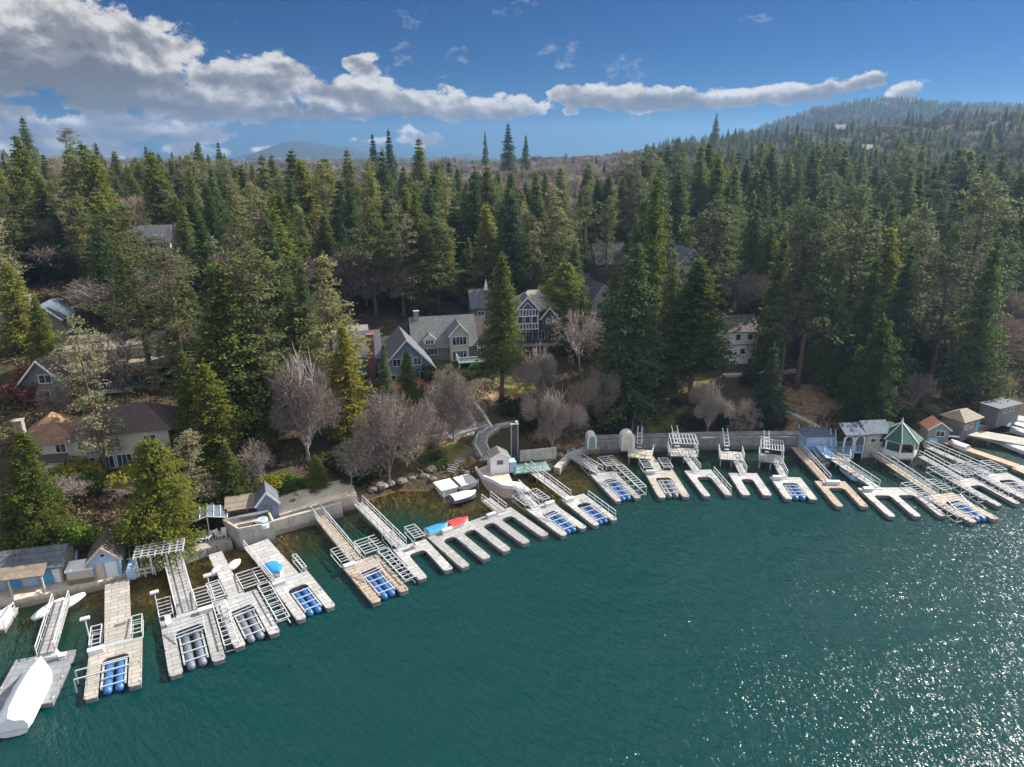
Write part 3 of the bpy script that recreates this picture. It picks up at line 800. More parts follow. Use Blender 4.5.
def simple(name, label, cat, group=None, loc=None, rz=0):
    return empty(name, loc or (0, 0, 0), label, cat, group, rz)
# float with rails at the left edge
o = dock((-8,618),(22,600),(-24,640),(10,622), 'small white railed float at the left edge by the blue-doored boathouse', deck='deck_pale', cage='rl', fw=0.8, hd=1.2)

# white twin roofed boat float near the terrace
def twin_float():
    a = W(438, 492, 0.9); b = W(478, 482, 0.9); rz = math.atan2(b.y-a.y, b.x-a.x)
    o = simple('boat_float', 'pair of white box-roofed floats moored off the stone steps', 'boat float', None, (a.x, a.y, 0), rz)
    L = (b-a).length
    for i in range(2):
        m = MB().box((L*(0.27+0.50*i), 1.1, 1.05), (L*0.42, 3.0, 0.22)); m.build('roof', M['white_p'], o)
        m = MB().box((L*(0.27+0.50*i), 1.1, 0.5), (L*0.36, 2.7, 0.9)); m.build('hull', M['white_p'], o)
    m = MB().box((L*0.52, 1.1, 0.6), (0.5, 2.4, 0.12)); m.build('walkway', M['teal'], o)
    m = MB()
    for x in (0.1, 0.5, 0.95): m.tube([(L*x, -0.7, -1), (L*x, -0.7, 1.7)], 0.05, 6)
    m.build('mooring_pole', M['pipe'], o)
twin_float()

# white bundles either side of the first gangway, round white buoys at dock four
def bundle(u, v, label, L=2.6, w=0.9, h=0.8, rz=1.0, z=1.2):
    p = W(u, v, z)
    mb = MB(); n = 7
    for i in range(n):
        t = i/(n-1); r = math.sin(PI*(0.12+0.8*t))**0.6
        for k in range(8):
            a = PI*2*k/8
            mb.v.append((L*(t-0.5), w/2*r*math.cos(a), h/2*r*math.sin(a)+h/2*1.0))
    for i in range(n-1):
        for k in range(8):
            k2 = (k+1) % 8; mb.f.append((i*8+k, i*8+k2, (i+1)*8+k2, (i+1)*8+k)); mb.m.append(0)
    mb.f.append(tuple(range(7, -1, -1))); mb.f.append(tuple((n-1)*8+k for k in range(8))); mb.m += [0, 0]
    o = mb.build('covered_dinghy', M['white_cover'], None, smooth=True, loc=(p.x, p.y, z-0.3)); o.rotation_euler[2] = rz
    tag(o, label, 'dinghy', 'white covered dinghies at the gangways')
bundle(49, 610, 'white covered dinghy left of the gangway to the wrapped boat dock', 3.4, 1.2, 0.9, 1.25, 0.6)
bundle(69, 604, 'white covered dinghy right of the gangway to the wrapped boat dock', 3.4, 1.2, 0.9, 1.15, 0.6)
bundle(218, 571, 'white float tank left of the short gangway over the brown shallows', 2.0, 1.1, 0.9, 1.3, 0.5)
bundle(234, 566, 'white float tank right of the short gangway over the brown shallows', 2.0, 1.1, 0.9, 1.3, 0.5)
bundle(512, 486, 'white covered dinghy on the landing left of the terrace gangway', 2.6, 1.3, 0.9, 0.2, 1.2)
bundle(521, 490, 'white covered dinghy at the head of the terrace gangway', 2.4, 1.5, 1.0, -0.5, 1.2)

# ---- storage boxes, hose reels and chairs left on the decks
def deck_point(k, fx, fy):
    d = DK[k]; n = Vector((-d['ex'].y, d['ex'].x, 0))*d['sgn']
    return d['ctr'] + d['ex']*(d['w']*fx) + n*(d['hd']*fy)
def dock_box(k, fx, fy, label, mt='white_p', L=1.3, W_=0.55, h=0.5):
    p = deck_point(k, fx, fy)
    o = empty('dock_box', (p.x, p.y, DK[k]['z0']), label, 'storage box', 'storage boxes on the docks', DK[k]['rz'])
    MB().box((0, 0, h/2), (L, W_, h), taper=0.94).build('box', M[mt], o)
    m = MB(); m.add([(-L/2-.03, -W_/2-.03, h), (L/2+.03, -W_/2-.03, h), (L/2+.03, W_/2+.03, h), (-L/2-.03, W_/2+.03, h), (-L/2-.03, 0, h+.13), (L/2+.03, 0, h+.13)], [(0,1,5,4), (2,3,4,5), (1,2,5), (3,0,4), (3,2,1,0)])
    m.build('lid', M[mt], o)
for k, fx, fy, lb, mt in ((2, -0.36, 0.35, 'white storage box on the tan dock right of the wrapped boat', 'white_p'), (3, 0.38, 0.3, 'white storage box on the broad weathered dock below the pergola', 'white_p'), (5, -0.36, 0.4, 'grey storage box on the pale dock below the raised patio', 'galv'), (6, -0.36, 0.35, 'white storage box on the reddish tan dock', 'white_p'), (8, -0.30, 0.35, 'white storage box at the left of the five-fingered dock', 'white_p'), (8, 0.22, 0.35, 'grey storage box at the right of the five-fingered dock', 'galv'), (9, 0.30, 0.4, 'white storage box on the dock joined to the terrace', 'white_p'),
    (10, -0.32, 0.4, 'white storage box on the dock reached from the teal deck', 'white_p'), (12, -0.34, 0.4, 'grey storage box on the dock below the arched white shed', 'galv'), (15, -0.32, 0.4, 'white storage box on the U-shaped dock with two blue tanks', 'white_p'), (16, 0.0, 0.45, 'long white storage box on the tan two-fingered dock', 'white_p'), (17, -0.38, 0.4, 'grey storage box on the three-fingered dock', 'galv')):
    dock_box(k, fx, fy, lb, mt, 1.9 if k == 16 else 1.3)
def deck_chair(k, fx, fy, label, rz):
    p = deck_point(k, fx, fy)
    o = empty('deck_chair', (p.x, p.y, DK[k]['z0']), label, 'chair', 'chairs standing on the docks', rz)
    MB().box((0, 0, 0.38), (0.55, 0.55, 0.07)).build('seat', M['white_p'], o)
    MB().slab([(-0.28, 0.25, 0.42), (0.28, 0.25, 0.42), (0.28, 0.46, 0.98), (-0.28, 0.46, 0.98)], 0.06).build('backrest', M['white_p'], o)
    for x in (-0.23, 0.23):
        for y in (-0.23, 0.23): MB().box((x, y, 0.175), (0.06, 0.06, 0.35)).build('leg', M['white_p'], o)
deck_chair(3, -0.34, 0.5, 'white chair on the broad weathered dock below the pergola', 0.6)
deck_chair(7, 0.1, 0.5, 'white chair on the light grey dock at the end of the long gangway', 2.6)
deck_chair(1, 0.34, 0.6, 'white chair on the wide grey dock beside the wrapped boat', 1.9)

# ---- frame-topped landings between the seawall and docks 12..15
def landing(u0, v0, u1, v1, label, top=True, deckm='deck_pale', z=1.2, depth=3.2, h=2.0, cat='boat landing', blue=False):
    a = W(u0, v0, z); b = W(u1, v1, z); L = (b-a).length; rz = math.atan2(b.y-a.y, b.x-a.x)
    o = simple('boat_landing', label, cat, 'small landings below the seawall', (a.x, a.y, 0), rz)
    MB().box((L/2, depth/2, z-0.1), (L, depth, 0.2)).build('deck', M[deckm], o)
    for x in (0.15, L/2, L-0.15):
        for y in (0.2, depth-0.2):
            MB().tube([(x, y, -2.5), (x, y, z-0.2)], 0.1, 6).build('piling', M['galv'], o)
    m = MB(); rail(m, (0, 0.05, z), (L*0.3, 0.05, z), 1.0, 1.2); rail(m, (L*0.7, 0.05, z), (L, 0.05, z), 1.0, 1.2)
    rail(m, (0, 0, z), (0, depth, z), 1.0, 1.2); rail(m, (L, 0, z), (L, depth, z), 1.0, 1.2)
    m.build('handrail', M['light_blue' if blue else 'pipe'], o)
    if top:
        m = MB()
        for x in (0.1, L-0.1):
            for y in (0.2, depth-0.1): m.bar((x, y, z), (x, y, z+h), 0.1, 0.1)
        n = 8
        for i in range(n+1): m.bar((0.1+(L-0.2)*i/n, 0.1, z+h), (0.1+(L-0.2)*i/n, depth, z+h+0.3), 0.09, 0.09)
        for y, zz in ((0.1, 0), (depth/2, 0.15), (depth, 0.3)): m.bar((0.1, y, z+h+zz+0.07), (L-0.1, y, z+h+zz+0.07), 0.09, 0.09)
        m.build('overhead_frame', M['pipe'], o)
    # two steep stair rails up to the wall
    m = MB()
    for s in (0.25, 0.45): m.bar((L*s, depth, z+0.9), (L*s-0.3, depth+2.4, z+2.8), 0.12, 0.12)
    for i in range(5): m.bar((L*0.25-0.06*i, depth+i*0.5, z+0.3+i*0.38), (L*0.45-0.06*i, depth+i*0.5, z+0.3+i*0.38), 0.3, 0.06)
    m.build('stairs', M['light_blue' if blue else 'pipe'], o)
    return o
landing(670, 456, 698, 457, 'white landing with grid frame overhead, left of the bare one on the seawall')
landing(720, 459, 744, 461, 'white landing with low rails and pale stairs between two framed landings', top=False)
landing(759, 461, 783, 464, 'white landing with grid frame overhead, nearest the pale blue boathouse')
landing(628, 456, 651, 459, 'concrete-coloured landing in front of the arched white shed', top=False, deckm='conc_sand')
landing(824, 458, 850, 462, 'blue-railed landing in front of the pale blue boathouse', top=False, deckm='deck_tan', blue=True)
# ------------------------------------------------------------------ buildings
M['w_cream'] = mat('cream_render', (0.42, 0.385, 0.32), 0.8, 0.1, 0.8)
M['w_white'] = row_mat('white_clapboard', (0.72, 0.72, 0.70), (0.40, 0.30, 0.30), 0.3, 0.05, patch=0.15)
M['w_blue'] = row_mat('slate_blue_clapboard', (0.15, 0.20, 0.30), (0.09, 0.11, 0.16), 0.28, 0.07, patch=0.2)
M['w_grey'] = row_mat('grey_shingle_wall', (0.155, 0.15, 0.145), (0.09, 0.13, 0.13), 0.3, 0.12)
M['w_timber'] = row_mat('dark_slate_wall', (0.085, 0.10, 0.135), (0.04, 0.045, 0.06), 0.3, 0.12)
M['w_green'] = row_mat('grey_green_clapboard', (0.22, 0.25, 0.23), (0.10, 0.11, 0.10), 0.3, 0.1)
M['w_brown'] = row_mat('brown_boards', (0.20, 0.135, 0.09), (0.07, 0.05, 0.04), 0.3, 0.15)
M['w_plaster'] = mat('white_plaster', (0.60, 0.59, 0.56), 0.8, 0.08)
M['w_stone'] = mat('field_stone', (0.30, 0.27, 0.24), 0.9, 0.4, 3.0, bump=0.04)
M['r_brown'] = row_mat('brown_shingles', (0.24, 0.135, 0.075), (0.10, 0.06, 0.04), 0.35, 0.25)
M['r_dark'] = row_mat('dark_brown_shingles', (0.085, 0.062, 0.052), (0.03, 0.025, 0.02), 0.35, 0.25)
M['r_slate'] = row_mat('slate_shingles', (0.10, 0.11, 0.13), (0.04, 0.045, 0.05), 0.35, 0.2)
M['r_grey'] = row_mat('grey_shingles', (0.14, 0.14, 0.14), (0.07, 0.12, 0.12), 0.35, 0.2)
M['r_pale'] = row_mat('pale_shingles', (0.30, 0.275, 0.24), (0.16, 0.2, 0.18), 0.35, 0.15)
M['r_tan'] = row_mat('tan_roofing', (0.22, 0.175, 0.135), (0.12, 0.12, 0.09), 0.5, 0.15)
M['r_red'] = row_mat('red_tiles', (0.38, 0.13, 0.07), (0.16, 0.06, 0.04), 0.3, 0.2)
M['r_green'] = row_mat('green_shingles', (0.02, 0.085, 0.065), (0.01, 0.05, 0.04), 0.3, 0.2)
M['r_blue'] = row_mat('blue_grey_shingles', (0.085, 0.115, 0.155), (0.05, 0.09, 0.12), 0.35, 0.2)
M['r_orange'] = row_mat('orange_tiles', (0.42, 0.17, 0.09), (0.2, 0.08, 0.05), 0.3, 0.2)
M['brick'] = row_mat('red_brick', (0.23, 0.09, 0.065), (0.16, 0.12, 0.1), 0.12, 0.2)
M['trim'] = mat('white_trim', (0.66, 0.66, 0.65), 0.5, 0.05)
M['trim_dark'] = mat('dark_trim', (0.06, 0.05, 0.05), 0.6, 0.15)
M['path'] = mat('grey_path', (0.21, 0.21, 0.21), 0.9, 0.2, 1.0)
M['stone'] = mat('boulder_stone', (0.17, 0.15, 0.135), 0.95, 0.35, 1.3, bump=0.08)
M['awning'] = mat('red_awning', (0.48, 0.13, 0.08), 0.7, 0.15)
M['pink'] = mat('pinkish_paving', (0.50, 0.40, 0.34), 0.9, 0.15, 1.2)
M['hedge'] = mat('hedge_green', (0.04, 0.06, 0.02), 0.95, 0.4, 3.0, bump=0.1)
M['tub'] = mat('tub_water', (0.25, 0.42, 0.50), 0.2, 0.1)

def vol(par, x0, x1, y0, y1, z0, z1, wall, roof=None, kind='gx', rise=2.0, over=0.45, t=0.16, trim='trim', ty=0.5):
    """a block of building with its roof; gx = ridge along x, gy = ridge along y (gable to the front)"""
    mb = MB()
    xm, ym = (x0+x1)/2, (y0+y1)/2
    b = [(x0, y0, z0), (x1, y0, z0), (x1, y1, z0), (x0, y1, z0), (x0, y0, z1), (x1, y0, z1), (x1, y1, z1), (x0, y1, z1)]
    mb.add(b, [(0,3,2,1),(0,1,5,4),(1,2,6,5),(2,3,7,6),(3,0,4,7),(4,5,6,7)])
    if kind == 'gx': mb.add([(x0, y0, z1), (x0, y1, z1), (x0, ym, z1+rise-0.05), (x1, y0, z1), (x1, y1, z1), (x1, ym, z1+rise-0.05)], [(0, 1, 2), (5, 4, 3)])
    if kind == 'gy': mb.add([(x0, y0, z1), (x1, y0, z1), (xm, y0, z1+rise-0.05), (x0, y1, z1), (x1, y1, z1), (xm, y1, z1+rise-0.05)], [(0, 1, 2), (5, 4, 3)])
    w = mb.build('wall', M[wall], par)
    if roof:
        r = MB(); zr = z1+rise+t
        if kind == 'gx':
            k = rise/(ym-y0); dz = over*k
            r.slab([(x0-over, y0-over, z1-dz+t), (x1+over, y0-over, z1-dz+t), (x1+over, ym, zr), (x0-over, ym, zr)], t)
            r.slab([(x1+over, y1+over, z1-dz+t), (x0-over, y1+over, z1-dz+t), (x0-over, ym+0.003, zr), (x1+over, ym+0.003, zr)], t)
        elif kind == 'gy':
            k = rise/(xm-x0); dz = over*k
            r.slab([(x0-over, y1+over, z1-dz+t), (x0-over, y0-over, z1-dz+t), (xm, y0-over, zr), (xm, y1+over, zr)], t)
            r.slab([(x1+over, y0-over, z1-dz+t), (x1+over, y1+over, z1-dz+t), (xm+0.003, y1+over, zr), (xm+0.003, y0-over, zr)], t)
        elif kind == 'hip':
            a, b_, c, d = x0-over, x1+over, y0-over, y1+over
            zz = z1+0.02; q = min(b_-a, d-c)/2*0.85
            if b_-a >= d-c: p1, p2 = (a+q, ym, zr), (b_-q, ym, zr)
            else: p1, p2 = (xm, c+q, zr), (xm, d-q, zr)
            if b_-a >= d-c: r.add([(a, c, zz), (b_, c, zz), (b_, d, zz), (a, d, zz), p1, p2], [(0, 1, 5, 4), (1, 2, 5), (2, 3, 4, 5), (3, 0, 4), (3, 2, 1, 0)])
            else: r.add([(a, c, zz), (b_, c, zz), (b_, d, zz), (a, d, zz), p1, p2], [(0, 1, 4), (1, 2, 5, 4), (2, 3, 5), (3, 0, 4, 5), (3, 2, 1, 0)])
        elif kind == 'shed':
            r.slab([(x0-over, y0-over, z1+t+0.02), (x1+over, y0-over, z1+t+0.02), (x1+over, y1+over, z1+rise+t), (x0-over, y1+over, z1+rise+t)], t)
        else:
            r.slab([(x0-over, y0-over, z1+t+0.01), (x1+over, y0-over, z1+t+0.01), (x1+over, y1+over, z1+t+0.01), (x0-over, y1+over, z1+t+0.01)], t)
        ro = r.build('roof', M[roof], par)
        if kind == 'gy' and trim:
            m2 = MB(); k = rise/(xm-x0)
            m2.bar((x0-over, y0-over-0.04, z1-over*k+t*0.4), (xm, y0-over-0.04, zr-t*0.6), 0.08, 0.24)
            m2.bar((x1+over, y0-over-0.04, z1-over*k+t*0.4), (xm, y0-over-0.04, zr-t*0.6), 0.08, 0.24)
            m2.build('bargeboard', M[trim], par)
        return w, ro
    return w, None
def win(par, x, y, z, w, h, face='F', fr='trim', name='window', mull=1):
    """window centred at x,y,z on the wall plane; F faces the front, R the right, L the left"""
    mb = MB(); t = 0.09
    def P(a, b, o):
        return {'F': (x+a, y-o, z+b), 'R': (x+o, y+a, z+b), 'L': (x-o, y-a, z+b)}[face]
    def bx(m_, a0, a1, b0, b1, o0, o1):
        p = P(a0, b0, o0); q = P(a1, b1, o1)
        m_.box(((p[0]+q[0])/2, (p[1]+q[1])/2, (p[2]+q[2])/2), (abs(p[0]-q[0]), abs(p[1]-q[1]), abs(p[2]-q[2])))
    bx(mb, -w/2-t, w/2+t, h/2, h/2+t, -0.05, 0.07); bx(mb, -w/2-t, w/2+t, -h/2-t, -h/2, -0.05, 0.10)
    bx(mb, -w/2-t, -w/2, -h/2, h/2, -0.05, 0.07); bx(mb, w/2, w/2+t, -h/2, h/2, -0.05, 0.07)
    for i in range(mull): 
        c = -w/2+w*(i+1)/(mull+1); bx(mb, c-0.035, c+0.035, -h/2, h/2, 0.025, 0.055)
    f = mb.build(name, M[fr], par)
    pb = MB(); bx(pb, -w/2, w/2, -h/2, h/2, -0.03, 0.02)
    pb.build('pane', M['glass'], f)
    return f
def chimney(par, x, y, z0, z1, mt='brick', s=0.9, parent=None):
    m = MB().box((x, y, (z0+z1)/2), (s, s, z1-z0)); m.box((x, y, z1+0.08), (s+0.2, s+0.2, 0.16))
    return m.build('chimney', M[mt], par)
def balcony(par, x0, x1, y, d, z, mt='trim', posts=True, base=None, deckm='deck_grey', n=None):
    MB().box(((x0+x1)/2, y-d/2, z-0.1), (x1-x0, d, 0.2)).build('balcony', M[deckm], par)
    m = MB(); rail(m, (x0, y-d+0.04, z), (x1, y-d+0.04, z), 1.0, 0.5, 0.04); rail(m, (x0+.03, y-d+0.1, z), (x0+.03, y, z), 1.0, 0.5, 0.04); rail(m, (x1-.03, y-d+0.1, z), (x1-.03, y, z), 1.0, 0.5, 0.04)
    m.build('balustrade', M[mt], par)
    if base is not None:
        k = max(2, int((x1-x0)/3)+1)
        for i in range(k):
            xx = x0+0.15+(x1-x0-0.3)*i/(k-1)
            MB().box((xx, y-d+0.15, (z-0.2+base)/2), (0.2, 0.2, z-0.2-base)).build('post', M[mt], par)
def hat(name, u, v, label, cat, rz=18, r=7, group=None, z=None):
    p = G3(u, v) if z is None else W(u, v, z)
    o = empty(name, p, label, cat, group, R(rz))
    w = proj(*p)[2]
    EXCL.append((p.x - math.sin(R(rz))*r*0.55, p.y + math.cos(R(rz))*r*0.55, r))
    return o, w/F
# cream lakeside house
o, s = hat('lakeside_house', 99, 470, 'two-storey cream house with brown hipped roof at the lower left', 'house', 17, 10)
o.scale = (0.9, 0.9, 0.9)
vol(o, -9.5, -2.6, 0.6, 8, -2.5, 4.9, 'w_cream', 'r_brown', 'hip', 2.9, 0.7)
vol(o, -2.6, 10, 0, 8.5, -2.5, 5.4, 'w_cream', 'r_dark', 'hip', 3.0, 0.7)
vol(o, -10.2, -4.0, -1.0, 0.6, -2.5, 2.4, 'w_cream', 'r_dark', 'shed', 0.6, 0.25)
chimney(o, -9.9, 3.5, -1, 7.6, 'w_stone', 1.1)
for x, w_ in ((-8.0, 1.8), (-5.6, 1.0)): win(o, x, -1.0, 1.0, w_, 1.4)
win(o, -7.6, 0.6, 3.7, 1.0, 1.0); win(o, -4.4, 0.6, 3.8, 1.2, 1.2)
for x in (-1.2, 1.2, 3.6): win(o, x, 0, 1.1, 1.9, 1.9, mull=2)
for x in (-1.2, 2.6, 7.4): win(o, x, 0, 4.0, 1.6, 1.3)
win(o, 6.4, 0, 1.0, 2.2, 1.6, mull=2); win(o, 8.9, 0, 1.2, 1.0, 1.3)
balcony(o, 6.4, 8.6, 0, 0.9, 3.0); balcony(o, -1.0, 1.4, 0, 0.9, 3.0)
MB().box((0, -2.6, -0.35), (21, 3.2, 0.3)).build('terrace', M['conc'], o)
MB().box((-2, -4.3, -1.3), (17, 0.3, 2.2)).build('terrace_wall', M['conc_sand'], o)
# gabled cottage behind it
o, s = hat('gabled_cottage', 46, 402, 'small gabled cottage with white bargeboards behind the cream house chimney', 'cottage', 10, 5)
vol(o, -3, 3, 0, 8, -2, 3.0, 'w_grey', 'r_dark', 'gy', 3.4, 0.5)
win(o, 0.6, 0, 3.6, 1.6, 1.2); win(o, 0, 0, 1.2, 1.6, 1.2)
# grey-green house with stone chimney
o, s = hat('hillside_house', 46, 340, 'grey-green gabled house with square stone chimney at the upper left', 'house', 14, 8)
o.scale = (0.8, 0.8, 0.8)
vol(o, -3.2, 3.6, 0, 8, -2, 4.5, 'w_green', 'r_blue', 'gy', 3.0, 0.5)
vol(o, -8.2, -3.2, 2.5, 9, -2, 4.2, 'w_green', 'r_blue', 'gx', 2.6, 0.5)
chimney(o, -3.8, 4.4, -1, 9.0, 'w_stone', 1.6)
win(o, 0.2, 0, 2.6, 2.2, 1.3, mull=2); win(o, 0.2, 0, 0.2, 2.2, 1.2, mull=2); win(o, -5.6, 2.5, 2.2, 1.4, 1.2)
# flat brown-roofed house
o, s = hat('low_house', 108, 388, 'long low house with flat tan-brown roof among pines on the left', 'house', 14, 9)
vol(o, -7.5, 7.5, 0, 6, -2.5, 2.8, 'w_brown', 'r_tan', 'flat', 0, 0.8)
vol(o, -8, 6, 6.8, 13, -1, 4.4, 'w_cream', 'r_tan', 'shed', 1.0, 0.6)
for x in (-5.5, -2.6, 0.4, 3.4, 6.0): win(o, x, 0, 1.0, 2.2, 1.5, fr='trim_dark')
balcony(o, -7, 4, 0, 2.2, 0, 'trim_dark', base=-2.5)
# blue gabled house
o, s = hat('blue_house', 406, 384, 'slate-blue gabled house with tall red brick chimney', 'house', 16, 9)
vol(o, -3.9, 4.6, 0, 9, -3, 3.4, 'w_blue', 'r_slate', 'gy', 4.6, 0.7)
vol(o, -13, -3.9, 4, 12, -3, 4.4, 'w_blue', 'r_slate', 'gx', 3.6, 0.6)
vol(o, -11.5, -5.5, 10.5, 16, -1, 5.6, 'w_grey', 'r_pale', 'gx', 2.2, 0.5)
chimney(o, -5.4, 3.6, 0, 8.4, 'brick', 1.15)
win(o, 0.4, 0, 4.2, 1.5, 1.8, mull=1); win(o, -1.4, 0, 4.0, 1.2, 1.2); win(o, 2.2, 0, 4.0, 1.2, 1.2); win(o, 3.0, 0, 1.3, 1.0, 1.4, mull=0); win(o, -2.4, 0, 1.2, 1.4, 1.2)
win(o, -11, 4, 2.4, 1.2, 1.2); win(o, -8.6, 4, 2.4, 1.2, 1.2)
m = MB(); m.slab([(-4.2, -2.6, -0.2), (0.2, -2.6, -0.2), (0.2, -0.1, 0.6), (-4.2, -0.1, 0.6)], 0.1); m.build('awning', M['awning'], o)
m = MB(); m.slab([(1.6, -2.6, -0.2), (6.2, -2.6, -0.2), (6.2, -0.1, 0.6), (1.6, -0.1, 0.6)], 0.1); m.build('awning', M['awning'], o)
for x in (-4.0, 0.0, 1.8, 6.0): MB().box((x, -2.4, -1.8), (0.18, 0.18, 3.0)).build('post', M['trim'], o)
# grey dormer house
o, s = hat('dormer_house', 450, 360, 'grey-shingled house with white dormer windows and pale-green railed deck', 'house', 14, 9)
vol(o, -6.6, 5.0, 0, 8, -3, 3.0, 'w_grey', 'r_grey', 'gx', 4.6, 0.5)
vol(o, 0.0, 3.6, -0.6, 3.6, -2.8, 5.0, 'w_cream', 'r_grey', 'gy', 2.0, 0.35)
vol(o, 4.6, 9.0, 1.5, 8.5, -3, 3.6, 'w_grey', 'r_dark', 'gx', 3.4, 0.5)
win(o, 1.8, -0.6, 3.8, 2.6, 1.5, mull=3); win(o, -3.6, 0, 1.9, 2.4, 1.2, mull=3)
win(o, 1.8, -0.6, 1.0, 2.6, 1.6, mull=3)
vol(o, -4.8, -2.6, 0.2, 3, 3.1, 4.2, 'w_plaster', 'r_grey', 'gy', 0.9, 0.2); win(o, -3.7, 0.2, 3.7, 1.4, 0.7, mull=2)
balcony(o, 1.0, 11.5, -0.6, 3.4, 0.5, 'trim', base=-3.4, deckm='teal')
m = MB()
for i in range(9): m.bar((5.2+i*0.6, -0.8, 0.5), (5.2+i*0.6, -0.8, 2.7), 0.09, 0.09)
m.bar((5, -0.8, 2.7), (10.4, -0.8, 2.7), 0.1, 0.1); m.bar((5, -2.4, 2.7), (10.4, -2.4, 2.7), 0.1, 0.1)
m.build('glazed_screen', M['trim'], o)
chimney(o, -5.6, 4, 4, 8.8, 'w_stone', 0.9)
# half-timbered house
o, s = hat('half_timbered_house', 537, 352, 'tall half-timbered house with pale clipped-gable roof and dark base', 'house', 8, 9)
vol(o, -4.6, 4.2, 0, 8, -2.5, 8.6, 'w_timber', 'r_pale', 'hip', 3.0, 0.4)
vol(o, -4.4, 0.0, -1.4, 2, 5.0, 9.0, 'w_timber', 'r_slate', 'gy', 2.5, 0.35)
vol(o, 0.6, 3.8, -1.0, 3, 5.0, 7.2, 'w_timber', 'r_slate', 'gy', 1.9, 0.35)
m = MB()
for i in range(8): m.box((-4.3+i*0.6, -1.45, 7.1), (0.14, 0.08, 3.9))
for zz in (5.1, 6.2, 7.7, 9.0): m.box((-2.2, -1.46, zz), (4.5, 0.1, 0.16))
m.bar((-4.3, -1.46, 9.0), (-2.2, -1.46, 11.2), 0.1, 0.14); m.bar((-0.1, -1.46, 9.0), (-2.2, -1.46, 11.2), 0.1, 0.14); m.bar((-3.3, -1.46, 9.1), (-2.2, -1.46, 10.4), 0.1, 0.12); m.bar((-1.1, -1.46, 9.1), (-2.2, -1.46, 10.4), 0.1, 0.12)
m.build('timber_frame', M['trim'], o)
for x in (-3.6, -2.2, -0.8): win(o, x, -1.52, 7.0, 0.9, 1.2, mull=0)
for x in (-3.4, -1.6, 0.9, 2.8): win(o, x, 0, 3.4, 1.2, 1.7)
win(o, 2.2, -1.0, 6.4, 1.2, 0.9)
balcony(o, -5, 4.6, -1.4, 1.4, 2.2, 'trim_dark', base=-2.5); 
for x in (-3.6, -1.4, 0.8, 3.0): win(o, x, 0, 0.8, 1.3, 1.6, fr='trim_dark')
MB().box((0, 0.05, 0.6), (8.9, 0.2, 2.9)).build('base', M['w_brown'], o)
# tower house
o, s = hat('tower_house', 490, 338, 'dark-roofed tower house with white finial left of the half-timbered house', 'house', 12, 6)
vol(o, -3.4, 0.4, 1, 7, -2, 6.4, 'w_grey', 'r_slate', 'gx', 3.0, 0.4)
vol(o, 0.4, 3.6, 0, 4, -2, 7.4, 'w_plaster', 'r_slate', 'hip', 3.6, 0.4)
win(o, 2.0, 0, 5.6, 1.1, 1.5); win(o, 2.0, 0, 2.6, 1.1, 1.5); win(o, -1.6, 1, 4.8, 1.2, 1.3)
MB().box((-0.2, 3.0, 10.6), (0.9, 0.9, 2.2), taper=0.06).build('finial', M['trim'], o)
# cream gable among the firs
o, s = hat('cream_house', 603, 312, 'cream house end with steep white gable left of the huge dark fir', 'house', 16, 6)
vol(o, -2.8, 2.8, 0, 8, -2, 2.4, 'w_plaster', 'r_slate', 'gy', 3.6, 0.4)
win(o, -0.9, 0, 1.4, 1.0, 1.3); win(o, 1.1, 0, 1.4, 1.0, 1.3); win(o, 0.1, 0, 3.8, 0.9, 1.0)
# white lakeside cottage
o, s = hat('lakeside_cottage', 743, 364, 'white three-level cottage with dark windows above the right-hand lawn', 'cottage', 8, 7)
vol(o, -3.4, 2.6, 0, 7, -2.5, 6.6, 'w_white', 'r_dark', 'gx', 2.2, 0.4)
vol(o, 2.6, 6.6, 0.8, 6, -2.5, 6.4, 'w_white', 'r_dark', 'flat', 0, 0.3)
for x in (-1.6, 0.8): win(o, x, 0, 5.4, 0.9, 1.1, mull=0)
win(o, -0.4, 0, 2.6, 0.9, 1.0, mull=0); win(o, 1.4, 0, 0.2, 1.0, 1.8, mull=0); win(o, -2.2, 0, 0.2, 1.0, 1.0)
for x in (3.4, 4.6, 5.8): win(o, x, 0.8, 4.3, 0.8, 1.2, fr='trim_dark')
m = MB()
for x in (3.0, 4.2, 5.4, 6.4): m.box((x, 0.7, 7.1), (0.35, 0.35, 1.0))
m.build('parapet', M['w_plaster'], o)
MB().box((-0.4, -0.06, 3.9), (6.1, 0.1, 0.16)).build('band', M['trim_dark'], o)
MB().box((5.4, -1.0, 0.6), (3.4, 1.4, 2.2)).build('clipped_hedge', M['hedge'], o)
# uphill houses half hidden by the trees
def plain_house(u, v, label, w=9, d=7, h=5, wall='w_white', roof='r_slate', kind='gy', rise=3, rz=15, ch=None, name='hillside_house'):
    o, s = hat(name, u, v, label, 'house', rz, max(w, d)*0.55)
    vol(o, -w/2, w/2, 0, d, -2.5, h, wall, roof, kind, rise, 0.5)
    n = max(2, int(w/2.6))
    for i in range(n):
        x = -w/2+w*(i+0.5)/n
        win(o, x, 0, h*0.72, 1.1, 1.2)
        if h > 4: win(o, x, 0, h*0.25, 1.1, 1.2)
    if kind == 'gy': win(o, 0, 0, h+rise*0.35, 1.0, 1.0)
    if ch: chimney(o, w*0.25, d*0.5, h, h+rise+1.4, ch)
    return o
plain_house(690, 283, 'white gabled house with slate roof uphill of the symmetrical cedar', 8, 8, 4.2, 'w_plaster', 'r_slate', 'gy', 4)
plain_house(612, 274, 'dark-roofed house uphill behind the cream gable', 8, 7, 3.0, 'w_brown', 'r_slate', 'gx', 4.4)
plain_house(562, 263, 'blue-grey roofed house uphill among tall trees', 8, 7, 3.6, 'w_plaster', 'r_blue', 'gx', 3.2)
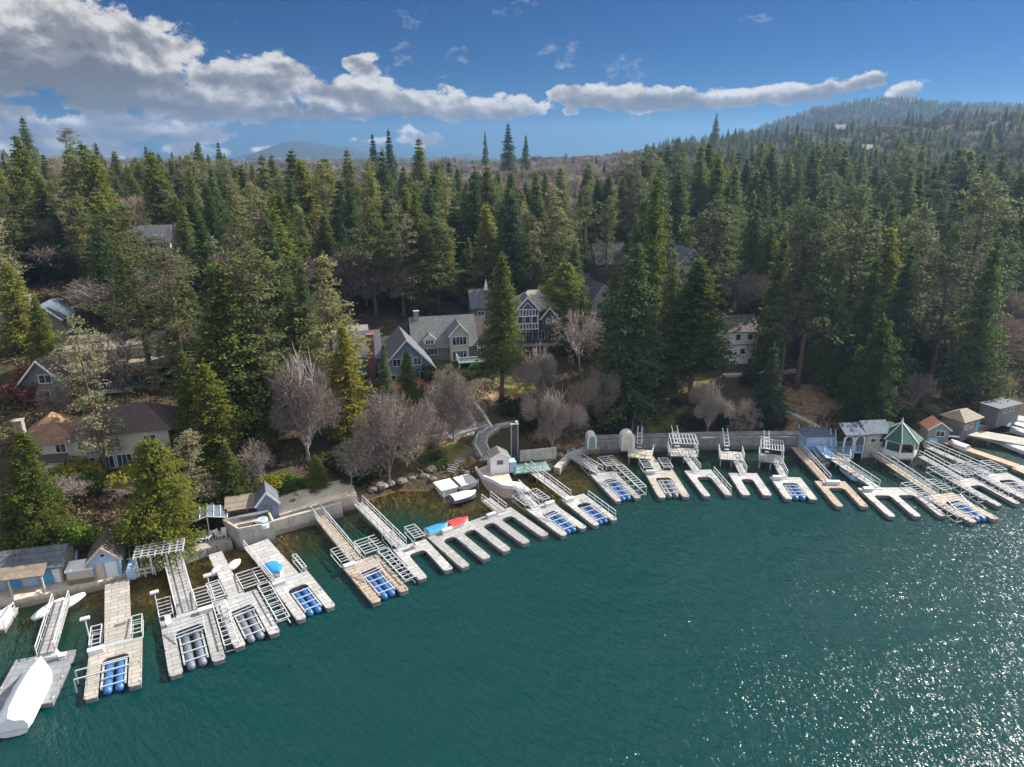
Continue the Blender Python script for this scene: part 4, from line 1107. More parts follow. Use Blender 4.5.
plain_house(108, 207, 'house with blue-grey roof high on the left ridge', 15, 9, 4.4, 'w_white', 'r_blue', 'gx', 3.6, ch='brick')
plain_house(150, 200, 'small dark cottage on the left ridge right of the blue-grey roofed house', 8, 7, 4, 'w_brown', 'r_slate', 'gx', 3)
plain_house(152, 258, 'small pale house with slate roof between pines on the left slope', 9, 7, 4, 'w_plaster', 'r_slate', 'gx', 3.4)
plain_house(60, 213, 'orange-roofed chalet among bare trees at the upper left', 8, 7, 3.4, 'w_plaster', 'r_orange', 'gx', 2.4)
plain_house(913, 303, 'house with broad brown-grey roof on the right slope', 10, 8, 2.4, 'w_cream', 'r_tan', 'gx', 4.0)
plain_house(841, 353, 'pale house glimpsed behind the bare brown slope', 9, 6, 4.2, 'w_plaster', 'r_grey', 'gx', 2.6)
plain_house(425, 212, 'pale house high on the middle slope among pines', 9, 7, 4.4, 'w_plaster', 'r_slate', 'gx', 3.0)
plain_house(480, 204, 'dark house high on the middle slope beside bare trees', 9, 7, 4, 'w_brown', 'r_dark', 'gx', 3.0)
plain_house(868, 158, 'pale house far off on the right-hand hill', 9, 7, 5, 'w_grey', 'r_grey', 'gx', 3.5)
plain_house(852, 178, 'whitish house in the trees halfway up the right-hand hill', 10, 7, 4, 'w_plaster', 'r_grey', 'gx', 3.5)
plain_house(1000, 150, 'long pale house near the top of the right-hand hill', 16, 8, 3, 'w_grey', 'r_grey', 'gx', 3.0)
plain_house(978, 178, 'second pale house below the long one on the right-hand hill', 13, 8, 3, 'w_plaster', 'r_pale', 'gx', 3.0)
plain_house(842, 135, 'small house under the far ridge at the right', 12, 8, 5, 'w_brown', 'r_slate', 'gx', 4)

# ---------------- seawalls and walkways along the water
def ribbon(pxs, z, w, zb, off=0.0):
    P_ = [W(u, v, z) for u, v in pxs]
    A_, B_ = [], []
    for i, p in enumerate(P_):
        d = (P_[min(i+1, len(P_)-1)]-P_[max(i-1, 0)]); d.z = 0; d.normalize()
        n = Vector((-d.y, d.x, 0))
        A_.append(p+n*off); B_.append(p+n*(off+w))
    return A_, B_
def wall_ribbon(name, pxs, z, w, zb, mt, label, cat, kind=None, group=None, off=0.0):
    A_, B_ = ribbon(pxs, z, w, zb, off)
    mb = MB(); n = len(A_)
    vs = []
    for a, b in zip(A_, B_): vs += [(a.x, a.y, zb), (a.x, a.y, z), (b.x, b.y, z), (b.x, b.y, zb)]
    fs = [(i*4+j, (i+1)*4+j, (i+1)*4+(j+1) % 4, i*4+(j+1) % 4) for i in range(n-1) for j in range(4)] + [(3, 2, 1, 0), ((n-1)*4, (n-1)*4+1, (n-1)*4+2, (n-1)*4+3)]
    mb.add(vs, [f[::-1] for f in fs])
    o = mb.build(name, M[mt])
    if kind: tag(o, kind=kind)
    else: tag(o, label, cat, group)
    for a in A_: EXCL.append((a.x, a.y, 2.0))
    return o
wall_ribbon('shore_walkway', [(-30,613),(0,604),(60,591),(108,580),(146,567),(178,557)], 1.0, 2.6, -2.5, 'conc_sand', None, None, 'structure')
wall_ribbon('shore_walkway', [(178,558),(205,549),(232,541)], 1.05, 3.4, -2.5, 'deck_sand', None, None, 'structure')
wall_ribbon('sea_wall', [(264,524),(300,514),(342,503)], 2.0, 0.45, -2.5, 'conc', 'pale concrete seawall in front of the sandy landing', 'wall')
wall_ribbon('landing_paving', [(266,521),(300,511),(342,500),(358,497)], 1.9, 5.5, -1, 'conc_sand', None, None, 'structure', off=0.45)
wall_ribbon('sea_wall', [(596,441),(640,440),(700,438),(760,437),(806,437)], 2.1, 0.5, -2.5, 'conc_dark', 'long grey concrete seawall behind the framed landings', 'wall')
wall_ribbon('wall_walk', [(596,440),(640,439),(700,437),(760,436),(806,436)], 2.0, 1.6, -1, 'conc_dark', None, None, 'structure', off=0.5)
wall_ribbon('sea_wall', [(806,444),(850,446),(885,444)], 1.2, 0.5, -2.5, 'conc_dark', 'dark low seawall under the arched boathouse', 'wall')
wall_ribbon('sea_wall', [(885,445),(925,437),(955,431),(1000,422)], 1.0, 0.5, -2.5, 'conc', 'low pale seawall from the gazebo to the right edge', 'wall')
wall_ribbon('jetty_wall', [(560,468),(572,455),(590,448),(600,447)], 1.1, 1.0, -2.5, 'conc', 'narrow concrete jetty curving out left of the small arched shed', 'wall')
# grassy terrace wall, the bright curved one
def ground_ribbon(name, pxs, w, h, mt, label=None, cat=None, kind=None, lift=0.0, dn=1.0, group=None):
    pts_ = [G3(u, v) for u, v in pxs]; fine = []
    for i in range(len(pts_)-1):
        for t in range(4): fine.append(pts_[i].lerp(pts_[i+1], t/4))
    fine.append(pts_[-1])
    vs = []; n = len(fine)
    for i, p in enumerate(fine):
        d = fine[min(i+1, n-1)]-fine[max(i-1, 0)]; d.z = 0; d.normalize(); nn = Vector((-d.y, d.x, 0))*w/2
        a, b = p-nn, p+nn
        z = max(tz(a.x, a.y), tz(b.x, b.y), tz(p.x, p.y))+h+lift
        vs += [(a.x, a.y, z-dn-h), (a.x, a.y, z), (b.x, b.y, z), (b.x, b.y, z-dn-h)]
        EXCL.append((p.x, p.y, w/2+0.4))
    fs = [(i*4+j, (i+1)*4+j, (i+1)*4+(j+1) % 4, i*4+(j+1) % 4) for i in range(n-1) for j in range(4)] + [(3, 2, 1, 0), ((n-1)*4, (n-1)*4+1, (n-1)*4+2, (n-1)*4+3)]
    o = MB().add(vs, [f[::-1] for f in fs]).build(name, M[mt])
    if kind: tag(o, kind=kind)
    else: tag(o, label, cat, group)
    return o
ground_ribbon('garden_wall', [(407,441),(420,442),(436,441),(448,438)], 0.5, 0.9, 'conc_sand', 'bright curved garden wall on the bank below the blue house', 'wall')
ground_ribbon('garden_path', [(448,438),(462,432),(478,428),(488,424)], 1.6, 0.06, 'path', kind='structure')
ground_ribbon('garden_path', [(470,436),(474,424),(466,410)], 1.0, 0.06, 'conc', kind='structure')
ground_ribbon('garden_wall', [(474,405),(484,417),(492,430)], 0.4, 0.6, 'conc_sand', 'straight pale kerb wall running down beside the lawn', 'wall')
ground_ribbon('driveway', [(495,428),(484,434),(479,444),(482,452),(487,460)], 2.2, 0.08, 'path', kind='structure')
ground_ribbon('garden_wall', [(490,429),(478,436),(475,447),(482,459)], 0.3, 0.55, 'conc', 'left curving wall of the little drive by the lawn', 'wall')
ground_ribbon('garden_wall', [(496,432),(488,438),(486,446),(491,456)], 0.3, 0.55, 'conc', 'right curving wall of the little drive by the lawn', 'wall')
ground_ribbon('garden_path', [(496,427),(512,424),(530,419)], 1.2, 0.07, 'conc', kind='structure')
ground_ribbon('garden_wall', [(456,354),(475,353),(497,352)], 0.4, 0.9, 'w_stone', 'grey garden wall right of the railed deck', 'wall')
ground_ribbon('garden_path', [(724,376),(745,375),(770,373),(800,371)], 1.4, 0.07, 'conc', kind='structure')
ground_ribbon('garden_path', [(786,412),(800,418),(812,424),(822,431)], 1.2, 0.07, 'conc', kind='structure')
ground_ribbon('road', [(735,312),(790,308),(840,322)], 4.5, 0.08, 'path', kind='structure')
ground_ribbon('garden_path', [(650,368),(672,368),(690,367)], 1.2, 0.07, 'conc', kind='structure')

# stairs of individual treads on the bank
def bank_stairs(pxs, n, w, label, mt='stone', riser=0.2, side=None, side_m='light_blue', name='bank_stairs'):
    pts_ = [G3(u, v) for u, v in pxs]
    o = empty(name, pts_[0], label, 'stairs')
    L = [(pts_[i+1]-pts_[i]).length for i in range(len(pts_)-1)]; T = sum(L)
    def at(t):
        s = t*T
        for i, l in enumerate(L):
            if s <= l or i == len(L)-1: return pts_[i].lerp(pts_[i+1], min(1, s/l)), (pts_[i+1]-pts_[i]).normalized()
            s -= l
    mb = MB(); rl = [MB(), MB()]
    prev = [None, None]
    for i in range(n):
        p, d = at((i+0.5)/n)
        z = tz(p.x, p.y)+0.12
        mb.box((p.x-pts_[0].x, p.y-pts_[0].y, z-0.25-pts_[0].z), (w, T/n*0.62, 0.5), math.atan2(d.y, d.x)-PI/2)
        if side:
            dn = Vector((d.x, d.y, 0)).normalized(); nn = Vector((-dn.y, dn.x, 0))*(w/2+0.08)
            for k, sg in enumerate((1, -1)):
                q = Vector((p.x, p.y, z))+nn*sg-pts_[0]
                if prev[k] is not None:
                    rl[k].bar(prev[k]+Vector((0,0,0.95)), q+Vector((0,0,0.95)), 0.12, 0.14); rl[k].bar(prev[k]+Vector((0,0,0.35)), q+Vector((0,0,0.35)), 0.1, 0.28)
                if i % 3 == 0: rl[k].bar(q, q+Vector((0,0,0.95)), 0.1, 0.1)
                prev[k] = q
        EXCL.append((p.x, p.y, w/2+0.5))
    mb.build('steps', M[mt], o)
    if side:
        for m_ in rl: m_.build('handrail', M[side_m], o)
bank_stairs([(449,473),(455,464),(465,456),(475,450)], 13, 1.3, 'curving flight of stone steps up the grassy bank', 'stone')
bank_stairs([(636,437),(638,418),(641,396)], 22, 1.3, 'straight wooden stairs up the bank below the huge dark fir', 'wood_dark', side=True, side_m='galv')
bank_stairs([(66,586),(68,566),(71,545)], 14, 1.7, 'red-brown stairs with pale blue side walls right of the blue-doored boathouse', 'wood_red', side=True)
bank_stairs([(124,571),(122,552),(119,534)], 14, 1.4, 'red-brown stairs with white rails beside the gabled shed', 'wood_red', side=True, side_m='pipe')
bank_stairs([(806,447),(805,440),(804,430)], 9, 1.6, 'dark wooden steps left of the pale blue boathouse', 'wood_dark', side=True, side_m='galv')
bank_stairs([(430,356),(425,372),(424,388)][::-1], 12, 1.2, 'narrow steps between shrubs below the grey dormer house', 'stone')

# ---------------- sheds and boathouses on the waterfront
def shed(u, v, label, z=1.0, rz=20, name='shed', cat='shed', r=3.0, ground=False):
    p = W(u, v, z) if not ground else G3(u, v)
    o = empty(name, p, label, cat, None, R(rz))
    EXCL.append((p.x-math.sin(R(rz))*r*0.5, p.y+math.cos(R(rz))*r*0.5, r))
    return o
# blue-doored boathouse
o = shed(26, 590, 'low dark-roofed boathouse with blue doors and cream-edged porch at the left', rz=14, name='boathouse', cat='boathouse', r=4.5)
vol(o, -3.6, 3.4, 0.6, 4.6, -1.2, 2.2, 'w_cream', 'r_slate', 'gx', 1.2, 0.4)
for i, x in enumerate((-2.7, -1.2, 0.3, 1.8)): MB().box((x, 0.56, 0.85), (1.3, 0.08, 1.5)).build('door', M['mid_blue' if i % 2 else 'light_blue'], o)
MB().box((2.9, 0.56, 1.0), (0.7, 0.09, 1.8)).build('door', M['trim'], o)
m = MB(); m.slab([(-4.0, -1.2, 2.2), (2.4, -1.2, 2.2), (2.4, 0.4, 2.75), (-4.0, 0.4, 2.75)], 0.14); m.build('porch_roof', M['r_tan'], o)
for x in (-3.8, -0.8, 2.2): MB().box((x, -1.1, 0.5), (0.16, 0.16, 3.1)).build('post', M['w_cream'], o)
# low shed
o = shed(82, 583, 'small low shed with pale flat roof between the stairs and the gabled shed', rz=18, r=2)
vol(o, -1.25, 1.25, 0, 1.8, -0.6, 1.5, 'w_cream', 'white_p', 'shed', 0.15, 0.1); MB().box((0, -0.03, 0.25), (2.5, 0.08, 0.6)).build('plinth', M['w_brown'], o)
# gabled shed with round window
o = shed(107, 577, 'pale blue gabled shed with round window and dark roof by the shore walkway', rz=20, r=2.6)
vol(o, -1.5, 1.5, 0, 3.6, -0.8, 2.2, 'light_blue', 'r_dark', 'gy', 1.5, 0.3, trim='pink')
m = MB().box((-0.5, -0.04, 0.9), (0.8, 0.07, 1.8)); m.build('door', M['pink'], o)
m = MB().box((0.6, -0.04, 0.9), (1.1, 0.07, 1.8)); m.build('door', M['trim'], o)
m = MB().tube([(0, 0.02, 2.75), (0, -0.07, 2.75)], 0.3, 16); w_ = m.build('window', M['trim'], o); MB().tube([(0, 0.0, 2.75), (0, -0.08, 2.75)], 0.22, 16).build('pane', M['glass'], w_)
# brown open-sided shed and grey-blue gabled shed
o = shed(249, 521, 'brown open-fronted storage shed with white kayaks inside', rz=20, z=2.0, r=2.8)
vol(o, -2.2, 2.0, 0.9, 2.6, -1.5, 1.7, 'w_brown', 'r_tan', 'shed', 0.4, 0.4)
for x in (-2.1, -0.1, 1.9): MB().box((x, 0.05, 0.8), (0.14, 0.14, 1.9)).build('post', M['wood_dark'], o)
MB().box((-0.1, 0.4, 1.78), (4.4, 1.0, 0.12)).build('porch_roof', M['r_tan'], o)
MB().box((-0.1, 0.5, 0.4), (4.0, 0.8, 0.1)).build('shelf', M['wood_dark'], o)
o = shed(269, 518, 'grey-blue gabled shed at the start of the sandy landing', rz=22, z=2.0, r=2.4)
vol(o, -1.25, 1.25, 0, 3.0, -1.5, 2.0, 'w_blue', 'r_slate', 'gy', 1.5, 0.2)
MB().box((0, -0.04, 0.9), (0.9, 0.07, 1.8)).build('door', M['r_grey'], o)
# white shed on the terrace
o = shed(500, 470, 'small white shed with grey roof and dark window beside the pinkish terrace', rz=14, z=2.0, r=2.4)
o.scale = (0.8, 0.8, 0.8)
vol(o, -1.7, 1.7, 0, 2.8, -1.5, 2.4, 'w_white', 'r_grey', 'gy', 0.9, 0.2); win(o, 0.0, 0, 1.5, 0.9, 0.6, fr='trim_dark', mull=0); win(o, 1.7, 1.4, 1.6, 0.8, 0.8, face='R', fr='mid_blue', mull=0)
MB().box((2.4, 0.8, 0.3), (1.2, 1.8, 2.0)).build('annex', M['light_blue'], o)
# two small arched sheds on the seawall
def arch_shed(u, v, label, w, h, z=2.0):
    o = shed(u, v, label, rz=4, z=z, r=1.8)
    pts_ = [(-w/2, 0), (w/2, 0)] + [(w/2*math.cos(a), h*0.65+h*0.35*math.sin(a)) for a in [PI*i/8 for i in range(9)]]
    n = len(pts_); mb = MB()
    vs = [(x, 0, z_-0.3) for x, z_ in pts_] + [(x, 2.0, z_-0.3) for x, z_ in pts_]
    mb.add(vs, [tuple(range(n)), tuple(range(2*n-1, n-1, -1))] + [(i, n+i, n+(i+1) % n, (i+1) % n) for i in range(n)])
    mb.build('shell', M['w_plaster'], o)
    pts2 = [(x*0.62, z_*0.86) for x, z_ in pts_]
    vs = [(x, -0.06, z_-0.2) for x, z_ in pts2] + [(x, 0.05, z_-0.2) for x, z_ in pts2]
    MB().add(vs, [tuple(range(n)), tuple(range(2*n-1, n-1, -1))] + [(i, n+i, n+(i+1) % n, (i+1) % n) for i in range(n)]).build('door', M['teal' if w < 1.6 else 'conc_sand'], o)
arch_shed(592, 447, 'tiny arched shed with teal door at the left end of the seawall', 1.5, 2.3)
arch_shed(628, 449, 'arched white shed on the seawall by the hillside stairs', 2.1, 2.9, 1.5)
# pale blue boathouse
o = shed(820, 448, 'pale blue flat-roofed boathouse beside dark wooden steps', rz=4, z=1.2, name='boathouse', cat='boathouse', r=3)
vol(o, -2.3, 2.3, 0, 3.2, -1.5, 1.9, 'light_blue', 'r_blue', 'flat', 0, 0.15); MB().box((0.4, -0.04, 0.6), (0.8, 0.07, 1.0)).build('door', M['pink'], o)
o = shed(830, 456, 'mid-blue sloping boat ramp in front of the pale blue boathouse', rz=4, z=0.6, name='boat_ramp', cat='ramp', r=1)
MB().slab([(-2.2, -1.5, -0.2), (1.6, -1.5, -0.2), (1.6, 1.6, 0.7), (-2.2, 1.6, 0.7)], 0.12).build('ramp', M['light_blue'], o)
MB().slab([(-2.0, -2.4, 0.9), (0.0, -2.4, 0.5), (0.0, 1.4, 1.1), (-2.0, 1.4, 1.3)], 0.1).build('tarpaulin', M['light_blue'], o)
# boathouse with arches
o = shed(862, 452, 'cream boathouse with blue-grey roof and arched white porch on the water', rz=6, z=1.0, name='boathouse', cat='boathouse', r=4)
vol(o, 0.4, 3.9, 0, 4.0, -2.5, 3.2, 'w_cream', 'r_blue', 'gx', 1.1, 0.4)
m = MB(); m.slab([(-3.4, -0.5, 3.1), (0.3, -0.5, 3.1), (0.3, 2.0, 4.2), (-3.4, 2.0, 4.2)], 0.15); m.slab([(0.3, 4.5, 3.1), (-3.4, 4.5, 3.1), (-3.4, 2.0, 4.21), (0.3, 2.0, 4.21)], 0.15); m.build('porch_roof', M['r_blue'], o)
for x0 in (-3.2, -1.4):
    m = MB(); m.box((x0, 0, 0.5), (0.18, 0.18, 4.2)); m.box((x0+1.5, 0, 0.5), (0.18, 0.18, 4.2))
    for i in range(6):
        a0, a1 = PI*i/6, PI*(i+1)/6
        m.bar((x0+0.75-0.7*math.cos(a0), 0, 2.1+0.7*math.sin(a0)), (x0+0.75-0.7*math.cos(a1), 0, 2.1+0.7*math.sin(a1)), 0.16, 0.16)
    m.build('arch', M['trim'], o)
MB().box((-1.5, 2, 0.0), (3.8, 4.2, 0.2)).build('porch_floor', M['light_blue'], o)
m = MB(); rail(m, (-3.3, -0.05, 0.1), (0.2, -0.05, 0.1), 1.0, 0.6, 0.04); m.build('balustrade', M['light_blue'], o)
win(o, 1.5, 0, 1.9, 0.8, 0.6, mull=0); win(o, 2.9, 0, 1.9, 0.8, 0.6, mull=0)
# gazebo
def gazebo():
    o = shed(905, 458, 'octagonal white gazebo with pointed green roof at the water', rz=0, z=0.9, name='gazebo', cat='gazebo', r=3.2)
    Rr = 2.7
    V8 = [(Rr*math.cos(PI/8+i*PI/4), 2.4+Rr*math.sin(PI/8+i*PI/4)) for i in range(8)]
    MB().prism(V8, -0.3, 0.0).build('floor', M['conc'], o)
    for x, y in V8: MB().tube([(x, y, -3), (x, y, -0.3)], 0.12, 6).build('piling', M['conc'], o)
    for i, (x, y) in enumerate(V8): MB().box((x, y, 1.3), (0.2, 0.2, 2.6)).build('post', M['trim'], o)
    m = MB(); m2 = MB()
    for i in range(8):
        (x, y), (x2, y2) = V8[i], V8[(i+1) % 8]
        m.bar((x, y, 0.45), (x2, y2, 0.45), 0.1, 0.9); m.bar((x, y, 2.5), (x2, y2, 2.5), 0.14, 0.35)
        if i not in (5,): m2.bar((x*0.98, 2.4+(y-2.4)*0.98, 1.6), (x2*0.98, 2.4+(y2-2.4)*0.98, 1.6), 0.04, 1.3)
    m.build('parapet', M['trim'], o); m2.build('screen', M['r_green'], o)
    e = [(x*1.2, 2.4+(y-2.4)*1.2, 2.6) for x, y in V8]
    r = MB().add(e+[(0, 2.4, 4.9)], [(i, (i+1) % 8, 8) for i in range(8)]+[tuple(range(7, -1, -1))]); ro = r.build('roof', M['r_green'], o)
    m = MB()
    for i in range(8): m.bar(e[i], (0, 2.4, 4.93), 0.09, 0.09)
    m.build('roof_ribs', M['trim'], ro)
    MB().box((0, 2.4, 5.3), (0.3, 0.3, 0.9), taper=0.1).build('finial', M['trim'], ro)
gazebo()
o = shed(890, 446, 'low green-roofed shelter just behind the gazebo on its left', rz=8, z=1.2, name='shelter', cat='shelter', r=2.6)
vol(o, -2.4, 2.0, 0, 3, -1, 2.2, 'w_white', 'r_green', 'hip', 1.2, 0.3)
# little orange-roofed cabin
o = shed(937, 441, 'tiny pale-green cabin with orange roof and white window', rz=-6, z=1.2, name='cabin', cat='cabin', r=2.6)
o.scale = (0.8, 0.8, 0.8)
vol(o, -2.0, 2.0, 0, 3.4, -1.5, 2.5, 'w_green', 'r_orange', 'gy', 1.5, 0.3); win(o, 0.3, 0, 1.6, 1.5, 1.1, mull=1)
MB().box((-1.2, -0.6, 0.3), (1.6, 0.9, 1.0)).build('bench', M['light_blue'], o)
# grey lakeside house
o = shed(972, 432, 'squat grey house with shallow brown roof at the right shore', rz=28, z=1.5, name='grey_house', cat='house', r=4)
o.scale = (0.72, 0.72, 0.72)
vol(o, -4.2, 2.6, 0, 5, -1.5, 3.2, 'w_grey', 'r_tan', 'hip', 1.6, 0.5); MB().box((1.4, -0.04, 1.1), (0.9, 0.07, 2.1)).build('door', M['mid_blue'], o)
for x in (-2.8, -0.8): win(o, x, 0, 1.7, 1.0, 1.0)
o = shed(1004, 416, 'low building with flat grey roof at the right edge above the boats', rz=25, z=3, name='low_building', cat='building', r=4)
o.scale = (0.6, 0.6, 0.6)
vol(o, -3, 7, 0, 5, -3, 2.6, 'w_grey', 'r_slate', 'flat', 0, 0.4); win(o, 0, 0, 1.5, 1.4, 1.0); win(o, 3, 0, 1.5, 1.4, 1.0)
# tan deck on posts at the right
o = shed(990, 436, 'broad tan deck on posts below the squat grey house', rz=-32, z=1.2, name='fishing_deck', cat='deck', r=2)
MB().box((0, 0, 0), (9.5, 3.4, 0.2)).build('deck', M['deck_sand'], o)
for x in (-4, 0, 4):
    for y in (-1.4, 1.4): MB().tube([(x, y, -3.5), (x, y, -0.1)], 0.12, 6).build('piling', M['wood_dark'], o)
o = shed(1016, 418, 'second tan deck behind the moored white boats at the right edge', rz=-32, z=1.2, name='fishing_deck', cat='deck', r=2)
MB().box((0, 0, 0), (9, 3.0, 0.2)).build('deck', M['deck_pale'], o)
for x in (-4, 4): MB().tube([(x, 0, -3.5), (x, 0, -0.1)], 0.12, 6).build('piling', M['wood_dark'], o)

# ---------------- pergola, glass shelter, raised patio, terrace, teal deck
o = shed(165, 573, 'white lattice pergola over the walkway beside the bushy cedar', rz=20, z=1.0, name='pergola', cat='pergola', r=2)
m = MB()
for x in (-2.6, -1.2, 0.4, 1.8):
    for y in (0.2, 2.6): m.bar((x, y, 0), (x, y, 2.3), 0.13, 0.13)
m.build('posts', M['pipe'], o)
m = MB()
for i in range(8): m.bar((-2.8+i*0.7, 0, 2.3), (-2.8+i*0.7, 3.0, 2.3), 0.1, 0.12)
for i in range(5): m.bar((-2.9, 0.2+i*0.6, 2.42), (2.2, 0.2+i*0.6, 2.42), 0.09, 0.1)
m.build('lattice', M['pipe'], o)
m = MB(); rail(m, (-2.9, -0.1, 0), (-0.9, -0.1, 0), 1.0, 0.9); m.build('handrail', M['pipe'], o)
MB().box((-3.3, 1.2, 0.5), (0.8, 2.4, 1.1)).build('side_wall', M['light_blue'], o)
o = shed(188, 545, 'tall pair of white gallows posts over the stairs by the pergola', rz=20, z=1.2, name='gallows_posts', cat='gallows', r=1)
m = MB()
for x in (-1.6, -0.2): m.bar((x, 0, 0), (x-0.2, 2.4, 3.4), 0.14, 0.14); m.bar((x-0.2, 2.4, 3.4), (x-0.2, 3.6, 0.8), 0.14, 0.14)
m.bar((-1.7, 1.6, 2.3), (-0.3, 1.6, 2.3), 0.1, 0.1); m.bar((-1.75, 2.4, 3.4), (-0.35, 2.4, 3.4), 0.1, 0.1); m.build('frame', M['pipe'], o)
o = shed(210, 536, 'glass-roofed shelter with white ribs behind the white chairs', rz=22, z=1.4, name='glass_shelter', cat='shelter', r=2.4)
m = MB(); m.slab([(-2.4, 0, 2.0), (0, 0, 2.6), (0, 2.6, 2.9), (-2.4, 2.6, 2.3)], 0.06); m.slab([(0.01, 0, 2.6), (2.2, 0, 2.0), (2.2, 2.6, 2.3), (0.01, 2.6, 2.9)], 0.06); m.build('roof', M['r_blue'], o)
m = MB()
for t in (0, 0.33, 0.66, 1.0): m.bar((-2.4+2.4*t, -0.02, 2.05+0.6*t), (-2.4+2.4*t, 2.6, 2.35+0.6*t), 0.09, 0.09); m.bar((2.2*t, -0.02, 2.65-0.6*t), (2.2*t, 2.6, 2.95-0.6*t), 0.09, 0.09)
for x in (-2.35, 0, 2.15): m.bar((x, 0, -0.4), (x, 0, 2.1+(0.5 if x == 0 else 0)), 0.1, 0.1)
m.bar((-2.4, 0, 2.05), (0, 0, 2.66), 0.1, 0.1); m.bar((0, 0, 2.66), (2.2, 0, 2.05), 0.1, 0.1); m.build('ribs', M['pipe'], o)
def chair(u, v, rz, label):
    o = shed(u, v, label, rz=rz, z=1.06, name='garden_chair', cat='chair', r=0.5)
    o['group'] = 'white garden chairs on the shore walkway'
    MB().box((0, 0, 0.42), (0.6, 0.6, 0.08)).build('seat', M['white_p'], o)
    MB().slab([(-0.3, 0.28, 0.45), (0.3, 0.28, 0.45), (0.3, 0.5, 1.05), (-0.3, 0.5, 1.05)], 0.07).build('backrest', M['white_p'], o)
    for x in (-0.25, 0.25):
        for y in (-0.25, 0.25): MB().box((x, y, 0.2), (0.08, 0.08, 0.4)).build('leg', M['white_p'], o)
    for x in (-0.33, 0.33): MB().box((x, 0, 0.62), (0.08, 0.55, 0.07)).build('armrest', M['white_p'], o)
for i, (u, v, nm) in enumerate([(194, 545, 'leftmost'), (199, 543, 'second from the left'), (204, 541, 'third from the left'), (209, 540, 'third from the right'), (219, 538, 'second from the right'), (224, 537, 'rightmost')]):
    chair(u, v, [10, 200, 30, 340, 60, 15][i], 'white garden chair by the glass-roofed shelter, '+nm+' of six')
o = shed(243, 545, 'raised pale concrete patio with white tub and boat table, above the wide gangway', rz=20, z=1.0, name='raised_patio', cat='patio', r=3)
o.rotation_euler[2] = 0
pl = [tuple((W(u_, v_, 2.5)-o.location)[:2]) for u_, v_ in ((224, 523), (239, 532), (274, 525), (268, 513))]
MB().prism(pl, -3.0, 1.5).build('base', M['conc'], o)
m = MB()
for i in range(4):
    a, b = pl[i], pl[(i+1) % 4]; m.bar((a[0], a[1], 1.75), (b[0], b[1], 1.75), 0.25, 0.5)
m.build('parapet', M['conc'], o)
m = MB().tube([(1.7, 2.4, 1.5), (1.7, 2.4, 2.1)], 0.6, 16); t_ = m.build('tub', M['white_p'], o); MB().tube([(1.7, 2.4, 2.1), (1.7, 2.4, 2.12)], 0.45, 16).build('tub_water', M['tub'], t_)
m = MB().tube([(2.3, 1.5, 1.5), (2.3, 1.5, 2.0)], 0.45, 16); m.build('round_table', M['white_p'], o)
MB().box((-0.1, 2.0, 1.56), (2.0, 0.7, 0.1), 0.4).build('planter', M['r_dark'], o)
o = shed(495, 490, 'pinkish paved terrace with low white wall above the brown shallows', rz=0, z=0.0, name='terrace', cat='terrace', r=3)
tp = [W(u, v, 1.5)-Vector((o.location.x, o.location.y, 0)) for u, v in ((476,470),(482,478),(492,482),(503,488),(514,489),(512,480),(508,472),(500,467),(487,465))]
MB().prism([(p.x, p.y) for p in tp], -2.5, 1.5).build('paving', M['pink'], o)
m = MB()
for i in range(4): m.bar((tp[i].x, tp[i].y, 1.75), (tp[i+1].x, tp[i+1].y, 1.75), 0.3, 0.55)
m.build('parapet', M['white_p'], o)
o = shed(532, 472, 'small teal deck with timber sides at the foot of the tall twin posts', rz=12, z=1.2, name='teal_deck', cat='deck', r=2.5)
MB().box((0, 1.4, 0.0), (5.6, 3.0, 0.2)).build('deck', M['teal'], o)
MB().box((1.8, 3.6, 1.0), (5.6, 0.2, 1.8)).build('fence_panel', M['conc'], o)
m = MB(); rail(m, (-2.7, 0, 0.1), (1.6, 0, 0.1), 0.9, 1.1); m.build('handrail', M['teal'], o)
for x in (-2.4, 0, 2.4): MB().tube([(x, 0.2, -3), (x, 0.2, -0.1)], 0.12, 6).build('piling', M['wood_dark'], o)
o = shed(515, 456, 'tall narrow hoist of twin dark posts with white cap above the teal deck', rz=8, z=2.0, name='hoist', cat='hoist', r=1)
for x in (-0.5, 0.5): MB().bar((x, 0.5, -0.5), (x, 0.5, 4.9), 0.1, 0.1).build('post', M['galv'], o)
MB().box((0, 0.5, 4.95), (1.2, 0.3, 0.12)).build('cap', M['trim'], o)
MB().box((0.3, 0.5, 5.2), (0.4, 0.3, 0.4)).build('motor', M['trim'], o)
MB().box((0, 0.7, 2.2), (0.8, 0.08, 4.6)).build('panel', M['trim_dark'], o)
# kayaks in the storage shed area
def kayak(u, v, label, mt, rz, z):
    p = W(u, v, z); mb = MB(); n = 9
    for i in range(n):
        t = i/(n-1); w_ = 0.33*math.sin(PI*(0.04+0.92*t))**0.7
        mb.v += [(3.4*(t-0.5), -w_, 0.2), (3.4*(t-0.5), 0, 0), (3.4*(t-0.5), w_, 0.2), (3.4*(t-0.5), 0, 0.34)]
    mb.f = [(i*4+j, (i+1)*4+j, (i+1)*4+(j+1) % 4, i*4+(j+1) % 4) for i in range(n-1) for j in range(4)] + [(3,2,1,0), (32,33,34,35)]; mb.m = [0]*len(mb.f)
    o = mb.build('kayak', M[mt], None, True, loc=(p.x, p.y, z)); o.rotation_euler[2] = R(rz)
    tag(o, label, 'kayak', 'kayaks stored on land')
kayak(246, 517, 'white kayak lying in the brown storage shed, left', 'white_p', 20, 2.7)
kayak(254, 515, 'white kayak lying in the brown storage shed, right', 'white_p', 24, 2.9)
kayak(948, 437, 'white kayak on the bank between the orange-roofed cabin and the squat grey house', 'white_p', -15, 1.2)
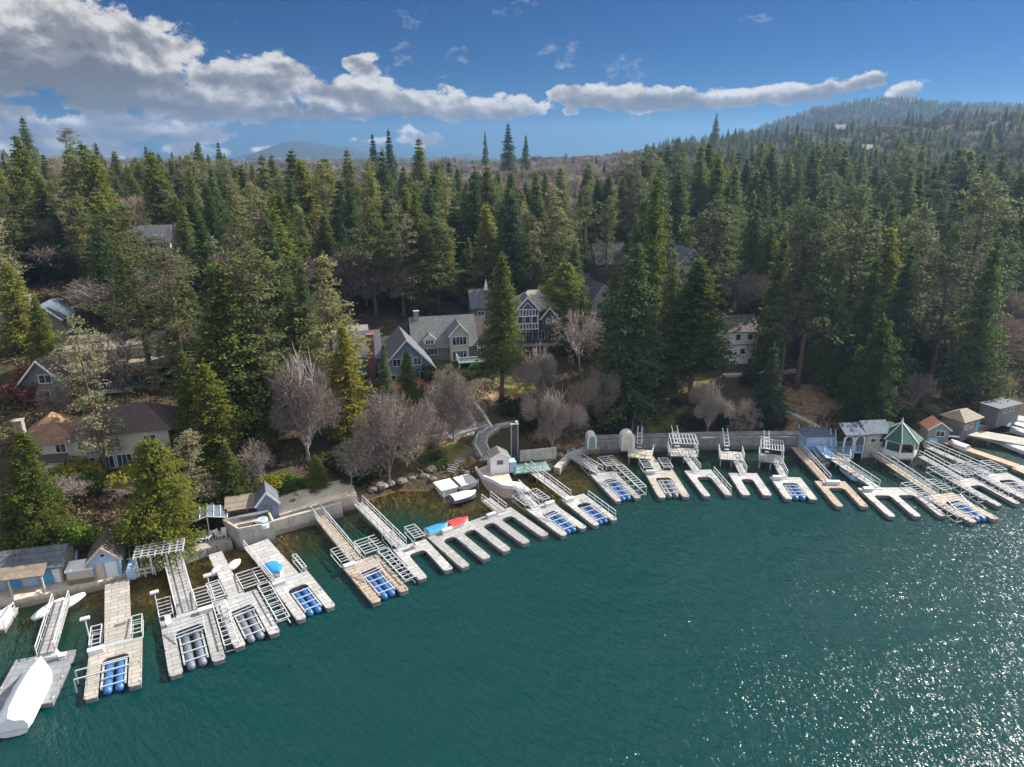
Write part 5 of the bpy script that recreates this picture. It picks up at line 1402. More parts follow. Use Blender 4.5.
# lake rocks and planting
rr_ = np.random.RandomState(5)
def rock(u, v, sz, label, z=None):
    sz *= 0.72
    p = G3(u, v) if z is None else W(u, v, z)
    n1, n2 = 8, 5; mb = MB(); ph = rr_.rand(3)*6
    for j in range(n2):
        th = PI*(j+0.5)/n2
        for i in range(n1):
            a = 2*PI*i/n1
            k = sz*(0.75+0.35*rr_.rand())
            mb.v.append((k*math.sin(th)*math.cos(a)*1.25, k*math.sin(th)*math.sin(a), k*0.7*math.cos(th)))
    for j in range(n2-1):
        for i in range(n1): mb.f.append((j*n1+i, (j+1)*n1+i, (j+1)*n1+(i+1) % n1, j*n1+(i+1) % n1)); mb.m.append(0)
    mb.f += [tuple(range(n1)), tuple((n2-1)*n1+i for i in range(n1-1, -1, -1))]; mb.m += [0, 0]
    o = mb.build('boulder', M['stone'], None, False, loc=(p.x, p.y, p.z+sz*0.15))
    tag(o, label, 'boulder', 'shore boulders')
for (u, v, sz, lb) in [(372,490,0.9,'boulder at the water edge just right of the concrete landing'),(381,487,1.2,'largest boulder under the wide bare tree'),(391,484,0.8,'boulder under the right half of the wide bare tree'),(402,482,1.0,'rock at the waterline right of the wide bare tree'),(412,479,0.7,'small rock left of the stone steps, near the water'),(424,477,1.0,'rock between the wide bare tree and the white twin floats'),(433,480,0.8,'rock beside the white twin floats'),(432,470,1.2,'dark boulder on the bank above the white twin floats'),(466,473,0.7,'rock right of the foot of the stone steps'),(560,456,0.9,'boulder under the pinkish bare tree'),(572,450,0.7,'small boulder left of the concrete jetty'),(782,428,0.8,'boulder on the shaded slope by the lower path'),(792,410,0.7,'boulder on the bare brown slope'),(100,588,0.5,'pinkish stone on the walkway by the gabled shed'),(318,492,0.6,'rock on the landing beside the small green cedar'),(946,418,0.8,'boulder behind the orange-roofed cabin')]:
    rock(u, v, sz, lb)
# ------------------------------------------------------------------ trees
rng = np.random.RandomState(11)
def np_mesh(name, V, Fc, mats, mi=None, smooth=False):
    """V (n,3), Fc: list of arrays of faces (k,3) or (k,4)"""
    me = bpy.data.meshes.new(name)
    loops = np.concatenate([f.reshape(-1) for f in Fc]).astype(np.int32)
    tot = np.concatenate([np.full(len(f), f.shape[1]) for f in Fc]).astype(np.int32)
    start = np.concatenate([[0], np.cumsum(tot)[:-1]]).astype(np.int32)
    me.vertices.add(len(V)); me.vertices.foreach_set('co', V.reshape(-1).astype(np.float32))
    me.loops.add(len(loops)); me.loops.foreach_set('vertex_index', loops)
    me.polygons.add(len(tot)); me.polygons.foreach_set('loop_start', start)
    for mt in mats: me.materials.append(mt)
    if mi is not None: me.polygons.foreach_set('material_index', np.asarray(mi, np.int32))
    me.update(calc_edges=True)
    me.validate()
    return me
def leaves(C, N, size, rs, flat=0.5):
    """diamond shaped sprays at C, roughly along N"""
    n = len(C)
    ax = N + rs.normal(0, 0.55, (n, 3)); ax /= np.linalg.norm(ax, axis=1)[:, None]
    up = rs.normal(0, 1, (n, 3)); up[:, 2] += 1.2*flat*2
    sd_ = np.cross(ax, up); sd_ /= np.linalg.norm(sd_, axis=1)[:, None]+1e-9
    L = size*(0.7+0.7*rs.rand(n))[:, None]
    w = L*0.42
    V = np.stack([C-ax*L*0.5, C+sd_*w, C+ax*L*0.6, C-sd_*w], 1).reshape(-1, 3)
    V[2::4, 2] -= L[:, 0]*0.12
    return V, np.arange(n*4).reshape(n, 4)
def sticks(P, Q, r):
    """thin three sided sticks from P to Q"""
    n = len(P); d = Q-P; d /= np.linalg.norm(d, axis=1)[:, None]+1e-9
    up = np.tile([0.3, 0.2, 1.0], (n, 1)); x = np.cross(d, up); x /= np.linalg.norm(x, axis=1)[:, None]+1e-9
    y = np.cross(d, x)
    r = np.broadcast_to(np.asarray(r), (n,))[:, None]
    ring = [x*math.cos(a)+y*math.sin(a) for a in (0, 2.09, 4.19)]
    V = np.stack([P+k*r for k in ring] + [Q+k*r*0.35 for k in ring], 1).reshape(-1, 3)
    b = np.arange(n)[:, None]*6
    F_ = np.concatenate([b+np.array([[0, 1, 4, 3]]), b+np.array([[1, 2, 5, 4]]), b+np.array([[2, 0, 3, 5]])], 0)
    return V, F_

def conifer(kind, seed, det=1.0, leafm=None, base=None, wide=None):
    """unit-height tree scaled later; H is nominal metres"""
    rs = np.random.RandomState(seed)
    P = dict(
        cedar=dict(H=24, w=4.3, base=0.06, lv=46, nb=9, pw=0.72, droop=-0.05, leaf=0.40, per=2.1, lump=0.16, up=0.25),
        fir=dict(H=26, w=4.5, base=0.05, lv=42, nb=8, pw=0.78, droop=-0.28, leaf=0.40, per=2.0, lump=0.20, up=0.0),
        spruce=dict(H=20, w=3.6, base=0.04, lv=34, nb=9, pw=1.1, droop=-0.22, leaf=0.36, per=1.9, lump=0.10, up=0.05),
        pine=dict(H=28, w=4.7, base=0.30, lv=30, nb=5, pw=0.50, droop=0.06, leaf=0.44, per=2.2, lump=0.42, up=0.35),
        oldpine=dict(H=27, w=5.2, base=0.20, lv=26, nb=5, pw=0.38, droop=0.02, leaf=0.42, per=2.2, lump=0.48, up=0.3),
        round=dict(H=17, w=5.2, base=0.03, lv=34, nb=10, pw=0.55, droop=-0.05, leaf=0.38, per=2.3, lump=0.22, up=0.2))[kind]
    if base: P['base'] = base
    if wide: P['w'] = wide
    H, w = P['H'], P['w']
    ph = rs.rand()*6.28
    bend = rs.normal(0, 0.012, 2)
    tx = lambda z: np.array([bend[0]*z + 0.12*math.sin(z*0.23+ph), bend[1]*z + 0.12*math.cos(z*0.2+ph)])
    Cs, Ns, Pb, Qb, Rb = [], [], [], [], []
    lumps = rs.rand(24)
    for i in range(P['lv']):
        t = (i+rs.rand()*0.8)/P['lv']
        z = H*(P['base'] + (1-P['base'])*t)
        # silhouette: narrow top, widest low, slight tuck at the very bottom
        prof = (1-t)**P['pw'] * min(1.0, 0.55+t*4.5)
        if kind in ('pine', 'oldpine'):
            prof *= 0.78+0.35*math.sin(t*9+ph)
        nb = P['nb'] + (rs.rand() < 0.5)
        a0 = rs.rand()*6.28
        for k in range(nb):
            if kind in ('pine', 'oldpine') and rs.rand() < 0.16: continue
            a = a0 + 6.283*k/nb + rs.normal(0, 0.22)
            lu = 1 + P['lump']*2*(lumps[int((a/6.283 % 1)*6) + 6*(int(t*4) % 4)]-0.5) + rs.normal(0, 0.20)
            if rs.rand() < 0.10: continue
            Lb = max(0.35, w*prof*lu)
            d = np.array([math.cos(a), math.sin(a), P['droop'] + rs.normal(0, 0.08) + P['up']*(t-0.3)])
            o = np.array([*tx(z), z])
            nleaf = int((3 + Lb*4.2*P['per'])*det*1.55)
            s = rs.rand(nleaf)**0.6
            if kind in ('pine', 'oldpine'): s = 0.35+0.65*s
            sag = -0.10*Lb*s*s if kind != 'pine' else 0.10*Lb*s*s
            pts = o + d*(Lb*s)[:, None]
            pts[:, 2] += sag
            spread = (0.16+0.22*(s if kind in ('pine', 'oldpine') else (1.1-0.6*s)))*max(0.8, Lb*0.40)
            pts += rs.normal(0, 1, (nleaf, 3))*spread[:, None]*np.array([1, 1, 0.55])
            if kind in ('pine', 'oldpine'):
                nt_ = max(2, int(Lb*1.9)); tc = pts[:nt_]
                pts = tc[rs.randint(0, len(tc), nleaf)] + rs.normal(0, 1, (nleaf, 3))*np.array([0.34, 0.34, 0.20])
            Cs.append(pts)
            nn = np.tile(d, (nleaf, 1)); nn[:, 2] += P['up'] - 0.25
            Ns.append(nn)
            Pb.append(o); Qb.append(o+d*Lb*0.9+np.array([0, 0, -0.08*Lb])); Rb.append(0.02+0.012*Lb)
    # leader tuft
    Cs.append(np.array([[*tx(H), H]])+rs.normal(0, 1, (14, 3))*np.array([0.16, 0.16, 0.5])); Ns.append(np.tile([0, 0, 1.0], (14, 1)))
    C = np.concatenate(Cs); N = np.concatenate(Ns)
    V1, F1 = leaves(C, N, P['leaf']*0.80, rs)
    V2, F2 = sticks(np.array(Pb), np.array(Qb), np.array(Rb))
    V = np.concatenate([V1, V2]); mi = [0]*len(F1)+[1]*len(F2)
    crown = np_mesh('crown', V, [F1, F2+len(V1)], [M[leafm or 'leaf_'+kind], M['bark']], mi)
    # trunk
    tb = MB(); pts = [(*tx(z), z) for z in np.linspace(-0.6, H*0.98, 10)]
    rr = [0.42*(1-0.93*i/9) for i in range(10)]; rr[0] = 0.55
    tb.tube(pts, rr, 7)
    for j in range(5):
        z = H*P['base']*(0.4+0.6*rs.rand())
        a = rs.rand()*6.28; q = tx(z)
        tb.tube([(q[0], q[1], z), (q[0]+math.cos(a)*1.0, q[1]+math.sin(a)*1.0, z+0.1)], [0.06, 0.02], 4)
    me = bpy.data.meshes.new('trunk'); me.from_pydata(tb.v, [], tb.f); me.materials.append(M['bark'])
    me.polygons.foreach_set('use_smooth', [True]*len(tb.f)); me.update()
    return dict(kind=kind, H=H, crown=crown, trunk=me, w=w)

def bare_tree(seed, tone='bark_grey', H=13.0, dense=1.0, twig='twig'):
    rs = np.random.RandomState(seed)
    P0, Q0, R0 = [], [], []      # limbs
    P1, Q1, R1 = [], [], []      # twigs
    stems = 1 + (rs.rand() < 0.5) + (rs.rand() < 0.3)
    def grow(p, d, L, r, lvl):
        segs = 3 if lvl < 2 else 2
        q = p
        for s in range(segs):
            d = d + rs.normal(0, 0.13, 3); d[2] += 0.05 if lvl < 3 else 0.0
            d /= np.linalg.norm(d)
            n = q + d*L/segs
            if lvl < 3: P0.append(q); Q0.append(n); R0.append(r*(1-0.25*s/segs))
            else: P1.append(q); Q1.append(n); R1.append(r)
            q = n
            if lvl >= 1 and lvl < 5:
                k = 1 if lvl < 3 else 2
                for _ in range(k):
                    if rs.rand() < 0.85*dense or lvl < 3: grow(q, turn(d, 0.75), L*0.58, r*0.55, lvl+1)
        if lvl < 5:
            for _ in range(2 if lvl else 5):
                grow(q, turn(d, 0.5 if lvl else 0.8), L*0.72, r*0.65, lvl+1)
    def turn(d, a):
        e = d + rs.normal(0, 1, 3)*a*0.75
        return e/np.linalg.norm(e)
    for _ in range(stems):
        d = np.array([rs.normal(0, 0.16), rs.normal(0, 0.16), 1.0]); d /= np.linalg.norm(d)
        grow(np.array([rs.normal(0, .2), rs.normal(0, .2), -0.4]), d, H*0.26, 0.24/stems**0.5, 0)
    P1 = np.array(P1); Q1 = np.array(Q1)
    mx = 9000
    if len(P1) > mx:
        k = rs.permutation(len(P1))[:mx]; P1, Q1 = P1[k], Q1[k]
    # ribbons for twigs
    d = Q1-P1; x = np.cross(d, rs.normal(0, 1, d.shape)); x /= np.linalg.norm(x, axis=1)[:, None]+1e-9
    wv = 0.036*(0.7+0.8*rs.rand(len(P1)))[:, None]
    V1 = np.stack([P1-x*wv, P1+x*wv, Q1+d*0.35], 1).reshape(-1, 3)
    F1 = np.arange(len(V1)).reshape(-1, 3)
    P0 = np.array(P0); Q0 = np.array(Q0); R0 = np.array(R0)
    tr = np.arange(len(P0)) < 0
    V2, F2 = sticks(P0, Q0, np.maximum(R0, 0.035))
    top = Q1[:, 2].max()
    crown = np_mesh('branches', np.concatenate([V1, V2]), [F1, F2+len(V1)], [M[twig], M[tone]], [0]*len(F1)+[1]*len(F2))
    tb = MB()
    tb.tube([(0, 0, -0.6), (0.03, 0, 0.3), (0.0, 0.05, H*0.1)], [0.27, 0.20, 0.15], 8)
    me = bpy.data.meshes.new('trunk'); me.from_pydata(tb.v, [], tb.f); me.materials.append(M[tone]); me.update()
    wmax = float(np.percentile(np.hypot(Q1[:, 0], Q1[:, 1]), 96))
    return dict(kind='bare', H=float(top), crown=crown, trunk=me, w=wmax)
def dome_tree(seed, tone='bark_mid', twig='twig', H=11.0, w=5.2, n=11000, stems=2):
    """leafless broadleaf tree whose fine twigs fill a domed crown"""
    rs = np.random.RandomState(seed)
    base = np.array([0, 0, H*0.12]); cz = H*0.50
    P0, Q0, R0 = [], [], []
    tips = []
    for i in range(26):
        a = rs.rand()*6.283; el = rs.uniform(0.15, 1.4)
        tip = np.array([w*0.80*math.cos(a)*math.cos(el), w*0.80*math.sin(a)*math.cos(el), cz+(H-cz)*0.80*math.sin(el)-0.2*H*(el < 0.5)])*1.0
        mid = base*0.45+tip*0.55+rs.normal(0, 0.35, 3); mid[2] += 0.2
        q1 = base*0.75+mid*0.25+rs.normal(0, 0.12, 3)
        for p, q, r in ((base+rs.normal(0, 0.1, 3), q1, 0.16), (q1, mid, 0.12), (mid, tip, 0.08)): P0.append(p); Q0.append(q); R0.append(r)
        for _ in range(5):
            t = rs.uniform(0.3, 1); s_ = mid*(1-t)+tip*t; e = s_+rs.normal(0, 1, 3)*w*0.2+np.array([0, 0, 0.5]); P0.append(s_); Q0.append(e); R0.append(0.06); tips.append(e)
    lob = [(rs.normal(0, w*0.46), rs.normal(0, w*0.46), cz+rs.uniform(-0.16, 0.28)*H, rs.uniform(0.30, 0.60)*w) for _ in range(15)]
    per = n//15; P1 = []
    for lx, ly, lz, lr in lob:
        d = rs.normal(0, 1, (per, 3)); d /= np.linalg.norm(d, axis=1)[:, None]
        P1.append(np.array([lx, ly, lz])+d*lr*(rs.rand(per)**0.45)[:, None]*np.array([1, 1, 0.8]))
    P1 = np.concatenate(P1); P1 = P1[P1[:, 2] > H*0.13]
    out_ = P1-np.array([0, 0, H*0.22]); out_ /= np.linalg.norm(out_, axis=1)[:, None]
    out_ += rs.normal(0, 0.75, P1.shape); out_[:, 2] += 0.15; out_ /= np.linalg.norm(out_, axis=1)[:, None]
    L = rs.uniform(0.4, 1.25, len(P1))[:, None]
    Q1 = P1+out_*L
    x = np.cross(out_, rs.normal(0, 1, out_.shape)); x /= np.linalg.norm(x, axis=1)[:, None]+1e-9
    wv = 0.034*(0.6+0.8*rs.rand(len(P1)))[:, None]
    V1 = np.stack([P1-x*wv, P1+x*wv, Q1], 1).reshape(-1, 3); F1 = np.arange(len(V1)).reshape(-1, 3)
    V2, F2 = sticks(np.array(P0), np.array(Q0), np.array(R0))
    crown = np_mesh('branches', np.concatenate([V1, V2]), [F1, F2+len(V1)], [M[twig], M[tone]], [0]*len(F1)+[1]*len(F2))
    tb = MB()
    for k in range(stems):
        a = k*2.4; tb.tube([(0.3*k*math.cos(a), 0.3*k*math.sin(a), -0.6), (0.2*k*math.cos(a), 0.2*k*math.sin(a), H*0.06), (0, 0, H*0.14)], [0.28, 0.2, 0.15], 7)
    me = bpy.data.meshes.new('trunk'); me.from_pydata(tb.v, [], tb.f); me.materials.append(M[tone]); me.update()
    return dict(kind='bare', H=float(np.percentile(Q1[:, 2], 99.5)), crown=crown, trunk=me, w=float(np.percentile(np.hypot(Q1[:, 0], Q1[:, 1]), 95)))
def bush_mesh(seed, leaf, H=2.2, w=1.8, n=900, size=0.3):
    rs = np.random.RandomState(seed)
    lobes = [(rs.normal(0, w*0.35), rs.normal(0, w*0.35), H*(0.35+0.3*rs.rand()), w*(0.4+0.25*rs.rand())) for _ in range(6)]
    C = []
    for lx, ly, lz, lr in lobes:
        d = rs.normal(0, 1, (n//6, 3)); d /= np.linalg.norm(d, axis=1)[:, None]
        C.append(np.array([lx, ly, lz]) + d*lr*(0.55+0.5*rs.rand(n//6))[:, None]*np.array([1, 1, H/w*0.6]))
    C = np.concatenate(C); C[:, 2] = np.abs(C[:, 2])
    V, F_ = leaves(C, rs.normal(0, 1, C.shape)+[0, 0, 0.5], size, rs)
    return dict(kind='bush', H=float(C[:, 2].max()), w=w, crown=np_mesh('foliage', V, [F_], [M[leaf]]), trunk=None)

M['bark'] = mat('bark_brown', (0.13, 0.085, 0.06), 0.95, 0.35, 2.5, spec=0.1)
M['bark_grey'] = mat('bark_grey', (0.17, 0.14, 0.12), 0.95, 0.25, 2.0, spec=0.1)
M['bark_mid'] = mat('bark_mid_grey', (0.20, 0.17, 0.15), 0.9, 0.25, 2.0, spec=0.1)
M['bark_white'] = mat('bark_pale', (0.31, 0.28, 0.25), 0.9, 0.25, 2.0, spec=0.1)
M['leaf_cedar'] = leaf_mat('cedar_leaf', (0.064, 0.099, 0.027), (0.140, 0.171, 0.041), (0.262, 0.271, 0.057))
M['leaf_fir'] = leaf_mat('fir_leaf', (0.044, 0.083, 0.035), (0.091, 0.134, 0.052), (0.174, 0.207, 0.067))
M['leaf_spruce'] = leaf_mat('spruce_leaf', (0.047, 0.074, 0.047), (0.081, 0.115, 0.070), (0.135, 0.162, 0.081))
M['leaf_pine'] = leaf_mat('pine_leaf', (0.076, 0.096, 0.039), (0.151, 0.169, 0.068), (0.280, 0.272, 0.121))
M['leaf_oldpine'] = leaf_mat('grey_pine_leaf', (0.100, 0.115, 0.055), (0.197, 0.204, 0.103), (0.333, 0.318, 0.197))
M['leaf_round'] = leaf_mat('round_cedar_leaf', (0.049, 0.084, 0.024), (0.105, 0.149, 0.035), (0.203, 0.236, 0.046))
M['leaf_gold'] = leaf_mat('golden_cedar_leaf', (0.07, 0.10, 0.020), (0.16, 0.185, 0.032), (0.29, 0.275, 0.05))
M['leaf_darkpine'] = leaf_mat('dark_pine_leaf', (0.052, 0.077, 0.041), (0.105, 0.131, 0.067), (0.180, 0.199, 0.096))
M['leaf_yellow'] = leaf_mat('yellow_leaf', (0.12, 0.13, 0.02), (0.24, 0.24, 0.03), (0.34, 0.33, 0.05))
M['leaf_green'] = leaf_mat('bright_green_leaf', (0.05, 0.09, 0.02), (0.10, 0.17, 0.03), (0.17, 0.24, 0.04))
M['leaf_dark'] = leaf_mat('dark_shrub_leaf', (0.03, 0.045, 0.018), (0.05, 0.07, 0.025), (0.08, 0.10, 0.035))
M['leaf_russet'] = leaf_mat('russet_leaf', (0.13, 0.06, 0.04), (0.20, 0.09, 0.06), (0.28, 0.14, 0.09))
M['twig'] = leaf_mat('bare_twig', (0.16, 0.128, 0.112), (0.25, 0.205, 0.18), (0.33, 0.275, 0.245), 0.12)
M['twig_tan'] = leaf_mat('tan_twig', (0.17, 0.125, 0.10), (0.25, 0.19, 0.15), (0.33, 0.25, 0.20), 0.1)
M['twig_dark'] = leaf_mat('dark_twig', (0.115, 0.092, 0.081), (0.172, 0.144, 0.127), (0.241, 0.196, 0.172), 0.1)

PROTO = {}
for k, n in (('cedar', 4), ('fir', 4), ('spruce', 2), ('pine', 4), ('oldpine', 3), ('round', 2)):
    PROTO[k] = [conifer(k, 100+17*i+len(k)) for i in range(n)]
PROTO['goldcedar'] = [conifer('cedar', 301, 1, 'leaf_gold'), conifer('cedar', 302, 1, 'leaf_gold')]
PROTO['darkpine'] = [conifer('pine', 311+i, 1, 'leaf_darkpine') for i in range(3)]
PROTO['goldround'] = [conifer('round', 303, 1.2, 'leaf_gold')]
PROTO['highcedar'] = [conifer('cedar', 304, 1, None, 0.27, 3.7), conifer('fir', 305, 1, None, 0.14)]
PROTO['dome'] = [dome_tree(61), dome_tree(62, 'bark_white', 'twig', 12, 4.6), dome_tree(63, 'bark_mid', 'twig_tan'), dome_tree(64, 'bark_mid', 'twig_dark', 10, 5.0)]
PROTO['bare'] = [bare_tree(5+i) for i in range(3)] + [bare_tree(15, twig='twig_tan'), bare_tree(18, 'bark_white', dense=0.8), bare_tree(23, twig='twig_dark')]

def put(name, pr, x, y, h, wfac, label, cat, group=None, rz=None, z=None):
    zz = tz(x, y) if z is None else z
    o = empty(name, (x, y, zz-0.1), label, cat, group, rng.rand()*6.283 if rz is None else rz)
    s = h/pr['H']
    for part, me in (('trunk', pr['trunk']), ('branches' if pr['kind'] == 'bare' else ('crown' if pr['kind'] != 'bush' else 'foliage'), pr['crown'])):
        if me is None: continue
        c = bpy.data.objects.new(part, me); col.objects.link(c); c.parent = o
        c.scale = (s*wfac, s*wfac, s) if part != 'trunk' else (s*min(wfac, 1.15), s*min(wfac, 1.15), s)
    return o
def top_height(x, y, v):
    """height above the ground at x,y that reaches photo row v"""
    k = (383.5-v)/F
    dz = y*(k*CP-SP)/(CP+k*SP)
    return CH+dz-tz(x, y)
def stand(ut, vt, vb):
    """foot of an upright tree whose top is seen at ut,vt and whose foot is at row vb"""
    u = ut
    for _ in range(3):
        p = G3(u, vb)
        if p is None: return None
        h = top_height(p.x, p.y, vt)
        uu = proj(p.x, p.y, p.z+h)[0]
        u += ut-uu
    return p, h
# ------------------------------------------------------------------ trees one can tell apart
CATN = {'cedar': 'cedar tree', 'fir': 'fir tree', 'spruce': 'spruce tree', 'pine': 'pine tree', 'oldpine': 'pine tree', 'round': 'cedar tree', 'bare': 'bare tree', 'goldcedar': 'cedar tree', 'goldround': 'cedar tree', 'highcedar': 'cedar tree', 'dome': 'bare tree', 'darkpine': 'pine tree'}
NAMN = {'cedar': 'cedar_tree', 'fir': 'fir_tree', 'spruce': 'spruce_tree', 'pine': 'pine_tree', 'oldpine': 'pine_tree', 'round': 'cedar_tree', 'bare': 'bare_tree', 'goldcedar': 'cedar_tree', 'goldround': 'cedar_tree', 'highcedar': 'cedar_tree', 'dome': 'bare_tree', 'darkpine': 'pine_tree'}
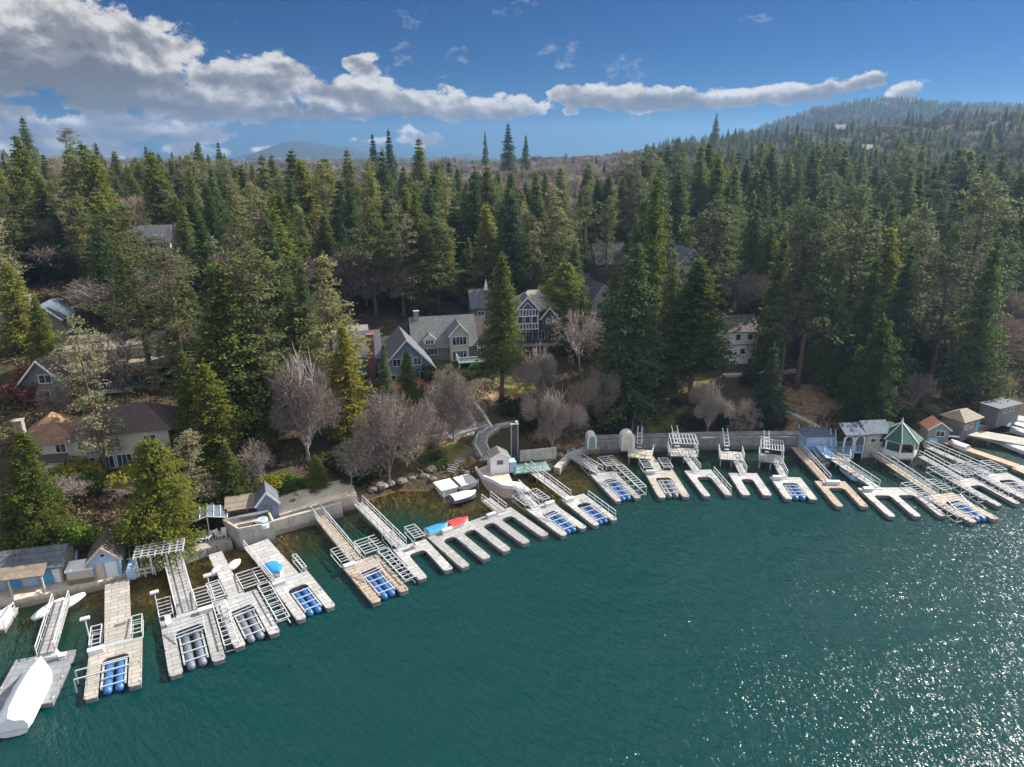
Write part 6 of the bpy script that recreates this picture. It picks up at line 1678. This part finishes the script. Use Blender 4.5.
# kind, top u, top v, foot v, width px, variant, label
HAND = [
 ('oldpine', 74, 318, 476, 62, 0, 'leaning grey-green pine rising in front of the cream lakeside house'),
 ('goldcedar', 14, 432, 548, 62, 0, 'bright cedar at the left edge above the blue-doored boathouse'),
 ('goldround', 147, 440, 548, 78, 0, 'bushy yellow-green cedar beside the boat landing and white pergola'),
 ('goldcedar', 180, 352, 462, 42, 1, 'slender bright cedar just right of the cream house'),
 ('goldcedar', 208, 362, 470, 58, 0, 'broad yellow-green cedar, second right of the cream house'),
 ('cedar', 224, 442, 508, 36, 3, 'short cedar above the brown open-sided shed'),
 ('oldpine', 184, 432, 512, 44, 1, 'thin grey conifer between the bushy yellow-green cedar and the brown shed'),
 ('cedar', 315, 455, 490, 28, 0, 'small green cedar at the head of the pale concrete landing'),
 ('pine', 250, 246, 430, 82, 0, 'tall pine with long bare leaning trunk left of the rounded bare oak'),
 ('oldpine', 165, 248, 412, 84, 2, 'very large pale pine right of the flat brown-roofed house'),
 ('pine', 122, 206, 385, 74, 1, 'tall pine standing behind the flat brown-roofed house'),
 ('fir', 246, 335, 440, 38, 1, 'dark fir just left of the rounded bare oak'),
 ('goldcedar', 341, 326, 442, 54, 1, 'dense dark cedar left of the blue gabled house'),
 ('pine', 322, 256, 420, 62, 2, 'tall pine behind the dense dark cedar near the blue gabled house'),
 ('fir', 300, 262, 400, 44, 0, 'fir standing left of the tall pine by the blue gabled house'),
 ('spruce', 383, 344, 402, 28, 0, 'blue-grey spruce in front of the red chimney house'),
 ('cedar', 407, 350, 424, 32, 3, 'narrow cedar in front of the blue gable'),
 ('cedar', 421, 384, 428, 26, 0, 'low cedar beside the domed bare tree on the bank'),
 ('pine', 368, 196, 318, 58, 3, 'tall pine directly behind the blue gabled house'),
 ('oldpine', 398, 206, 318, 46, 0, 'pale pine behind the blue house, right of the tall pine'),
 ('pine', 436, 218, 316, 60, 0, 'full pine behind the grey house with white dormer'),
 ('fir', 421, 148, 270, 42, 2, 'tall dark fir near the skyline above the grey dormer house'),
 ('fir', 384, 150, 262, 38, 3, 'dark fir near the skyline above the blue gabled house'),
 ('highcedar', 500, 254, 402, 44, 0, 'tall pale cedar with bare lower trunk on the lawn'),
 ('fir', 474, 170, 290, 44, 0, 'dark fir high behind the tall pale lawn cedar'),
 ('cedar', 465, 250, 305, 20, 1, 'very slim cedar left of the tower house with white finial'),
 ('round', 564, 262, 345, 62, 1, 'rounded dark cedar right of the half-timbered house'),
 ('cedar', 528, 310, 350, 20, 0, 'slim cedar against the half-timbered house'),
 ('fir', 632, 246, 412, 88, 1, 'huge dark fir above the hillside stairs'),
 ('cedar', 655, 176, 384, 46, 3, 'tall pale cedar behind the huge dark fir'),
 ('fir', 615, 262, 345, 34, 2, 'small dark fir left of the huge dark fir'),
 ('fir', 672, 250, 395, 44, 3, 'slim fir touching the right side of the huge dark fir'),
 ('highcedar', 703, 260, 404, 72, 0, 'tall symmetrical cedar left of the white lakeside cottage'),
 ('darkpine', 722, 200, 318, 66, 1, 'light pine behind the tall symmetrical cedar'),
 ('spruce', 775, 346, 420, 46, 1, 'low dark spruce on the shaded bank by the cottage lawn'),
 ('darkpine', 822, 196, 388, 66, 2, 'tall thick-trunked pine above the bare brown slope'),
 ('darkpine', 803, 206, 386, 42, 1, 'thin pine just left of the thick-trunked pine'),
 ('darkpine', 868, 188, 372, 72, 3, 'broad tall pine above the boathouse with arches'),
 ('round', 884, 318, 428, 56, 0, 'dense dark cedar just behind the green-roofed gazebo'),
 ('fir', 878, 258, 400, 48, 0, 'fir behind the dense dark gazebo cedar'),
 ('fir', 912, 244, 392, 46, 3, 'fir on the slope behind the little orange-roofed cabin'),
 ('darkpine', 962, 226, 388, 62, 0, 'pine with strong slanting trunk above the grey lakeside house'),
 ('darkpine', 925, 206, 368, 52, 2, 'tall pine left of the pine with slanting trunk'),
 ('fir', 1004, 236, 402, 60, 1, 'dark fir near the right edge above the moored boats'),
 ('darkpine', 990, 176, 330, 62, 1, 'tall pine near the right edge above the dark fir'),
 ('spruce', 1007, 396, 414, 16, 0, 'tiny bright conifer above the teal-covered boat'),
 ('fir', 845, 240, 384, 40, 2, 'dark fir between the two big pines above the brown slope'),
 ('fir', 760, 196, 330, 42, 2, 'dark fir behind the white lakeside cottage'),
 ('cedar', 785, 232, 372, 38, 1, 'narrow dark cedar right of the white lakeside cottage'),
 ('cedar', 32, 296, 372, 34, 1, 'bright cedar in front of the grey-green chimney house'),
 ('cedar', 4, 262, 352, 44, 1, 'cedar with yellowing top at the left edge'),
 ('pine', 232, 182, 290, 40, 3, 'pine on the upper left slope above the tall bare trunk'),
 ('fir', 318, 160, 240, 52, 1, 'broad dark fir on the upper middle slope'),
 ('fir', 302, 162, 250, 40, 3, 'fir just left of the broad dark fir on the upper slope'),
 ('goldcedar', 264, 168, 236, 24, 0, 'pointed bright cedar below the far blue mountain'),
 ('fir', 22, 117, 186, 26, 2, 'tallest dark fir on the skyline at the far left'),
 ('pine', 68, 128, 180, 26, 1, 'round-topped pine on the left skyline'),
 ('fir', 96, 143, 186, 18, 1, 'small fir on the left skyline right of the round-topped pine'),
 ('fir', 145, 146, 194, 16, 0, 'dark fir on the left skyline above the blue-roofed house'),
 ('fir', 198, 142, 215, 26, 3, 'dark fir breaking the skyline left of the blue mountain'),
 ('fir', 218, 142, 205, 16, 2, 'slim fir breaking the skyline beside its larger neighbour'),
 ('fir', 371, 134, 205, 20, 1, 'slim dark fir on the skyline right of the blue mountain'),
 ('fir', 388, 130, 205, 20, 0, 'second slim dark fir on the skyline right of the blue mountain'),
 ('fir', 418, 138, 215, 32, 2, 'fir with dark tip on the middle skyline'),
 ('fir', 507, 124, 190, 22, 3, 'prominent fir on the ridge line in the middle'),
 ('fir', 485, 132, 178, 10, 1, 'tiny dark fir on the ridge left of the prominent one'),
 ('fir', 526, 135, 185, 14, 0, 'small fir on the ridge right of the prominent one'),
 ('fir', 716, 114, 158, 14, 3, 'tallest fir on the right-hand ridge line'),
 # bare broadleaf trees
 ('dome', 298, 364, 462, 66, 1, 'domed bare oak with two pale stems behind the concrete landing'),
 ('dome', 384, 392, 482, 82, 0, 'wide bare tree overhanging the brown shallows'),
 ('dome', 452, 372, 440, 52, 0, 'domed bare tree on the terrace below the blue gable'),
 ('dome', 553, 394, 452, 54, 1, 'pinkish bare tree above the small teal deck'),
 ('dome', 540, 352, 402, 62, 5, 'bare tree below the half-timbered house'),
 ('bare', 585, 308, 378, 66, 4, 'pale bare tree between the half-timbered house and the huge fir'),
 ('dome', 712, 386, 434, 38, 5, 'grey bare tree on the shaded bank above the seawall'),
 ('bare', 745, 396, 436, 34, 2, 'second grey bare tree on the shaded bank above the seawall'),
 ('dome', 602, 372, 428, 48, 2, 'brownish bare tree left of the hillside stairs'),
 ('dome', 752, 268, 330, 58, 1, 'bare tree above the white lakeside cottage'),
 ('bare', 214, 296, 366, 46, 0, 'bare tree left of the tall bare-trunked pine'),
 ('bare', 254, 438, 494, 44, 4, 'bare tree behind the grey-blue gabled shed'),
 ('bare', 108, 322, 420, 60, 5, 'dark-limbed bare tree in front of the flat brown-roofed house'),
 ('bare', 680, 372, 400, 30, 3, 'small bare tree between the huge fir and the symmetrical cedar'),
 ('bare', 920, 372, 420, 40, 1, 'bare tree behind the little orange-roofed cabin'),
 ('bare', 975, 350, 398, 44, 2, 'bare tree right of the pine with slanting trunk'),
 ('bare', 350, 440, 492, 34, 4, 'bare tree beside the end of the concrete landing'),
 ('bare', 432, 412, 462, 30, 0, 'small bare tree on the bank left of the stone steps'),
 ('bare', 575, 400, 442, 30, 2, 'bare tree just right of the pinkish one'),
 ('bare', 52, 378, 428, 34, 3, 'bare tree left of the cream house chimney'),
]
TREES = []          # footprints taken: x, y, radius
def place_hand():
    for kind, ut, vt, vb, wpx, var, label in HAND:
        r = stand(ut, vt, vb)
        if r is None: continue
        p, h = r
        pr = PROTO[kind][var % len(PROTO[kind])]
        w = proj(p.x, p.y, p.z+h*0.4)[2]
        want = wpx*w/F/2*(1.12 if kind == 'dome' else 1)
        s = h/pr['H']
        wf = max(0.55, min(1.9, want/(pr['w']*s*(0.95 if kind not in ('bare', 'dome') else 1.0))))
        grp = {'bare': 'bare broadleaf trees', 'dome': 'bare broadleaf trees'}.get(kind, 'evergreens rising from the wooded shore')
        put(NAMN[kind], pr, p.x, p.y, h, wf, label, CATN[kind], grp)
        TREES.append((p.x, p.y, max(1.6, want*0.55)))
place_hand()

# ------------------------------------------------------------------ the rest of the forest
LAND = [(90, 440, 'the cream lakeside house'), (45, 310, 'the grey-green chimney house'), (108, 355, 'the flat brown-roofed house'), (390, 345, 'the blue gabled house'),
 (445, 335, 'the grey dormer house'), (537, 318, 'the half-timbered house'), (488, 300, 'the tower house'), (603, 297, 'the cream gable among the firs'), (745, 343, 'the white lakeside cottage'),
 (690, 262, 'the white gabled house uphill'), (612, 252, 'the dark-roofed house uphill'), (558, 248, 'the grey house among tall trees'), (108, 190, 'the blue-roofed house on the left ridge'), (152, 238, 'the small slate-roofed house'),
 (912, 290, 'the brown roof on the right slope'), (840, 338, 'the pale house behind the brown slope'), (885, 435, 'the green gazebo'), (265, 505, 'the grey-blue gabled shed'), (640, 415, 'the hillside stairs'),
 (320, 200, 'the broad dark fir on the upper slope'), (22, 150, 'the tallest fir on the left skyline'), (507, 155, 'the prominent ridge fir'), (716, 140, 'the tallest fir on the right ridge'), (200, 170, 'the firs left of the blue mountain'),
 (632, 330, 'the huge dark fir'), (703, 330, 'the symmetrical cedar'), (868, 260, 'the broad tall pine'), (962, 300, 'the slanting pine'), (165, 330, 'the very large pale pine'), (250, 330, 'the tall bare-trunked pine'), (436, 260, 'the full pine behind the dormer house'), (1000, 250, 'the pair of trees at the right edge'), (790, 250, 'the narrow dark cedar'), (345, 250, 'the tall pine behind the blue house')]
ORD = ['nearest', 'second nearest', 'third nearest', 'fourth nearest', 'fifth nearest', 'sixth nearest', 'seventh nearest', 'eighth nearest', 'ninth nearest', 'tenth nearest'] + [w+' nearest' for w in ('eleventh twelfth thirteenth fourteenth fifteenth sixteenth seventeenth eighteenth nineteenth twentieth twenty-first twenty-second twenty-third twenty-fourth twenty-fifth twenty-sixth twenty-seventh twenty-eighth twenty-ninth thirtieth'.split())]
# photo windows where the houses and open slopes show: (u0, v0, u1, v1, metres deep)
SEEN = [(342, 305, 484, 392, 150), (512, 284, 562, 352, 140), (478, 286, 512, 330, 140), (14, 388, 168, 474, 100), (722, 320, 770, 366, 160), (592, 282, 616, 314, 170), (24, 280, 62, 340, 150), (70, 328, 142, 384, 110), (140, 232, 166, 250, 240), (682, 250, 700, 270, 220), (832, 330, 850, 348, 190), (455, 385, 560, 440, 120), (640, 385, 730, 440, 130), (770, 385, 860, 440, 140),
 (228, 490, 360, 530, 100), (0, 540, 130, 600, 90), (180, 505, 230, 560, 90), (400, 430, 470, 480, 110), (960, 410, 1024, 440, 190), (928, 385, 985, 425, 170), (820, 425, 960, 450, 160), (585, 425, 660, 450, 130), (485,440,560,490,110)]
def blocked(x, y, z, h, r):
    u0, v0, w = proj(x, y, z+h)
    u1, v1, w1 = proj(x, y, z+h*0.12)
    rr = F*r/w1
    lo, hi = min(u0, u1)-rr*0.8, max(u0, u1)+rr*0.8
    for a, b_, c, d, dep in SEEN:
        if y < dep-4 and hi > a and lo < c and v1 > b_+2 and v0 < d-2: return True
    return False
for (ou, ov) in ((505,360),(515,385),(500,400),(655,405),(690,385),(650,425),(820,400),(800,415),(840,390),(440,455),(455,430),(760,408),(955,395)):
    q_ = G3(ou, ov)
    if q_ is None: continue
    for t_ in (0, 4, 8, 12, 16, 20): EXCL.append((q_.x+math.sin(SUN_AZ)*t_, q_.y+math.cos(SUN_AZ)*t_, 3.2))
pts = []
prg = np.random.RandomState(77)
def band(y0, y1, sp, jit=0.45):
    gy = np.arange(y0, y1, sp)
    for yy in gy:
        xr = np.arange(-0.86*yy-14, 0.86*yy+14, sp)
        jx = xr + prg.uniform(-jit, jit, len(xr))*sp; jy = yy + prg.uniform(-jit, jit, len(xr))*sp
        for x, y in zip(jx, jy): pts.append((x, y))
band(58, 260, 5.1); band(260, 520, 6.6); band(520, 1000, 11.5); band(1000, 1750, 11); band(2650, 3150, 60)
P = np.array(pts)
D = shore_d(P[:, 0], P[:, 1]); Z = terr(P[:, 0], P[:, 1])
k = (D > 7); P, D, Z = P[k], D[k], Z[k]
den = vnoise(P[:, 0], P[:, 1], 26, 21)
cand = []
for (x, y), d, z, nn in zip(P, D, Z, den):
    u, v, w = proj(x, y, z+8)
    if u < -40 or u > 1064: continue
    if y > 2600 and prg.rand() < 0.6: continue
    # how leafless this stretch of the slope is
    b = 0.20
    if u < 340 and y > 150: b = 0.42
    if 230 < u < 660 and y > 230: b = 0.66
    if 230 < u < 680 and y > 300: b = 0.84
    if u > 680 and y > 320: b = 0.34
    if u > 640 and y > 520: b = 0.18
    if y > 1000: b = 0.05
    b += nn*0.5
    r = prg.rand()
    if prg.rand() < (0.10 if y > 120 else 0.35) + (0.15 if nn < -0.2 else 0): continue
    if r < b: kind = 'bare'
    else:
        kind = prg.choice(['cedar', 'fir', 'pine', 'oldpine', 'round', 'spruce'], p=([0.36, 0.30, 0.17, 0.07, 0.04, 0.06] if u < 640 else [0.12, 0.44, 0.32, 0.0, 0.02, 0.10]))
        if u >= 600 and kind == 'pine': kind = 'darkpine'
    if kind == 'bare': h = prg.uniform(8, 13.5)
    elif kind == 'spruce': h = prg.uniform(9, 17)
    elif kind == 'round': h = prg.uniform(9, 15)
    else: h = prg.uniform(12, 27)*(0.86 if y > 250 else 1.0)
    if 190 < y < 700 and u < 640: h *= (0.92 if y < 240 else 0.62)*prg.uniform(0.7, 1.1)
    elif y >= 250: h *= prg.uniform(0.6, 1.1)*(0.72 if y > 450 else 1)
    if y > 1000: h = prg.uniform(10, 19)
    if y > 205 and u < 660 and kind != 'bare' and prg.rand() > 0.10: h = min(h, max(6.0, 45.5-z+prg.uniform(-6, 2)+max(0, u-560)*0.08))
    if y > 260 and u < 640 and kind == 'bare': h = max(7, min(h*1.2, 45-z+prg.uniform(-3, 1)))
    if d < 18 and kind != 'bare': h *= 0.5
    pr = PROTO[kind][prg.randint(len(PROTO[kind]))]
    if kind == 'bare' and prg.rand() < 0.7: pr = PROTO['dome'][prg.randint(4)]
    rad = pr['w']*h/pr['H']
    bad = False
    for tx_, ty_, tr_ in TREES:
        if abs(tx_-x) < 9 and abs(ty_-y) < 9 and (tx_-x)**2+(ty_-y)**2 < (tr_*0.8+rad*0.25)**2: bad = True; break
    if bad: continue
    for ex, ey, er in EXCL:
        if (ex-x)**2+(ey-y)**2 < (er+rad*0.35)**2: bad = True; break
    if bad: continue
    if blocked(x, y, z, h, rad):
        kind = 'bare' if prg.rand() < 0.6 else 'cedar'
        h = prg.uniform(3.5, 7.5) if kind == 'bare' else prg.uniform(3, 7)
        pr = PROTO[kind][prg.randint(len(PROTO[kind]))]; rad = pr['w']*h/pr['H']
        if blocked(x, y, z, h, rad): continue
    cand.append([x, y, z, h, kind, pr, w, u, v, prg.uniform(1.0, 1.5)])
# the ones that show largest become trees of their own; hidden feet do not matter, a hidden crown does
def lineup(c): return -c[3]/c[6]
con = sorted([c for c in cand if c[4] != 'bare'], key=lineup)
bar = sorted([c for c in cand if c[4] == 'bare'], key=lineup)
nh = len([h for h in HAND if h[0] not in ('bare', 'dome')])
own = con[:300-nh] + bar[:180]
rest = con[300-nh:] + bar[180:]
byl = {}
KW = {'cedar': 'narrow cedar', 'round': 'bushy cedar', 'fir': 'dark fir', 'pine': 'open-crowned pine', 'oldpine': 'pale grey-green pine', 'spruce': 'small spruce', 'darkpine': 'dark open-crowned pine', 'bare': 'leafless tree'}
for c in own:
    u, v = c[7], c[8]
    i = min(range(len(LAND)), key=lambda i: (LAND[i][0]-u)**2+((LAND[i][1]-v)*1.5)**2)
    du, dv = u-LAND[i][0], v-LAND[i][1]
    side = ('above' if dv < 0 else 'below') if abs(dv)*1.5 > abs(du) else ('right of' if du > 0 else 'left of')
    byl.setdefault((i, side, c[4]), []).append((du*du+dv*dv, c))
SRC = {}
for (i, side, kind), L in byl.items():
    L.sort(key=lambda t: t[0])
    for n, (_, c) in enumerate(L):
        x, y, z, h, kd, pr, w, u, v, wf = c
        lab = KW[kind] + ', ' + ORD[min(n, 29)] + ' ' + side + ' ' + LAND[i][2]
        put(NAMN[kind], pr, x, y, h, wf, lab, CATN[kind], 'bare broadleaf trees' if kind == 'bare' else 'evergreens of the wooded slope')
for o in list(col.objects):
    if o.type == 'MESH' and o.parent and o.name.split('.')[0] in ('crown', 'branches', 'trunk'):
        SRC.setdefault(o.data.name, o)
def far_forest():
    me = bpy.data.meshes.new('far_forest')
    me.from_pydata([(c[0], c[1], c[2]-0.1) for c in rest], [], [])
    o = bpy.data.objects.new('far_forest', me); col.objects.link(o)
    prs = []
    for c in rest:
        if not any(c[5] is q for q in prs): prs.append(c[5])
    prs = [q for q in prs if q['crown'].name in SRC]
    idx = [next((i for i, q in enumerate(prs) if q is c[5]), 0) for c in rest]
    for nm, ty, dat in (('kindno', 'INT', idx), ('turn', 'FLOAT', [prg.rand()*6.283 for _ in rest]), ('tall', 'FLOAT', [c[3]/c[5]['H'] for c in rest]), ('wide', 'FLOAT', [c[9]*c[3]/c[5]['H'] for c in rest])):
        a_ = me.attributes.new(nm, ty, 'POINT'); a_.data.foreach_set('value', dat)
    ng = bpy.data.node_groups.new('scatter', 'GeometryNodeTree')
    ng.interface.new_socket('Geometry', in_out='INPUT', socket_type='NodeSocketGeometry')
    ng.interface.new_socket('Geometry', in_out='OUTPUT', socket_type='NodeSocketGeometry')
    N, L = ng.nodes, ng.links
    gi = N.new('NodeGroupInput'); go = N.new('NodeGroupOutput')
    mp_ = N.new('GeometryNodeMeshToPoints'); L.new(gi.outputs[0], mp_.inputs[0])
    def attr(nm, ty):
        a = N.new('GeometryNodeInputNamedAttribute'); a.data_type = ty; a.inputs['Name'].default_value = nm
        return next(s for s in a.outputs if s.name == 'Attribute' and s.enabled)
    rot = N.new('ShaderNodeCombineXYZ'); L.new(attr('turn', 'FLOAT'), rot.inputs[2])
    scl = N.new('ShaderNodeCombineXYZ'); wd = attr('wide', 'FLOAT')
    L.new(wd, scl.inputs[0]); L.new(wd, scl.inputs[1]); L.new(attr('tall', 'FLOAT'), scl.inputs[2])
    kn = attr('kindno', 'INT')
    jn = N.new('GeometryNodeJoinGeometry')
    for i, q in enumerate(prs):
        cmp_ = N.new('FunctionNodeCompare'); cmp_.data_type = 'INT'; cmp_.operation = 'EQUAL'
        ins = [s for s in cmp_.inputs if s.enabled]
        L.new(kn, ins[0]); ins[1].default_value = i
        for part in ('crown', 'trunk'):
            if part == 'trunk' and q['kind'] not in ('pine', 'oldpine'): continue
            oi = N.new('GeometryNodeObjectInfo'); oi.transform_space = 'ORIGINAL'
            oi.inputs['Object'].default_value = SRC[q[part].name]; oi.inputs['As Instance'].default_value = True
            ip = N.new('GeometryNodeInstanceOnPoints')
            L.new(mp_.outputs[0], ip.inputs['Points']); L.new(next(s for s in cmp_.outputs if s.enabled), ip.inputs['Selection'])
            L.new(oi.outputs['Geometry'], ip.inputs['Instance']); L.new(rot.outputs[0], ip.inputs['Rotation']); L.new(scl.outputs[0], ip.inputs['Scale'])
            L.new(ip.outputs[0], jn.inputs[0])
    L.new(jn.outputs[0], go.inputs[0])
    md = o.modifiers.new('scatter', 'NODES'); md.node_group = ng
    tag(o, kind='stuff')
far_forest()
print('TREES', len(HAND), len(own), len(rest))
# ------------------------------------------------------------------ shrubs
BU = {k: [bush_mesh(40+i*7+len(k), m_, n=1100, size=0.26) for i in range(2)] for k, m_ in (('yellow', 'leaf_yellow'), ('green', 'leaf_green'), ('dark', 'leaf_dark'), ('russet', 'leaf_russet'), ('pale', 'leaf_pine'))}
SH_ = [('yellow', 262, 493, 2.2, 'yellow-green shrub behind the grey-blue gabled shed'), ('yellow', 276, 488, 2.4, 'brightest yellow shrub above the sandy landing'), ('green', 290, 486, 2.2, 'green shrub right of the brightest yellow shrub'), ('yellow', 285, 495, 1.6, 'small yellow shrub at the landing edge'), ('green', 302, 490, 1.8, 'green shrub left of the small green cedar'), ('green', 248, 482, 2.0, 'green shrub above the brown storage shed'),
 ('yellow', 62, 484, 3.0, 'broad yellow-green hedge below the cream house, left end'), ('yellow', 78, 482, 3.0, 'broad yellow-green hedge below the cream house, middle'), ('green', 92, 486, 2.8, 'green hedge shrub left of the leaning pine foot'), ('yellow', 132, 486, 3.2, 'yellow-green shrub right of the leaning pine foot'), ('russet', 34, 520, 3.0, 'russet shrub on the dark bank above the blue-doored boathouse'), ('green', 82, 545, 3.0, 'green shrub above the low pale-roofed shed'), ('green', 70, 552, 2.2, 'green shrub over the red-brown stairs'),
 ('russet', 22, 398, 3.4, 'red-leaved tree left of the small gabled cottage'), ('russet', 34, 382, 3.2, 'russet tree behind the cream house chimney'), ('russet', 300, 504, 1.3, 'reddish shrub on the sandy landing'), ('russet', 318, 500, 1.4, 'reddish shrub below the small green cedar'),
 ('dark', 392, 402, 2.6, 'dark shrub below the blue-grey spruce'), ('dark', 440, 392, 3.0, 'dark evergreen shrub below the railed deck, left'), ('dark', 458, 384, 3.0, 'dark evergreen shrub below the railed deck, right'), ('green', 449, 408, 2.4, 'bright shrub beside the domed bare tree on the terrace'), ('dark', 430, 378, 3.4, 'tall dark shrub between the blue house and the railed deck'), ('green', 474, 372, 2.0, 'green shrub at the corner of the lawn'), ('russet', 476, 366, 1.5, 'rounded reddish shrub below the railed deck'),
 ('dark', 524, 430, 2.6, 'dark low hedge on the lawn edge, left'), ('dark', 540, 424, 2.8, 'dark low hedge on the lawn edge, middle'), ('dark', 508, 414, 2.6, 'dark shrub in front of the pale lawn cedar'), ('dark', 532, 408, 2.6, 'dark shrub right of the pale lawn cedar foot'), ('dark', 590, 418, 3.0, 'dark shrub under the brownish bare tree'), ('dark', 612, 432, 2.6, 'dark shrub behind the long seawall, left of the stairs'), ('pale', 652, 424, 1.8, 'pale shrub on the sunny bank right of the hillside stairs'), ('pale', 664, 414, 1.6, 'pale shrub higher on the sunny bank'), ('green', 676, 404, 1.8, 'green shrub beneath the symmetrical cedar, left'), ('green', 668, 392, 2.2, 'green shrub between the huge fir and the symmetrical cedar'),
 ('dark', 690, 428, 2.6, 'dark shrub behind the seawall below the symmetrical cedar'), ('dark', 728, 424, 2.8, 'dark shrub between the two grey bare trees'), ('dark', 766, 428, 2.6, 'dark shrub behind the seawall near the spruce'), ('dark', 756, 384, 3.0, 'dark shrub below the white cottage'), ('green', 838, 372, 2.0, 'yellow-green shrub at the foot of the thick-trunked pine'), ('green', 996, 412, 2.4, 'rounded bright shrub right of the squat grey house'), ('dark', 900, 424, 2.6, 'dark shrub behind the gazebo'), ('pale', 930, 414, 2.0, 'pale shrub on the bank behind the cabin'), ('green', 914, 438, 0.9, 'small yellow-flowered bush between gazebo and cabin'),
 ('pale', 424, 462, 1.6, 'pale shrub on the grassy bank, lower left'), ('pale', 436, 458, 1.4, 'pale shrub on the grassy bank, middle'), ('green', 442, 466, 1.3, 'green shrub beside the stone steps'), ('pale', 434, 448, 1.2, 'pale shrub just under the curved garden wall'), ('pale', 560, 432, 2.0, 'pale shrub behind the pinkish bare tree'), ('dark', 352, 482, 2.4, 'dark shrub at the end of the landing'), ('dark', 368, 478, 2.2, 'dark shrub under the wide bare tree, left'), ('dark', 338, 468, 3.0, 'dark shrub uphill of the landing end'), ('dark', 214, 520, 2.4, 'dark shrub behind the glass-roofed shelter'), ('green', 202, 508, 2.2, 'green shrub above the glass-roofed shelter')]
for i, (k, u, v, h, lb) in enumerate(SH_):
    p = G3(u, v)
    if p is None: continue
    pr = BU[k][i % 2]
    put('shrub' if 'tree' not in lb.split(' left')[0].split(' behind')[0] else 'red_leaved_tree', pr, p.x, p.y, h*0.95, 1.0, lb, 'shrub' if 'tree' not in lb.split(' left')[0].split(' behind')[0] else 'tree', 'shrubs on the banks')
# small undergrowth: countless low plants and fallen leaves on the banks
def undergrowth():
    rs = np.random.RandomState(9)
    n = 26000
    Y = rs.uniform(58, 200, n*2); X = rs.uniform(-0.85, 0.85, n*2)*Y
    D_ = shore_d(X, Y); k = (D_ > 3.0) & (D_ < 110)
    den_ = vnoise(X, Y, 9, 31)+vnoise(X, Y, 3.5, 32)*0.7
    k &= den_ > -0.1
    for ex, ey, er in EXCL: k &= (X-ex)**2+(Y-ey)**2 > (er*0.8)**2
    X, Y = X[k][:n], Y[k][:n]
    Z_ = terr(X, Y)
    m_ = 5
    C = np.repeat(np.stack([X, Y, Z_+0.22], 1), m_, 0)+rs.normal(0, 1, (len(X)*m_, 3))*[0.45, 0.45, 0.16]
    V_, F_ = leaves(C, rs.normal(0, 1, C.shape)+[0, 0, 1.0], 0.40, rs)
    me = np_mesh('undergrowth', V_, [F_], [M['under']])
    o = bpy.data.objects.new('undergrowth', me); col.objects.link(o); tag(o, kind='stuff')
M['under'] = leaf_mat('undergrowth_leaf', (0.05, 0.055, 0.022), (0.12, 0.095, 0.055), (0.20, 0.15, 0.09), 0.2)
undergrowth()
